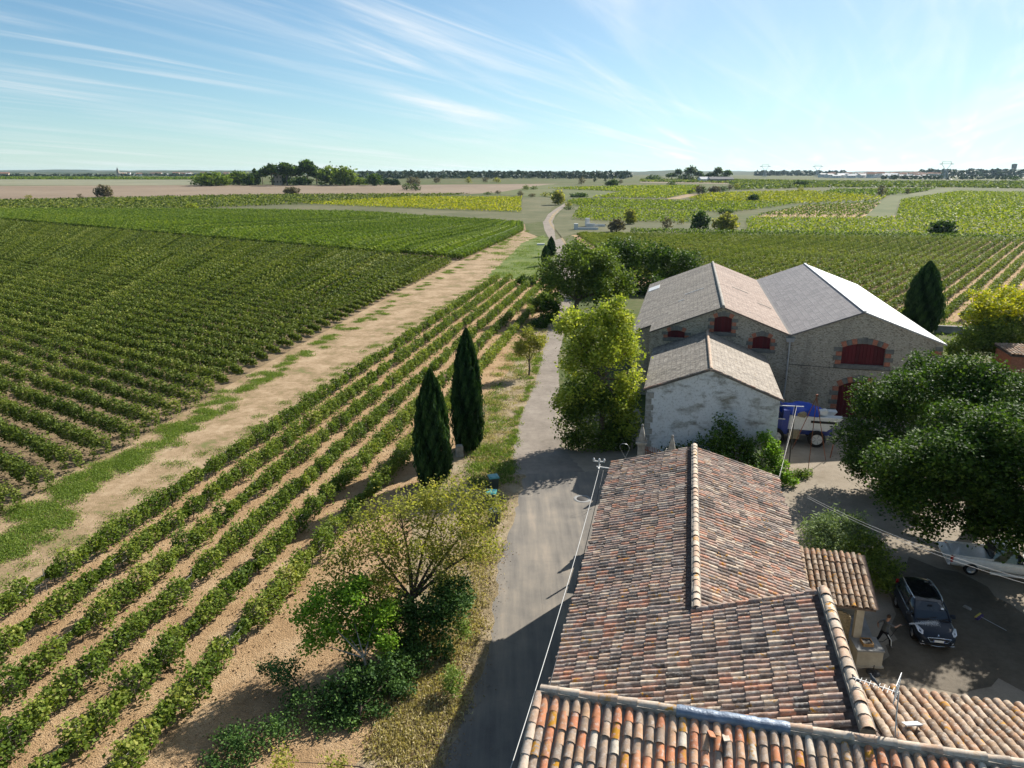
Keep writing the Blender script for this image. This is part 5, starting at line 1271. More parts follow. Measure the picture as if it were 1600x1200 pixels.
def wheel(parent, x, y, r_, w_, rim='alloy', name='wheel'):
    o = empty(name, (x, y, r_)); o.parent = parent
    s = 1 if y > 0 else -1
    MB().lathe([(r_ * .64, -w_ / 2), (r_ * .9, -w_ / 2), (r_, -w_ * .36), (r_, w_ * .36), (r_ * .9, w_ / 2), (r_ * .64, w_ / 2), (r_ * .64, -w_ / 2)], 22, axis='Y').build('tyre', MAT['tyre'], o)
    q = MB(); q.lathe([(0, s * w_ * .36), (r_ * .16, s * w_ * .38), (r_ * .55, s * w_ * .30), (r_ * .655, s * w_ * .46), (r_ * .655, -s * w_ * .46)], 18, axis='Y'); q.build('rim', MAT[rim], o)
    q = MB()
    for k in range(5):
        a = k * 2 * math.pi / 5; q.bar((math.cos(a) * r_ * .15, s * w_ * .40, math.sin(a) * r_ * .15), (math.cos(a) * r_ * .6, s * w_ * .42, math.sin(a) * r_ * .6), r_ * .13, r_ * .06)
    q.build('spoke', MAT[rim if rim != 'white_paint' else 'zinc'], o)
    return o
def car(loc, rz):
    o = empty('parked_car', loc, rz); tag(o, 'dark blue people carrier with black glass roof being washed in the courtyard', 'car')
    X = [-2.26, -2.2, -1.9, -1.3, -.5, .3, .95, 1.2, 1.6, 1.95, 2.14, 2.25]
    W = [.70, .80, .88, .915, .92, .92, .915, .91, .90, .85, .76, .60]
    ZB = [1.00, 1.06, 1.08, 1.06, 1.03, 1.01, 1.0, .985, .93, .85, .74, .62]
    Z0 = [.42, .34, .24, .20, .20, .20, .20, .20, .20, .22, .26, .34]
    secs = []
    for x, w_, zb, z0 in zip(X, W, ZB, Z0):
        half = [(0, z0), (w_ * .82, z0), (w_ * .97, z0 + .14), (w_, z0 + (zb - z0) * .45), (w_ * .985, z0 + (zb - z0) * .78), (w_ * .93, zb - .03), (w_ * .80, zb), (0, zb + (.035 if x > 1.0 else .0))]
        secs.append([Vector((x, y, z)) for y, z in half] + [Vector((x, -y, z)) for y, z in half[-2:0:-1]])
    mb = MB(); loft(mb, secs); body = mb.build('body', MAT['car_paint'], o)
    # greenhouse
    st = [(-2.12, .72, 1.05, -1.92, .58, 1.52), (-1.6, .85, 1.06, -1.55, .66, 1.60), (-.7, .87, 1.04, -.7, .69, 1.63), (.1, .875, 1.02, .0, .68, 1.615), (.75, .865, 1.0, .30, .655, 1.575), (1.22, .78, .99, .42, .60, 1.54)]
    secs = []
    for xb, wb_, zb, xt, wt, zt in st:
        secs.append([Vector((xb, -wb_, zb - .04)), Vector(((xb + xt) / 2, -(wb_ + wt) / 2 - .03, (zb + zt) / 2)), Vector((xt, -wt, zt - .05)), Vector((xt, -wt * .6, zt)), Vector((xt, 0, zt + .015)), Vector((xt, wt * .6, zt)), Vector((xt, wt, zt - .05)), Vector(((xb + xt) / 2, (wb_ + wt) / 2 + .03, (zb + zt) / 2)), Vector((xb, wb_, zb - .04))])
    mb = MB(); loft(mb, secs); mb.build('window', MAT['car_glass'], o)
    mb = MB()
    rs = [[Vector((q.x, q.y, q.z + .012)) for q in s[2:7]] for s in secs]
    n = 5; mb.add([q for s in rs for q in s], [(i * n + k, i * n + k + 1, (i + 1) * n + k + 1, (i + 1) * n + k) for i in range(5) for k in range(4)], 0, True); mb.build('roof', MAT['roof_glass'], o)
    for s_ in (-1, 1):
        MB().tube([(-1.85, s_ * .60, 1.55), (-1.5, s_ * .655, 1.635), (-.7, s_ * .685, 1.665), (.0, s_ * .675, 1.645), (.32, s_ * .64, 1.585)], .026, 6).build('roof_rail', MAT['chrome'], o)
        MB().tube([(1.24, s_ * .80, .985), (.80, s_ * .74, 1.30), (.40, s_ * .645, 1.56)], .045, 6).build('pillar', MAT['car_paint'], o)
        MB().tube([(.1, s_ * .885, 1.03), (.05, s_ * .80, 1.32), (.0, s_ * .70, 1.58)], .04, 6).build('pillar', MAT['black_plastic'], o)
        MB().tube([(1.1, s_ * .885, 1.0), (.0, s_ * .905, 1.03), (-1.4, s_ * .885, 1.075), (-2.0, s_ * .78, 1.07)], .016, 5).build('window_trim', MAT['chrome'], o)
        q = MB(); q.box((.80, s_ * 1.02, 1.05), (.14, .24, .16), None, 0, .8); q.bar((.84, s_ * .86, 1.0), (.80, s_ * .98, 1.02), .05); q.build('mirror', MAT['car_paint'], o)
        h = MB(); h.add([(2.02, s_ * .52, .74), (2.10, s_ * .70, .73), (1.98, s_ * .835, .78), (1.60, s_ * .885, .90), (1.66, s_ * .80, .925), (1.90, s_ * .66, .87)], [(0, 1, 2, 3, 4, 5) if s_ < 0 else (5, 4, 3, 2, 1, 0)])
        vs = [Vector(v) for v in h.v]; h2 = MB(); h2.prism([v + Vector((.03, s_ * .012, .015)) for v in vs], (0, 0, 0), (-.12, 0, -.05)); h2.build('headlight', MAT['lamp_glass'], o)
        MB().box((2.16, s_ * .60, .42), (.08, .16, .09)).build('fog_lamp', MAT['lamp_glass'], o)
        wheel(o, 1.37, s_ * .80, .335, .22); wheel(o, -1.37, s_ * .80, .335, .22)
        for x in (-.45, .55): MB().box((x, s_ * .925, .93), (.16, .025, .03)).build('door_handle', MAT['chrome'], o)
    MB().prism([(2.235, -.50, .68), (2.25, -.36, .50), (2.25, .36, .50), (2.235, .50, .68), (2.20, .44, .71), (2.20, -.44, .71)], (0, 0, 0), (.05, 0, 0)).build('grille', MAT['black_plastic'], o)
    lp = [(2.292, -.52, .69), (2.305, -.37, .49), (2.305, .37, .49), (2.292, .52, .69), (2.285, 0, .71), (2.292, -.52, .69)]
    MB().tube(lp, .02, 6).build('grille_frame', MAT['chrome'], o)
    pl = MB().box((2.315, 0, .555), (.015, .50, .11)).build('number_plate', MAT['plate'], o)
    for s_ in (-1, 1): MB().box((2.318, s_ * .23, .555), (.014, .04, .108)).build('plate_band', MAT['blue_paint'], pl)
    MB().box((2.22, 0, .33), (.10, 1.1, .10)).build('lower_intake', MAT['black_plastic'], o)
    MB().tube([(2.17, -.75, .27), (2.27, 0, .25), (2.17, .75, .27)], .02, 5).build('bumper_trim', MAT['chrome'], o)
    e = MB(); e.bar((2.12, 0, .80), (2.16, .0, .74), .05, .02); e.bar((2.11, .03, .81), (2.14, .05, .77), .02); e.build('emblem', MAT['chrome'], o)
    MB().box((1.21, 0, 1.005), (.12, 1.40, .03)).build('cowl', MAT['black_plastic'], o)
    for y in (-.35, .3): MB().bar((1.20, y, 1.03), (1.08, y + .55, 1.13), .02).build('wiper', MAT['black_plastic'], o)
    MB().box((.62, .0, 1.485), (.03, .20, .07), Matrix.Rotation(.9, 3, 'Y')).build('mirror_mount', MAT['black_plastic'], o)
    MB().box((.74, .52, 1.395), (.10, .13, .012), Matrix.Rotation(.63, 3, 'Y')).build('windscreen_sticker', MAT['plate'], o)
    for s_ in (-1, 1):
        MB().box((-2.14, s_ * .70, 1.05), (.12, .14, .3)).build('tail_light', MAT['tail_lamp'], o)
    return o
car((20.8, 32.5, .02), math.atan2(-2.9, -.60))

def pickup(loc, rz):
    o = empty('white_pickup', loc, rz); tag(o, 'white pickup partly hidden under the big courtyard tree', 'pickup')
    secs = []
    for x, w_, z1, z0 in ((-2.55, .84, 1.02, .55), (-2.45, .88, 1.06, .45), (-1.0, .90, 1.06, .42), (-.4, .91, 1.05, .40), (.9, .91, 1.02, .40), (1.5, .90, .98, .42), (2.2, .86, .86, .44), (2.5, .72, .72, .48)):
        half = [(0, z0), (w_ * .9, z0), (w_, z0 + .2), (w_, z1 - .1), (w_ * .93, z1), (0, z1)]
        secs.append([Vector((x, y, z)) for y, z in half] + [Vector((x, -y, z)) for y, z in half[-2:0:-1]])
    mb = MB(); loft(mb, secs); mb.build('body', MAT['white_paint'], o)
    st = [(-.55, .86, 1.03, -.35, .70, 1.72), (.1, .87, 1.03, .1, .72, 1.76), (.7, .86, 1.02, .5, .70, 1.72), (1.45, .80, 1.0, .75, .62, 1.66)]
    secs = [[Vector((a, -b_, c)), Vector((d, -e, f - .05)), Vector((d, -e * .7, f)), Vector((d, e * .7, f)), Vector((d, e, f - .05)), Vector((a, b_, c))] for a, b_, c, d, e, f in st]
    mb = MB(); loft(mb, secs, 0, False); mb.build('cab_window', MAT['car_glass'], o)
    mb = MB(); rs = [[q + Vector((0, 0, .015)) for q in s[1:5]] for s in secs]; mb.add([q for s in rs for q in s], [(i * 4 + k, i * 4 + k + 1, i * 4 + 5 + k, i * 4 + 4 + k) for i in range(3) for k in range(3)], 0, True); mb.build('roof', MAT['white_paint'], o)
    t = MB(); t.box((-1.5, 0, 1.075), (1.8, 1.55, .03)); t.build('bed_cover', MAT['white_paint'], o)
    for s_ in (-1, 1):
        MB().box((-1.5, s_ * .86, 1.12), (2.05, .08, .09)).build('bed_rail', MAT['white_paint'], o)
        MB().box((-2.50, s_ * .80, .86), (.14, .16, .36)).build('tail_light', MAT['tail_lamp'], o)
        MB().box((.3, s_ * .90, .32), (1.7, .12, .12)).build('side_step', MAT['white_paint'], o)
        wheel(o, 1.55, s_ * .80, .36, .24, 'alloy'); wheel(o, -1.5, s_ * .80, .36, .24, 'alloy')
        MB().box((1.0, s_ * 1.02, 1.12), (.12, .2, .2)).build('mirror', MAT['white_paint'], o)
    MB().prism([(-2.55, -.8, 1.02), (-2.55, .8, 1.02), (-3.0, .8, .98), (-3.0, -.8, .98)], (0, 0, 0), (0, 0, .06)).build('tailgate', MAT['white_paint'], o)
    MB().box((-2.62, 0, .52), (.12, 1.6, .14)).build('bumper', MAT['white_paint'], o)
pickup((27.75, 37.6, .02), math.atan2(-.292, .956))

# ------------------------------------------------------------------ grape harvester with blue tarpaulin
hv = empty('grape_harvester', ST(11.3, 62.0), -AZ); tag(hv, 'blue and white grape harvester with tarpaulin beside the whitewashed outbuilding', 'harvester')
for x in (-3.0, .25): 
    for y in (0, 2.3): wheel(hv, x, y + .1 if y else -.1, .70, .42, 'white_paint')
MB().box((-1.2, 1.1, 1.15), (5.4, 1.5, .5)).build('chassis', MAT['blue_paint'], hv)
MB().prism([(-2.1, .1, 1.35), (1.0, .1, 1.35), (2.2, .1, 2.55), (-2.3, .1, 2.55)], (0, 0, 0), (0, .75, 0)).build('hopper', MAT['white_paint'], hv)
MB().prism([(-2.1, 1.7, 1.35), (1.0, 1.7, 1.35), (2.0, 1.7, 2.6), (-2.3, 1.7, 2.6)], (0, 0, 0), (0, .75, 0)).build('hopper', MAT['white_paint'], hv)
MB().box((.7, .085, 2.12), (2.0, .04, .20)).build('stripe', MAT['black_plastic'], hv)
MB().box((-3.6, 1.1, 1.5), (2.4, 2.0, 1.3)).build('engine_cover', MAT['blue_paint'], hv)
cb = MB(); cb.box((-3.7, .7, 2.9), (1.6, 1.5, 1.6), None, 0, .92); cb.build('cab', MAT['car_glass'], hv)
MB().box((-3.7, .7, 3.74), (1.8, 1.65, .16)).build('cab_roof', MAT['tarp_blue'], hv)
for dx in (-.78, .78):
    for dy in (-.72, .72): MB().bar((-3.7 + dx, .7 + dy, 2.1), (-3.7 + dx * .92, .7 + dy * .92, 3.7), .07).build('cab_post', MAT['blue_paint'], hv)
MB().prism([(-2.6, .0, .9), (-2.1, .0, .9), (-2.0, .0, 3.0), (-2.5, .0, 3.0)], (0, 0, 0), (0, 2.2, 0)).build('arch_frame', MAT['blue_paint'], hv)
MB().box((-1.55, -.1, 1.0), (.8, .5, .7)).build('fuel_tank', MAT['reed'], hv)
MB().bar((-4.6, -.4, 2.35), (-2.4, -.4, 2.35), .06).build('hand_rail', MAT['white_metal'], hv)
tb = bmesh.new(); bmesh.ops.create_icosphere(tb, subdivisions=4, radius=1)
for v in tb.verts:
    p = v.co.copy(); k = 1 + .12 * math.sin(p.x * 7 + p.y * 3) + .10 * math.sin(p.y * 9 - p.z * 5 + p.x * 4) + random.uniform(-.03, .03)
    v.co = Vector((p.x * 1.75 * k, p.y * 1.1 * k, max(-.05, p.z * .75 * k)))
me = bpy.data.meshes.new('tarpaulin'); tb.to_mesh(me); tb.free(); me.materials.append(MAT['tarp_blue'])
for pl_ in me.polygons: pl_.use_smooth = True
o = link('tarpaulin', me); o.location = ST(10.3, 63.1, 2.62); o.rotation_euler = (0, 0, -AZ); tag(o, 'crumpled blue tarpaulin heaped on the grape harvester', 'tarpaulin')
for s, t, h_, d, lab, m_ in ((11.9, 62.6, 2.85, (.8, .5, .5), 'white sack on top of the harvester hopper', 'white_paint'), (10.2, 61.9, 2.75, (.7, .4, .4), 'wooden crate on the side of the harvester', 'reed')):
    bm2 = bmesh.new(); bmesh.ops.create_cube(bm2, size=1); bmesh.ops.bevel(bm2, geom=bm2.edges[:], offset=.16, segments=2, affect='EDGES')
    for v in bm2.verts: v.co = Vector((v.co.x * d[0], v.co.y * d[1], v.co.z * d[2] * (1 + .2 * math.sin(v.co.x * 4))))
    me = bpy.data.meshes.new('load'); bm2.to_mesh(me); bm2.free(); me.materials.append(MAT[m_]); o = link('sack' if 'sack' in lab else 'crate', me); o.location = ST(s, t, h_); o.rotation_euler = (0, 0, -AZ + .2); tag(o, lab, 'sack' if 'sack' in lab else 'crate')

# ------------------------------------------------------------------ rusty tripod, line support, cables in the yard
p0 = G(1262, 740); tz = AT(1263, 617, p0.y).z; q1 = G(1290, 719); q2 = G(1297, 716)
tr_ = empty('rusty_tripod', p0); tag(tr_, 'tall thin rusty tripod mast standing in the courtyard', 'mast')
tp_ = Vector((0, 0, tz))
MB().tube([(0, 0, 0), tp_], .028, 6).build('leg', MAT['rust'], tr_)
MB().tube([q1 - p0, tp_ * .97], .028, 6).build('leg', MAT['rust'], tr_)
MB().tube([q1 - p0 + Vector((-1.8, 2.4, 0)), tp_ * .98], .028, 6).build('leg', MAT['rust'], tr_)
MB().box(tp_ - Vector((0, 0, .05)), (.14, .14, .16)).build('head', MAT['rust'], tr_)
tag(MB().tube([q2, q2 + Vector((.12, 0, 1.15))], .045, 6).build('short_post', MAT['rust']), 'short leaning rusty post beside the tripod foot', 'post')
Yp = 52.5; sp_ = AT(1243, 634, Yp); cs = empty('line_support', (sp_.x, sp_.y, 0)); tag(cs, 'metal post with white crossbar holding two cables to the house', 'post')
MB().tube([(0, 0, 0), (0, 0, sp_.z)], .045, 6).build('pole', MAT['iron'], cs)
MB().bar(AT(1216, 633.5, Yp) - cs.location, AT(1256, 635.5, Yp) - cs.location, .06).build('crossbar', MAT['white_metal'], cs)
for k in (0, 1):
    a = AT(1241 + k * 4, 635, Yp); b_ = ST(5.2, 36.2 + .4 * k, 6.6)
    tag(MB().tube(sagline(a, b_, .25), .011, 5).build('power_cable', MAT['wire'] if k else MAT['cable_dark']), ('pale' if k else 'dark') + ' cable from the white crossbar post down to the house', 'cable')
for k in (0, 1):
    a = ST(4.9, 26.0, 7.9); a = AT(1262, 775 + 3 * k, 38); e_ = AT(1620, 910 + 7 * k, 27)
    tag(MB().tube(sagline(a, e_, .35), .010, 5).build('power_cable', MAT['cable']), ('upper' if k == 0 else 'lower') + ' of the two cables crossing the courtyard over the car', 'cable')

# ------------------------------------------------------------------ concrete cistern, boxes, broom, bins
c0 = G(1355, 1038); cz = empty('concrete_cistern', (c0.x, c0.y + .3, 0), -AZ * .4); tag(cz, 'cream concrete cistern with grey flat lid near the lean to', 'cistern')
MB().box((0, 0, .44), (1.15, 1.05, .80)).build('tank', MAT['render_cream'], cz); MB().box((0, 0, .87), (1.22, 1.12, .08)).build('lid', MAT['concrete'], cz); MB().box((0, 0, .04), (1.3, 1.2, .08)).build('foot', MAT['render_cream'], cz)
wx = empty('wooden_box', (c0.x - .02, c0.y + .28, .91), -.1); tag(wx, 'small open wooden box on the grey cistern lid', 'box')
plain('wood_light', (0.42, 0.26, 0.12), 0.8, 0.2, 0.25, 12)
for x, y, dx, dy in ((0, -.24, .46, .03), (0, .24, .46, .03), (-.22, 0, .03, .46), (.22, 0, .03, .46)): MB().box((x, y, .08), (dx, dy, .16)).build('side', MAT['wood_light'], wx)
MB().box((0, 0, .10), (.42, .44, .03)).build('content', MAT['iron'], wx)
pb_ = G(1364, 1052); pz = empty('parasol_base', pb_); tag(pz, 'black round parasol base with short rod below the cistern', 'parasol base')
MB().lathe([(0, 0), (.30, 0), (.30, .05), (.10, .09), (0, .09)], 20).build('disc', MAT['black_plastic'], pz); MB().tube([(0, 0, .05), (0, 0, .42)], .025, 8).build('rod', MAT['iron'], pz)
hc = G(1326, 1020); hz = empty('hose_reel', (hc.x, hc.y, 0), .4); tag(hz, 'coil of black hose beside the cream cistern', 'hose')
for k in range(4): MB().tube([(.42 * math.cos(a) + .02 * k, .42 * math.sin(a), .08 + .07 * k + .03 * math.sin(3 * a)) for a in [i * math.pi / 8 for i in range(17)]], .03, 6).build('coil', MAT['black_plastic'], hz)
br = G(1530, 966); bz = empty('broom', br, -.95); tag(bz, 'broom with yellow and purple head lying on the wet gravel', 'broom')
gloss('yellow_plastic', (0.55, 0.42, 0.05), .4); gloss('purple_plastic', (0.06, 0.03, 0.13), .5)
MB().box((0, 0, .07), (.14, .62, .10)).build('bristles', MAT['purple_plastic'], bz); MB().box((-.08, 0, .13), (.08, .58, .06)).build('head', MAT['yellow_plastic'], bz)
MB().tube([(.06, 0, .12), (1.3, -.1, .04)], .014, 6).build('handle', MAT['zinc'], bz)
st_ = MB(); st_.box((0, 0, .06), (.16, .42, .12), Matrix.Rotation(.5, 3, 'Z'), 0, .8); tag(st_.build('kerb_stone', MAT['pale_stone'], None, G(1511, 951)), 'small pale stone lying near the broom', 'stone')
gloss('lid_teal', (0.05, 0.24, 0.235), .35); gloss('bin_dark', (0.03, 0.05, 0.045), .5)
def wbin(u, v, lab, m_, rz):
    p = G(u, v, 1.02); o = empty('wheeled_bin', (p.x, p.y, 0), rz); tag(o, lab, 'bin', 'wheeled bins on the verge')
    MB().box((0, 0, .52), (.56, .56, .92), None, 0, 1.18).build('body', MAT['bin_dark'], o)
    l = MB(); l.box((0, 0, 1.02), (.78, .80, .07), None, 0, .9); l.box((.0, -.40, 1.0), (.70, .06, .06)); l.build('lid', MAT[m_], o)
    for sx in (-1, 1): MB().box((sx * .2, .0, 1.065), (.12, .6, .02)).build('lid_rib', MAT[m_], o); MB().lathe([(0, -.03), (.1, -.03), (.1, .03), (0, .03)], 12, (sx * .28, .28, .10), axis='X').build('wheel', MAT['tyre'], o)
    MB().bar((-.25, .44, .98), (.25, .44, .98), .04).build('handle', MAT['bin_dark'], o)
wbin(771, 744, 'wheeled bin with a clean teal lid on the road verge', 'lid_teal', .25); wbin(767, 768, 'wheeled bin half hidden by yellow leaves next to the teal one', 'lid_teal', -.1); wbin(772, 796, 'wheeled bin with a dark lid under the sparse tree', 'bin_dark', .4)
sp0 = G(718, 713); sb = empty('stone_block', sp0, .2); tag(sb, 'squared pale stone block at the foot of the taller cypress', 'stone')
MB().box((0, 0, .45), (.62, .5, .9), None, 0, .9).build('block', MAT['pale_stone'], sb); MB().box((.02, .02, .93), (.5, .42, .08), None, 0, .85).build('cap', MAT['pale_stone'], sb)
mh = G(910, 780); mo = empty('manhole', mh + Vector((0, 0, .034))); tag(mo, 'round iron manhole cover set in the road by the house', 'manhole')
MB().lathe([(0, .012), (.40, .012), (.42, .0)], 24).build('cover', MAT['iron'], mo); MB().lathe([(.42, 0), (.43, .010), (.62, .010), (.63, 0)], 24).build('collar', MAT['concrete'], mo)
bw = G(1463, 520); w_ = empty('field_wall', (bw.x, bw.y, 0), -AZ); tag(w_, 'low grey concrete wall between the cypress and the golden tree', 'wall')
MB().box((2.2, 0, .5), (5.0, .35, 1.0)).build('wall', MAT['concrete'], w_); MB().box((2.2, 0, 1.04), (5.2, .5, .08)).build('coping', MAT['concrete'], w_)

# ------------------------------------------------------------------ the person hosing the car
plain('skin', (0.46, 0.26, 0.17), 0.6, 0.3, 0.08, 10); plain('shirt', (0.115, 0.125, 0.135), 0.9, 0.1, 0.15, 9); plain('trousers', (0.016, 0.016, 0.02), 0.9, 0.1, 0.15, 9); plain('hair', (0.05, 0.032, 0.02), 0.8, 0.2, 0.2, 20); plain('shoe', (0.20, 0.20, 0.20), 0.7, 0.2, 0.15, 9)
def skin(name, pts, edges, parent, mats, pick, sub=2, root=0):
    me = bpy.data.meshes.new(name); me.from_pydata([p[:3] for p in pts], edges, [])
    bm = bmesh.new(); bm.from_mesh(me); ly = bm.verts.layers.skin.verify(); bm.verts.ensure_lookup_table()
    for i, v in enumerate(bm.verts): v[ly].radius = (pts[i][3], pts[i][4] if len(pts[i]) > 4 else pts[i][3]); v[ly].use_root = (i == root)
    bm.to_mesh(me); bm.free()
    t_ = bpy.data.objects.new(name, me); COL.objects.link(t_); t_.modifiers.new('s', 'SKIN'); sm = t_.modifiers.new('d', 'SUBSURF'); sm.levels = sub; sm.render_levels = sub
    dg = bpy.context.evaluated_depsgraph_get(); out = bpy.data.meshes.new_from_object(t_.evaluated_get(dg))
    bpy.data.objects.remove(t_); out.materials.clear()
    for m_ in mats: out.materials.append(MAT[m_])
    for pl_ in out.polygons: pl_.material_index = pick(pl_.center); pl_.use_smooth = True
    o = link(name, out, parent); return o
man = empty('person', G(1378, 1011), R(8)); tag(man, 'person in a grey t shirt and black trousers hosing down the dark car', 'person')
# x forward (towards the car), y left, z up; long stride, right arm stretched forward, left arm back
J = [(0, 0, .90, .135, .115), (.02, 0, 1.10, .135, .105), (.05, 0, 1.30, .17, .115), (.075, 0, 1.42, .10, .09), (.10, 0, 1.50, .055), (.125, 0, 1.57, .08, .085), (.135, 0, 1.66, .088, .10), (.13, 0, 1.735, .055, .06),
     (.07, -.19, 1.39, .062), (.33, -.27, 1.24, .046), (.57, -.20, 1.29, .034), (.64, -.18, 1.31, .038, .022),
     (.04, .19, 1.38, .062), (-.17, .30, 1.20, .046), (-.10, .38, .98, .034), (-.08, .39, .92, .036, .022),
     (.04, -.10, .86, .095), (.26, -.12, .50, .066), (.33, -.12, .10, .045), (.45, -.13, .045, .042, .034),
     (-.04, .10, .86, .095), (-.14, .13, .48, .066), (-.40, .14, .14, .045), (-.31, .16, .045, .042, .034)]
E_ = [(0, 1), (1, 2), (2, 3), (3, 4), (4, 5), (5, 6), (6, 7), (2, 8), (8, 9), (9, 10), (10, 11), (2, 12), (12, 13), (13, 14), (14, 15), (0, 16), (16, 17), (17, 18), (18, 19), (0, 20), (20, 21), (21, 22), (22, 23)]
def bodymat(c):
    if c.z < .085: return 3
    if c.z < .93 and abs(c.y) < .26 and not (c.x < -.02 and c.y > .27 and c.z > .7): return 2
    if c.z > 1.455: return 0
    if c.x > .27 or c.y > .28: return 0
    return 1
skin('body', J, E_, man, ['skin', 'shirt', 'trousers', 'shoe'], bodymat)
hr = bmesh.new(); bmesh.ops.create_uvsphere(hr, u_segments=14, v_segments=10, radius=.108)
for v in hr.verts: v.co = Vector((v.co.x * 1.0, v.co.y * .92, v.co.z * .95)) + (Vector((.05, 0, .04)) if v.co.z < -.02 and v.co.x > .02 else Vector())
bmesh.ops.delete(hr, geom=[v for v in hr.verts if v.co.z < -.035 or (v.co.x > .06 and v.co.z < .035)], context='VERTS')
me = bpy.data.meshes.new('hair'); hr.to_mesh(me); hr.free(); me.materials.append(MAT['hair']); o = link('hair', me, man); o.location = (.118, 0, 1.675)
fc = MB(); fc.tube([(.21, 0, 1.665), (.245, 0, 1.63), (.22, 0, 1.615)], [.012, .017, .010], 6); fc.box((.205, 0, 1.585), (.02, .05, .012)); fc.build('nose', MAT['skin'], man)
for s_ in (-1, 1):
    MB().lathe([(0, -.012), (.014, 0), (0, .012)], 8, (.205, s_ * .035, 1.665)).build('eye', MAT['iron'], man)
    MB().lathe([(0, -.035), (.02, -.01), (.022, .015), (0, .035)], 8, (.12, s_ * .088, 1.65)).build('ear', MAT['skin'], man)
    for (hx, hy, hz_, dx) in (((.655, -.18, 1.305, 1),) if s_ < 0 else ((-.075, .395, .90, 0),)):
        for k in range(4):
            L = (.068, .078, .074, .058)[k]; y = hy + (k - 1.5) * .019
            pts = [(hx, y, hz_), (hx + L * .5, y, hz_ - .012), (hx + L * .75, y, hz_ - .045), (hx + L * .45, y, hz_ - .062)] if dx else [(hx, y, hz_), (hx + .012, y, hz_ - L * .55), (hx + .035, y, hz_ - L)]
            MB().tube(pts, [.0095] * (len(pts) - 1) + [.007], 6).build('finger', MAT['skin'], man)
        pts = [(hx - .03, hy + .03, hz_), (hx + .01, hy + .048, hz_ - .02), (hx + .04, hy + .035, hz_ - .04)] if dx else [(hx + .02, hy - .02, hz_ + .03), (hx + .045, hy - .03, hz_ - .01)]
        MB().tube(pts, [.011, .010, .008][:len(pts)], 6).build('thumb', MAT['skin'], man)
MB().tube([(.07, -.185, .80), (.28, -.195, .48), (.34, -.175, .14)], .022, 6).build('trouser_stripe', MAT['plate'], man)
mw = Matrix.Translation(man.location) @ Matrix.Rotation(man.rotation_euler.z, 4, 'Z')
lz = empty('hose_lance', mw @ Vector((.66, -.18, 1.27)), man.rotation_euler.z); tag(lz, 'black spray lance held out towards the car', 'lance')
MB().tube([(-.10, 0, -.06), (0, 0, 0), (.16, 0, .02), (.42, 0, .03)], [.02, .022, .015, .011], 8).build('lance', MAT['black_plastic'], lz)
MB().tube([(-.10, 0, -.06), (-.3, .1, -.6), (-.5, .4, -1.15), (-.9, .6, -1.24), (-1.6, .9, -1.24), (-2.0, .6, -1.24)], .016, 6).build('hose', MAT['black_plastic'], lz)
m, nt, b_ = new_mat('spray', .3, .3); b_.inputs['Base Color'].default_value = (.75, .8, .85, 1); b_.inputs['Alpha'].default_value = .55
g = np.random.default_rng(5); n = 2600; k = g.random(n) ** .8; L = 1.55
P = np.stack([.44 + k * L, g.normal(0, 1, n) * (.012 + .07 * k), .03 - .10 * k * k + g.normal(0, 1, n) * (.012 + .06 * k)], 1)
o = link('water_jet', leaf_mesh('water_jet', P, .022 * g.uniform(.5, 1.5, n), MAT['spray'], rng=g)); o.location = lz.location; o.rotation_euler = lz.rotation_euler; tag(o, 'fine jet of water sprayed at the car', 'water', None, 'stuff')
# ================================================================== FAR COUNTRY
def zpx(v, Y):           # height of a pixel row at a distance straight ahead
    return AT(800, v, Y).z
g = np.random.default_rng(91)
def hill(name, pts, Y, depth, mat, seed, rough=1.5):
    """a long low rise: crest heights given as (u, v) pixels at distance Y"""
    mb = MB(); gg = random.Random(seed); xs = []
    us = np.linspace(pts[0][0], pts[-1][0], 140)
    cre = [(AT(u, 270, Y).x, zpx(np.interp(u, [p[0] for p in pts], [p[1] for p in pts]), Y) + gg.uniform(-rough, rough)) for u in us]
    n = len(cre); rows = []
    for f, dz in ((-.55, None), (-.3, .55), (0, 1.0), (.5, .6), (1.0, None)):
        rows.append([(x * (1 + f * depth / Y), Y + f * depth, (T(Y) - 3 if dz is None else T(Y) + (z - T(Y)) * dz + gg.uniform(-rough, rough) * .6)) for x, z in cre])
    mb.add([q for r_ in rows for q in r_], [(i * n + k, i * n + k + 1, (i + 1) * n + k + 1, (i + 1) * n + k) for i in range(len(rows) - 1) for k in range(n - 1)], 0, True)
    o = mb.build(name, MAT[mat]); o['kind'] = 'structure'; return o
ground_mat('far_wood', [(0.36, (0.045, 0.065, 0.032)), (0.5, (0.075, 0.095, 0.045)), (0.64, (0.17, 0.155, 0.09))], 0.006, 0.02, 0.06, bmp=0)
hill('hills', [(-400, 266), (0, 266), (130, 264.5), (160, 266.2), (300, 266), (480, 267), (700, 268), (1000, 268), (1150, 267), (1300, 268), (2000, 266)], 8500, 2500, 'far_wood', 1, 3)
hill('hills', [(-400, 269), (180, 269), (330, 266.5), (420, 268.5), (600, 270), (700, 268.5), (850, 268), (960, 269.5), (1060, 266), (1120, 268), (1300, 269.5), (1500, 266), (1620, 264), (2000, 263)], 4600, 1200, 'far_wood', 2, 2)
hill('hills', [(500, 273), (620, 271.5), (700, 270), (800, 269), (870, 268.5), (940, 271), (1000, 273), (1100, 274)], 2600, 500, 'far_wood', 3, 1)
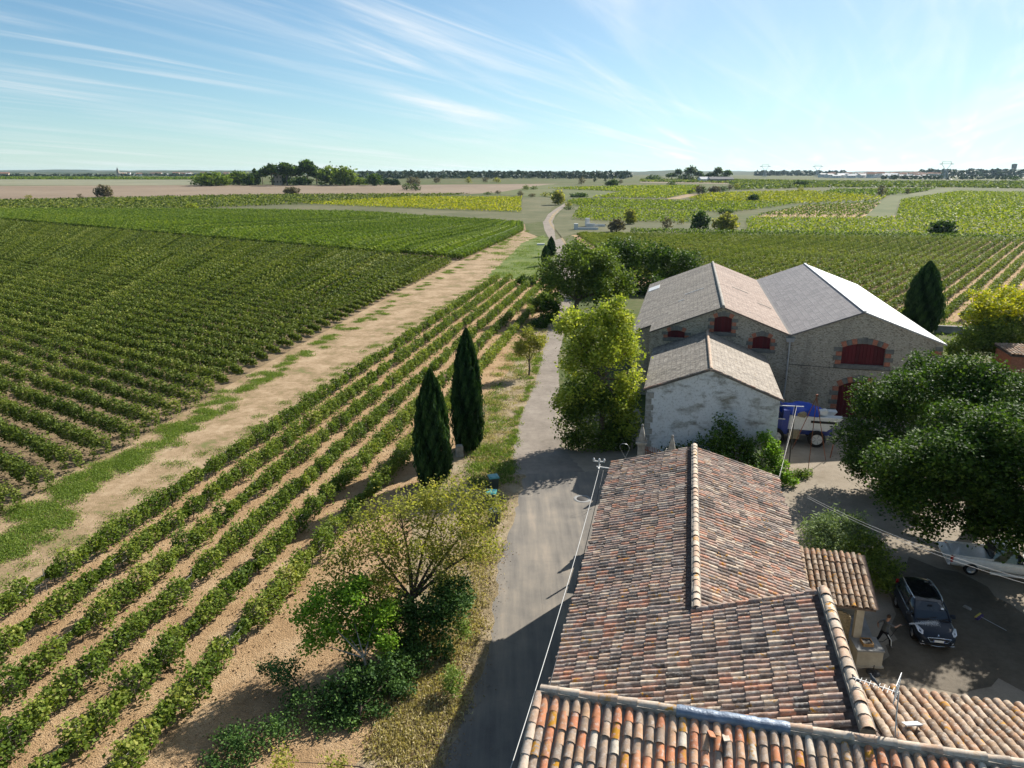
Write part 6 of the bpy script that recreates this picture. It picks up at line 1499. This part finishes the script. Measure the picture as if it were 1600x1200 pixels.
def wood(name, label, u0, u1, v0, v1, Y, n, size, hmax, seed, mat='forest_far', dy=250):
    gg = np.random.default_rng(seed); P = []
    c = gg.random((n // 14, 2))
    for a, b in c:
        u = u0 + (u1 - u0) * a; y = Y + dy * (b - .5)
        vz = v1 + (v0 - v1) * gg.random()
        q = AT(u, 270, y); zz_ = max(T(y), zpx(vz, y) - hmax * .4)
        rr_ = hmax * gg.uniform(.35, .6)
        d = gg.normal(size=(14, 3)); d /= np.linalg.norm(d, axis=1)[:, None]; d[:, 2] = np.abs(d[:, 2])
        P.append(np.array([q.x, y, zz_ + rr_ * .3]) + d * np.array([rr_, rr_, rr_]))
    P = np.concatenate(P)
    o = link(name, leaf_mesh(name, P, size * gg.uniform(.6, 1.4, len(P)), MAT[mat], None, .8, rng=gg)); tag(o, label, 'wood', None, 'stuff')
wood('far_wood', 'blue green wooded ridge behind the ploughed field', 545, 985, 269, 277.5, 1550, 16000, 5, 9, 1, dy=420)
wood('far_wood', 'dark line of woods behind the far white houses', 1180, 1320, 268, 274, 2600, 2200, 9, 12, 2, dy=300)
wood('far_wood', 'long dark wood below the square tower', 1440, 1680, 266, 276, 2100, 5000, 8, 12, 3, dy=300)
wood('far_wood', 'row of dark trees beside the church', -60, 180, 273, 277, 1900, 1400, 6, 9, 4, dy=120)
wood('far_wood', 'trees among the far village roofs', 190, 360, 273, 278, 2300, 1200, 7, 9, 5, dy=200)
wood('far_wood', 'scattered trees beyond the vineyards near the square tower', 1380, 1680, 277, 283, 1300, 1500, 5, 8, 6, dy=200)

# ------------------------------------------------------------------ trees of the far hamlet
def far_tree(name, label, u, v0, v1, wpx, Y, mat, n=900, shape='round', group=None, seed=1):
    gg = np.random.default_rng(seed); base = AT(u, 270, Y); bz = T(Y); h = zpx(v1, Y) - bz; r_ = wpx / 2 * Y / FPX * 1.04
    o = empty(name, (base.x, Y, bz)); tag(o, label, 'tree', group)
    if shape == 'pine':
        bl = [(0, 0, h * .78, r_, r_, h * .2), (r_ * .5, 0, h * .68, r_ * .6, r_ * .6, h * .15), (-r_ * .5, 0, h * .66, r_ * .6, r_ * .6, h * .15), (0, 0, h * .9, r_ * .55, r_ * .5, h * .1)]
    elif shape == 'spire':
        bl = [(0, 0, h * .3, r_, r_, h * .3), (0, 0, h * .6, r_ * .6, r_ * .6, h * .25), (0, 0, h * .85, r_ * .25, r_ * .25, h * .15)]
    else:
        bl = [(0, 0, h * .55, r_, r_, h * .45), (r_ * .4, 0, h * .4, r_ * .7, r_ * .7, h * .35), (-r_ * .45, 0, h * .42, r_ * .65, r_ * .7, h * .36), (r_ * .1, 0, h * .8, r_ * .55, r_ * .55, h * .2)]
    P, rn = blob_points(bl, 1.0, 1, .3, gg, .2)
    k = gg.integers(0, len(P), n); sz = max(.35, math.sqrt(r_ * h) * .22)
    P = P[k] + gg.normal(0, sz * .3, (n, 3)); P = P[P[:, 2] > .1]
    link('crown', leaf_mesh('crown', P, sz * gg.uniform(.5, 1.3, len(P)), MAT[mat], None, .7, rng=gg), o)
    MB().tube([(0, 0, -.2), (0, 0, h * .6)], [max(.12, r_ * .09), max(.06, r_ * .05)], 6).build('trunk', MAT['bark'], o)
    return o
HT = [(330, 286, 271, 50, 'tree_mid', 'round'), (372, 287, 268, 34, 'tree_mid', 'round'), (398, 288, 263, 14, 'tree_dark', 'spire'), (409, 288, 265, 14, 'tree_dark', 'pine'), (424, 289, 258, 24, 'tree_dark', 'pine'), (447, 289, 256, 24, 'tree_dark', 'pine'), (462, 290, 261, 26, 'tree_dark', 'pine'), (480, 290, 251, 22, 'tree_dark', 'pine'), (494, 290, 263, 24, 'tree_dark', 'pine'), (515, 290, 261, 36, 'tree_mid', 'round'), (538, 290, 262, 34, 'tree_mid', 'round'), (535, 291, 268, 30, 'tree_dark', 'pine'), (560, 290, 278, 26, 'tree_mid', 'round'), (584, 290, 272, 22, 'tree_dark', 'round'), (602, 291, 279, 18, 'cypress', 'round'), (615, 291, 280, 16, 'cypress', 'round'), (350, 287, 274, 22, 'tree_dark', 'round'), (316, 286, 274, 24, 'tree_mid', 'round'), (388, 289, 272, 18, 'tree_dark', 'round'), (440, 290, 275, 30, 'tree_dark', 'round'), (470, 291, 277, 30, 'tree_dark', 'round')]
for k, (u, v0, v1, w_, m_, s_) in enumerate(HT):
    far_tree('pine_tree' if s_ == 'pine' else 'hamlet_tree', {'pine': 'dark umbrella pine in the hamlet beyond the ploughed field', 'spire': 'pointed conifer in the hamlet beyond the ploughed field', 'round': 'leafy tree round the hamlet beyond the ploughed field'}[s_], u, v0, v1, w_, 800 + (k * 37 % 60), m_, 1100, s_, 'trees of the hamlet beyond the ploughed field', 100 + k)
for u, v0, v1, w_ in ((1060, 283, 264, 10), (1080, 283, 261, 18), (1092, 283, 268, 12), (1112, 284, 270, 16), (1122, 284, 262, 12), (1137, 284, 266, 12), (1050, 283, 271, 16), (1072, 283, 272, 22), (1100, 283, 273, 20), (1130, 284, 272, 20), (1022, 282, 274, 24)):
    far_tree('pine_tree', 'dark pine above the low pale hangars', u, v0, v1, w_, 1120, 'tree_dark', 600, 'pine' if w_ < 19 else 'round', 'pines above the low hangars', u)

# single bushes and small trees on the plain: (u, base v, top v, width px, material, label)
BU = [(157, 308, 290, 21, 'bare_bush', 'leafless round tree in front of the ploughed field'), (453, 303, 293, 22, 'bare_bush', 'brown bush on the near edge of the ploughed field'), (119, 309, 303, 7, 'bare_bush', 'tiny brown bush beside the leafless round tree'), (292, 329, 318, 19, 'tree_lime', 'pale green round bush at the edge of the bright green plot'), (38, 310, 304, 9, 'tree_olive', 'small olive bush against the ploughed field'),
      (634, 297, 287, 13, 'tree_dark', 'smaller of two dark trees on the ploughed field'), (649, 298, 287, 15, 'tree_dark', 'larger of two dark trees on the ploughed field'), (641, 290, 276, 12, 'bare_bush', 'pale poplar behind the ploughed field, by the hedge'), (651, 290, 277, 10, 'bare_bush', 'pale poplar beside another behind the ploughed field'), (682, 286, 277, 10, 'bare_bush', 'thin brown tree on the far field edge'), (732, 286, 277, 9, 'tree_olive', 'thin olive tree on the far field edge'), (758, 285, 277, 9, 'bare_bush', 'brown tree beside the olive tree on the ridge line'), (776, 285, 277, 11, 'tree_olive', 'rounded olive tree on the ridge line'),
      (778, 303, 298, 9, 'bare_bush', 'small brown bush at the meadow corner'), (762, 304, 300, 14, 'tree_dark', 'dark low bush at the meadow corner'), (822, 297, 289, 9, 'tree_mid', 'green bush at the start of the meadow'), (834, 296, 291, 11, 'tree_mid', 'low green bush next to the meadow bush'), (813, 307, 298, 9, 'bare_bush', 'brown bush on the meadow above the golden plot'), (832, 308, 302, 10, 'bare_bush', 'brown grey bush above the winding track'), (853, 307, 301, 14, 'tree_olive', 'olive bush beside the tall track tree'), (873, 320, 298, 17, 'tree_olive', 'tall olive tree where the winding track disappears'), (866, 308, 299, 12, 'tree_dark', 'dark bush behind the tall olive tree'),
      (889, 324, 315, 11, 'tree_olive', 'grey bush on the bend of the winding track'), (890, 328, 323, 13, 'tree_dark', 'low dark bush below the grey bend bush'), (906, 308, 302, 24, 'tree_dark', 'long dark bush along the green plot'), (909, 288, 277, 9, 'bare_bush', 'bare tree on the far plain'), (930, 284, 274, 5, 'cypress', 'slightly taller slim cypress on the far plain'), (946, 284, 275, 4, 'cypress', 'slightly shorter slim cypress on the far plain'), (958, 290, 281, 16, 'tree_dark', 'large dark round bush on the far plain'), (950, 290, 283, 9, 'tree_dark', 'dark bush beside the large round one'), (970, 287, 281, 7, 'bare_bush', 'small brown bush beside the dark bushes'), (1051, 291, 283, 14, 'tree_dark', 'dark bush on the pale field strip'),
      (988, 350, 328, 17, 'tree_olive', 'feathery olive shrub in the yellow green plot'), (967, 362, 343, 22, 'bare_bush', 'bare brown shrub on the waste ground'), (1047, 359, 340, 15, 'bare_bush', 'small bare reddish tree on the waste ground'), (1100, 361, 330, 22, 'tree_dark', 'dark gnarled tree on the waste ground'), (1141, 363, 334, 34, 'tree_olive', 'wide olive shrub at the corner of the broad vineyard'), (1070, 350, 342, 10, 'tree_olive', 'low olive shrub beside the bare reddish tree'), (1140, 334, 327, 20, 'tree_dark', 'grey low bush at the plot corner'),
      (1180, 315, 304, 17, 'tree_dark', 'round dark bush in the golden plot'), (1178, 327, 322, 12, 'tree_dark', 'dark bush beside a white marker post'), (1487, 370, 345, 36, 'tree_dark', 'lone dark round tree in the broad vineyard'), (1094, 303, 289, 14, 'bare_bush', 'reddish bush in the shrub clump'), (1100, 303, 291, 12, 'tree_dark', 'dark bush in the shrub clump'), (1080, 303, 297, 9, 'tree_dark', 'small dark bush at the shrub clump'), (1118, 301, 291, 16, 'bare_bush', 'grey bush in the hedge line'), (1132, 299, 291, 14, 'tree_dark', 'dark bush in the hedge line'), (1142, 297, 288, 9, 'bare_bush', 'brown bush in the hedge line'), (1153, 296, 287, 9, 'tree_olive', 'olive bush at the end of the hedge line'),
      (1236, 294, 288, 9, 'tree_dark', 'dark tree at the far pale strip'), (1254, 290, 282, 22, 'tree_dark', 'dark copse beyond the pale strip'), (1269, 289, 283, 8, 'tree_dark', 'dark tree at the end of the copse'), (1254, 300, 293, 9, 'tree_olive', 'grey olive tree before the striped plot'), (1382, 307, 290, 12, 'bare_bush', 'bare spreading tree at the grassy path'), (1423, 303, 294, 8, 'bare_bush', 'small bare tree by the grassy path'), (1452, 292, 287, 6, 'bare_bush', 'thin bare tree far along the grassy path'), (1458, 292, 288, 7, 'tree_dark', 'dark bush far along the grassy path'), (1491, 292, 289, 7, 'tree_dark', 'small dark bush in the far green plain'), (1526, 292, 289, 8, 'tree_dark', 'lone dark bush in the far green plain'), (1345, 286, 282, 5, 'bare_bush', 'tiny bare tree before the far white houses'), (1588, 282, 276, 12, 'tree_dark', 'dark tree towards the square tower')]
for k, (u, v0, v1, w_, m_, lab) in enumerate(BU):
    p = G(u, v0)
    far_tree('field_bush' if (v0 - v1) < 14 else 'field_tree', lab, u, v0, v1, w_, p.y, m_, 420 if w_ < 16 else 1300, 'spire' if m_ == 'cypress' else 'round', None, 300 + k)

# ------------------------------------------------------------------ far buildings
plain('far_white', (0.85, 0.83, 0.80), 0.9, 0.1, 0.1, .2); plain('far_cream', (0.55, 0.47, 0.37), 0.9, 0.1, 0.1, .2); plain('far_roof', (0.34, 0.19, 0.13), 0.9, 0.1, 0.15, .2); plain('far_grey', (0.30, 0.29, 0.28), 0.9, 0.1, 0.1, .2)
def house_mesh(L, W, h, rise, m1, m2):
    mb = MB(); x, y = L / 2, W / 2
    mb.add([(-x, -y, -4), (x, -y, -4), (x, y, -4), (-x, y, -4), (-x, -y, h), (x, -y, h), (x, y, h), (-x, y, h), (-x, 0, h + rise), (x, 0, h + rise)], [(0, 1, 5, 4), (2, 3, 7, 6), (1, 2, 6, 9, 5), (3, 0, 4, 8, 7)], 0)
    e = .5; mb.add([(-x - e, -y - e, h - .1), (x + e, -y - e, h - .1), (x + e, 0, h + rise + .12), (-x - e, 0, h + rise + .12), (x + e, y + e, h - .1), (-x - e, y + e, h - .1)], [(0, 1, 2, 3), (3, 2, 4, 5)], 1)
    for k in (-.3, .05, .3): mb.box((x * 2 * k, -y - .02, h * .55), (1.2, .06, 1.6), None, 2)
    return mb.mesh('house', [MAT[m1], MAT[m2], MAT['iron']])
HM = [house_mesh(14, 9, 6, 2.2, 'far_white', 'far_roof'), house_mesh(11, 8, 5, 2.0, 'far_cream', 'far_roof'), house_mesh(20, 10, 7, 2.4, 'far_cream', 'far_roof'), house_mesh(16, 9, 4, 1.8, 'far_white', 'far_white')]
rr = random.Random(5)
for k in range(34):
    u = 192 + 165 * rr.random(); Y = 2500 + 500 * rr.random(); p = AT(u, 270, Y)
    o = link('village_house', rr.choice(HM)); o.location = (p.x, Y, T(Y) + rr.uniform(-1, 3)); o.rotation_euler = (0, 0, rr.uniform(-.6, .6)); tag(o, 'pale tile roofed house in the far village by the church', 'house', 'houses of the village by the church')
for k in range(90):
    u = 1285 + 180 * rr.random() ** .9; Y = 1500 + 400 * rr.random(); p = AT(u, 270, Y)
    o = link('village_house', rr.choice([HM[0], HM[3], HM[3], HM[1]])); o.location = (p.x, Y, T(Y) + rr.uniform(-.5, 2) + (Y - 1500) * .008); o.rotation_euler = (0, 0, rr.uniform(-.5, .5)); tag(o, 'small white house in the far settlement below the pylons', 'house', 'white houses below the pylons')
Y = 2700; p = AT(184, 270, Y); ch = empty('church', (p.x, Y, T(Y)), .3); tag(ch, 'church with tall pointed stone steeple in the far village', 'church')
ht = zpx(266.2, Y) - T(Y); hs_ = zpx(261.2, Y) - T(Y)
MB().box((0, 0, ht / 2 - 2), (8, 8, ht + 4)).build('tower', MAT['far_cream'], ch); MB().box((0, 0, (ht + hs_) / 2), (7.4, 7.4, hs_ - ht), None, 0, .04).build('spire', MAT['far_grey'], ch); MB().prism([(4, -7, -3), (4, 7, -3), (4, 7, ht * .42), (4, 0, ht * .62), (4, -7, ht * .42)], (0, 0, 0), (24, 0, 0)).build('nave', MAT['far_cream'], ch)
for z in (.55, .8): MB().box((0, -4.05, ht * z), (1.6, .2, 3.4)).build('belfry_opening', MAT['iron'], ch)
Y = 2300; p = AT(1583, 270, Y); wt = empty('square_tower', (p.x, Y, T(Y))); tag(wt, 'dark square water tower on the wooded rise', 'tower')
z1, z2 = zpx(263.5, Y) - T(Y), zpx(256.5, Y) - T(Y); MB().box((0, 0, z1 / 2), (8, 8, z1)).build('shaft', MAT['far_grey'], wt); MB().box((0, 0, (z1 + z2) / 2), (9.5, 9.5, z2 - z1), None, 0, 1.12).build('tank', MAT['far_grey'], wt); MB().box((0, 0, z2 + .5), (8, 8, 1)).build('cap', MAT['far_grey'], wt)
# hamlet house between the pines, hangars on the right
Y = 830; p = AT(433, 270, Y); hh = empty('manor_house', (p.x, Y, T(Y)), .2); tag(hh, 'cream manor house half hidden between the umbrella pines', 'house')
z1 = zpx(272, Y) - T(Y); MB().box((0, 3, z1 / 2), (8, 9, z1)).build('wall', MAT['far_cream'], hh); MB().prism([(-6, -5, z1), (6, -5, z1), (0, -5, z1 + 2.5)], (0, 0, 0), (0, 10, 0)).build('roof', MAT['far_roof'], hh)
for x in (-3.4, 0, 3.4):
    for z in (.3, .7): MB().box((x, -4.52, z1 * z), (1.2, .1, 1.9)).build('window', MAT['iron'], hh)
Y = 1000
for u, L, m1, m2, lab in ((1102, 15, 'far_white', 'far_white', 'low white roofed hangar below the pines'), (1126, 32, 'far_grey', 'far_grey', 'long grey hangar beside the white roofed one')):
    p = AT(u, 270, Y); o = empty('hangar', (p.x, Y, T(Y)), .12); tag(o, lab, 'hangar')
    MB().box((0, 0, 1.7), (L, 12, 3.4)).build('wall', MAT[m1], o); MB().prism([(-L / 2 - .4, -6.5, 3.3), (-L / 2 - .4, 6.5, 3.3), (-L / 2 - .4, 0, 6.2)], (0, 0, 0), (L + .8, 0, 0)).build('roof', MAT[m2], o); MB().box((L * .2, -6.03, 1.4), (4, .08, 2.8)).build('door', MAT['iron'], o)
Y = 2000; p = AT(5, 270, Y); o = empty('farm_house', (p.x, Y, T(Y)), .3); tag(o, 'grey farm building beyond the green vine band', 'house'); MB().box((0, 0, 4), (26, 12, 8)).build('wall', MAT['far_cream'], o); MB().prism([(-13.5, -6.6, 8), (-13.5, 6.6, 8), (-13.5, 0, 11)], (0, 0, 0), (27, 0, 0)).build('roof', MAT['far_roof'], o)

# pylons
def pylon(u, vtop, Y, label):
    p = AT(u, 270, Y); z = zpx(vtop, Y) - T(Y); o = empty('pylon', (p.x, Y, T(Y))); tag(o, label, 'pylon', 'far electricity pylons')
    mb = MB(); w_ = .55
    for sx in (-1, 1):
        for sy in (-1, 1): mb.bar((sx * 3.5, sy * 3.5, 0), (sx * 1.2, sy * 1.2, z * .55), w_)
        mb.bar((sx * 1.2, 0, z * .55), (sx * 8, 0, z * .84), w_); mb.bar((sx * 8, 0, z * .84), (sx * 7, 0, z), w_); mb.bar((sx * 8, 0, z * .84), (sx * 12, 0, z * .84), w_)
    for k in range(5):
        f = k / 5; f2 = (k + 1) / 5; a, b_ = 3.5 - 2.3 * f, 3.5 - 2.3 * f2
        mb.bar((-a, 0, z * .55 * f), (b_, 0, z * .55 * f2), w_ * .6); mb.bar((a, 0, z * .55 * f), (-b_, 0, z * .55 * f2), w_ * .6)
    mb.build('lattice', MAT['zinc'], o)
    c = MB(); c.bar((-12, 0, z * .86), (12, 0, z * .86), w_); c.bar((-7, 0, z * .97), (7, 0, z * .97), w_); c.build('crossarm', MAT['zinc'], o)
pylon(1195, 257, 1750, 'steel pylon standing behind the dark copse'); pylon(1277, 257.5, 1750, 'steel pylon above the near end of the white houses'); pylon(1477, 252, 1300, 'tallest steel pylon before the long dark wood')

# white concrete blocks by the winding track, slab, marker post
def blocks(u, v, lab, parts, rz):
    p = G(u, v); o = empty('concrete_block', p, rz); tag(o, lab, 'blocks', 'white concrete walls by the track')
    for n_, x, y, dx, dy, dz in parts: MB().box((x, y, dz / 2), (dx, dy, dz)).build(n_, MAT['far_white'], o)
blocks(918, 359, 'front white L shaped concrete wall on the waste ground', [('wall', 0, 0, 8.5, .5, 1.0), ('upright', -4.6, .4, 1.6, 1.6, 2.4)], -.05)
blocks(930, 354, 'rear white L shaped concrete wall with a taller block', [('wall', 0, 0, 8.5, .5, 1.0), ('upright', -3.2, 1.2, 1.7, 1.7, 3.4), ('step', -2.2, -1.2, 3.5, .6, 1.4)], .05)
p = G(845, 383); tag(MB().box((0, 0, .25), (2.4, 1.0, .5)).build('concrete_slab', MAT['far_white'], None, p), 'small white concrete slab near the rounded cypress', 'slab')
p = G(1180.5, 326); tag(MB().box((0, 0, 1.1), (.5, .5, 2.2)).build('marker_post', MAT['far_white'], None, p), 'white marker post beside a dark bush in the vineyards', 'post')

# ------------------------------------------------------------------ the air
m = bpy.data.materials.new('haze'); m.use_nodes = True; nt = m.node_tree; nt.nodes.clear()
pv = nt.nodes.new('ShaderNodeVolumePrincipled'); pv.inputs['Color'].default_value = (0.58, 0.80, 1.0, 1); pv.inputs['Density'].default_value = HAZE; pv.inputs['Anisotropy'].default_value = 0.3
ou = nt.nodes.new('ShaderNodeOutputMaterial'); nt.links.new(pv.outputs[0], ou.inputs['Volume']); MAT['haze'] = m
if HAZE > 0:
    o = MB().box((0, 6300, 40), (26000, 13600, 84)).build('haze', MAT['haze']); o['kind'] = 'stuff'; tag(o, 'thin pale blue haze over the plain', 'haze')
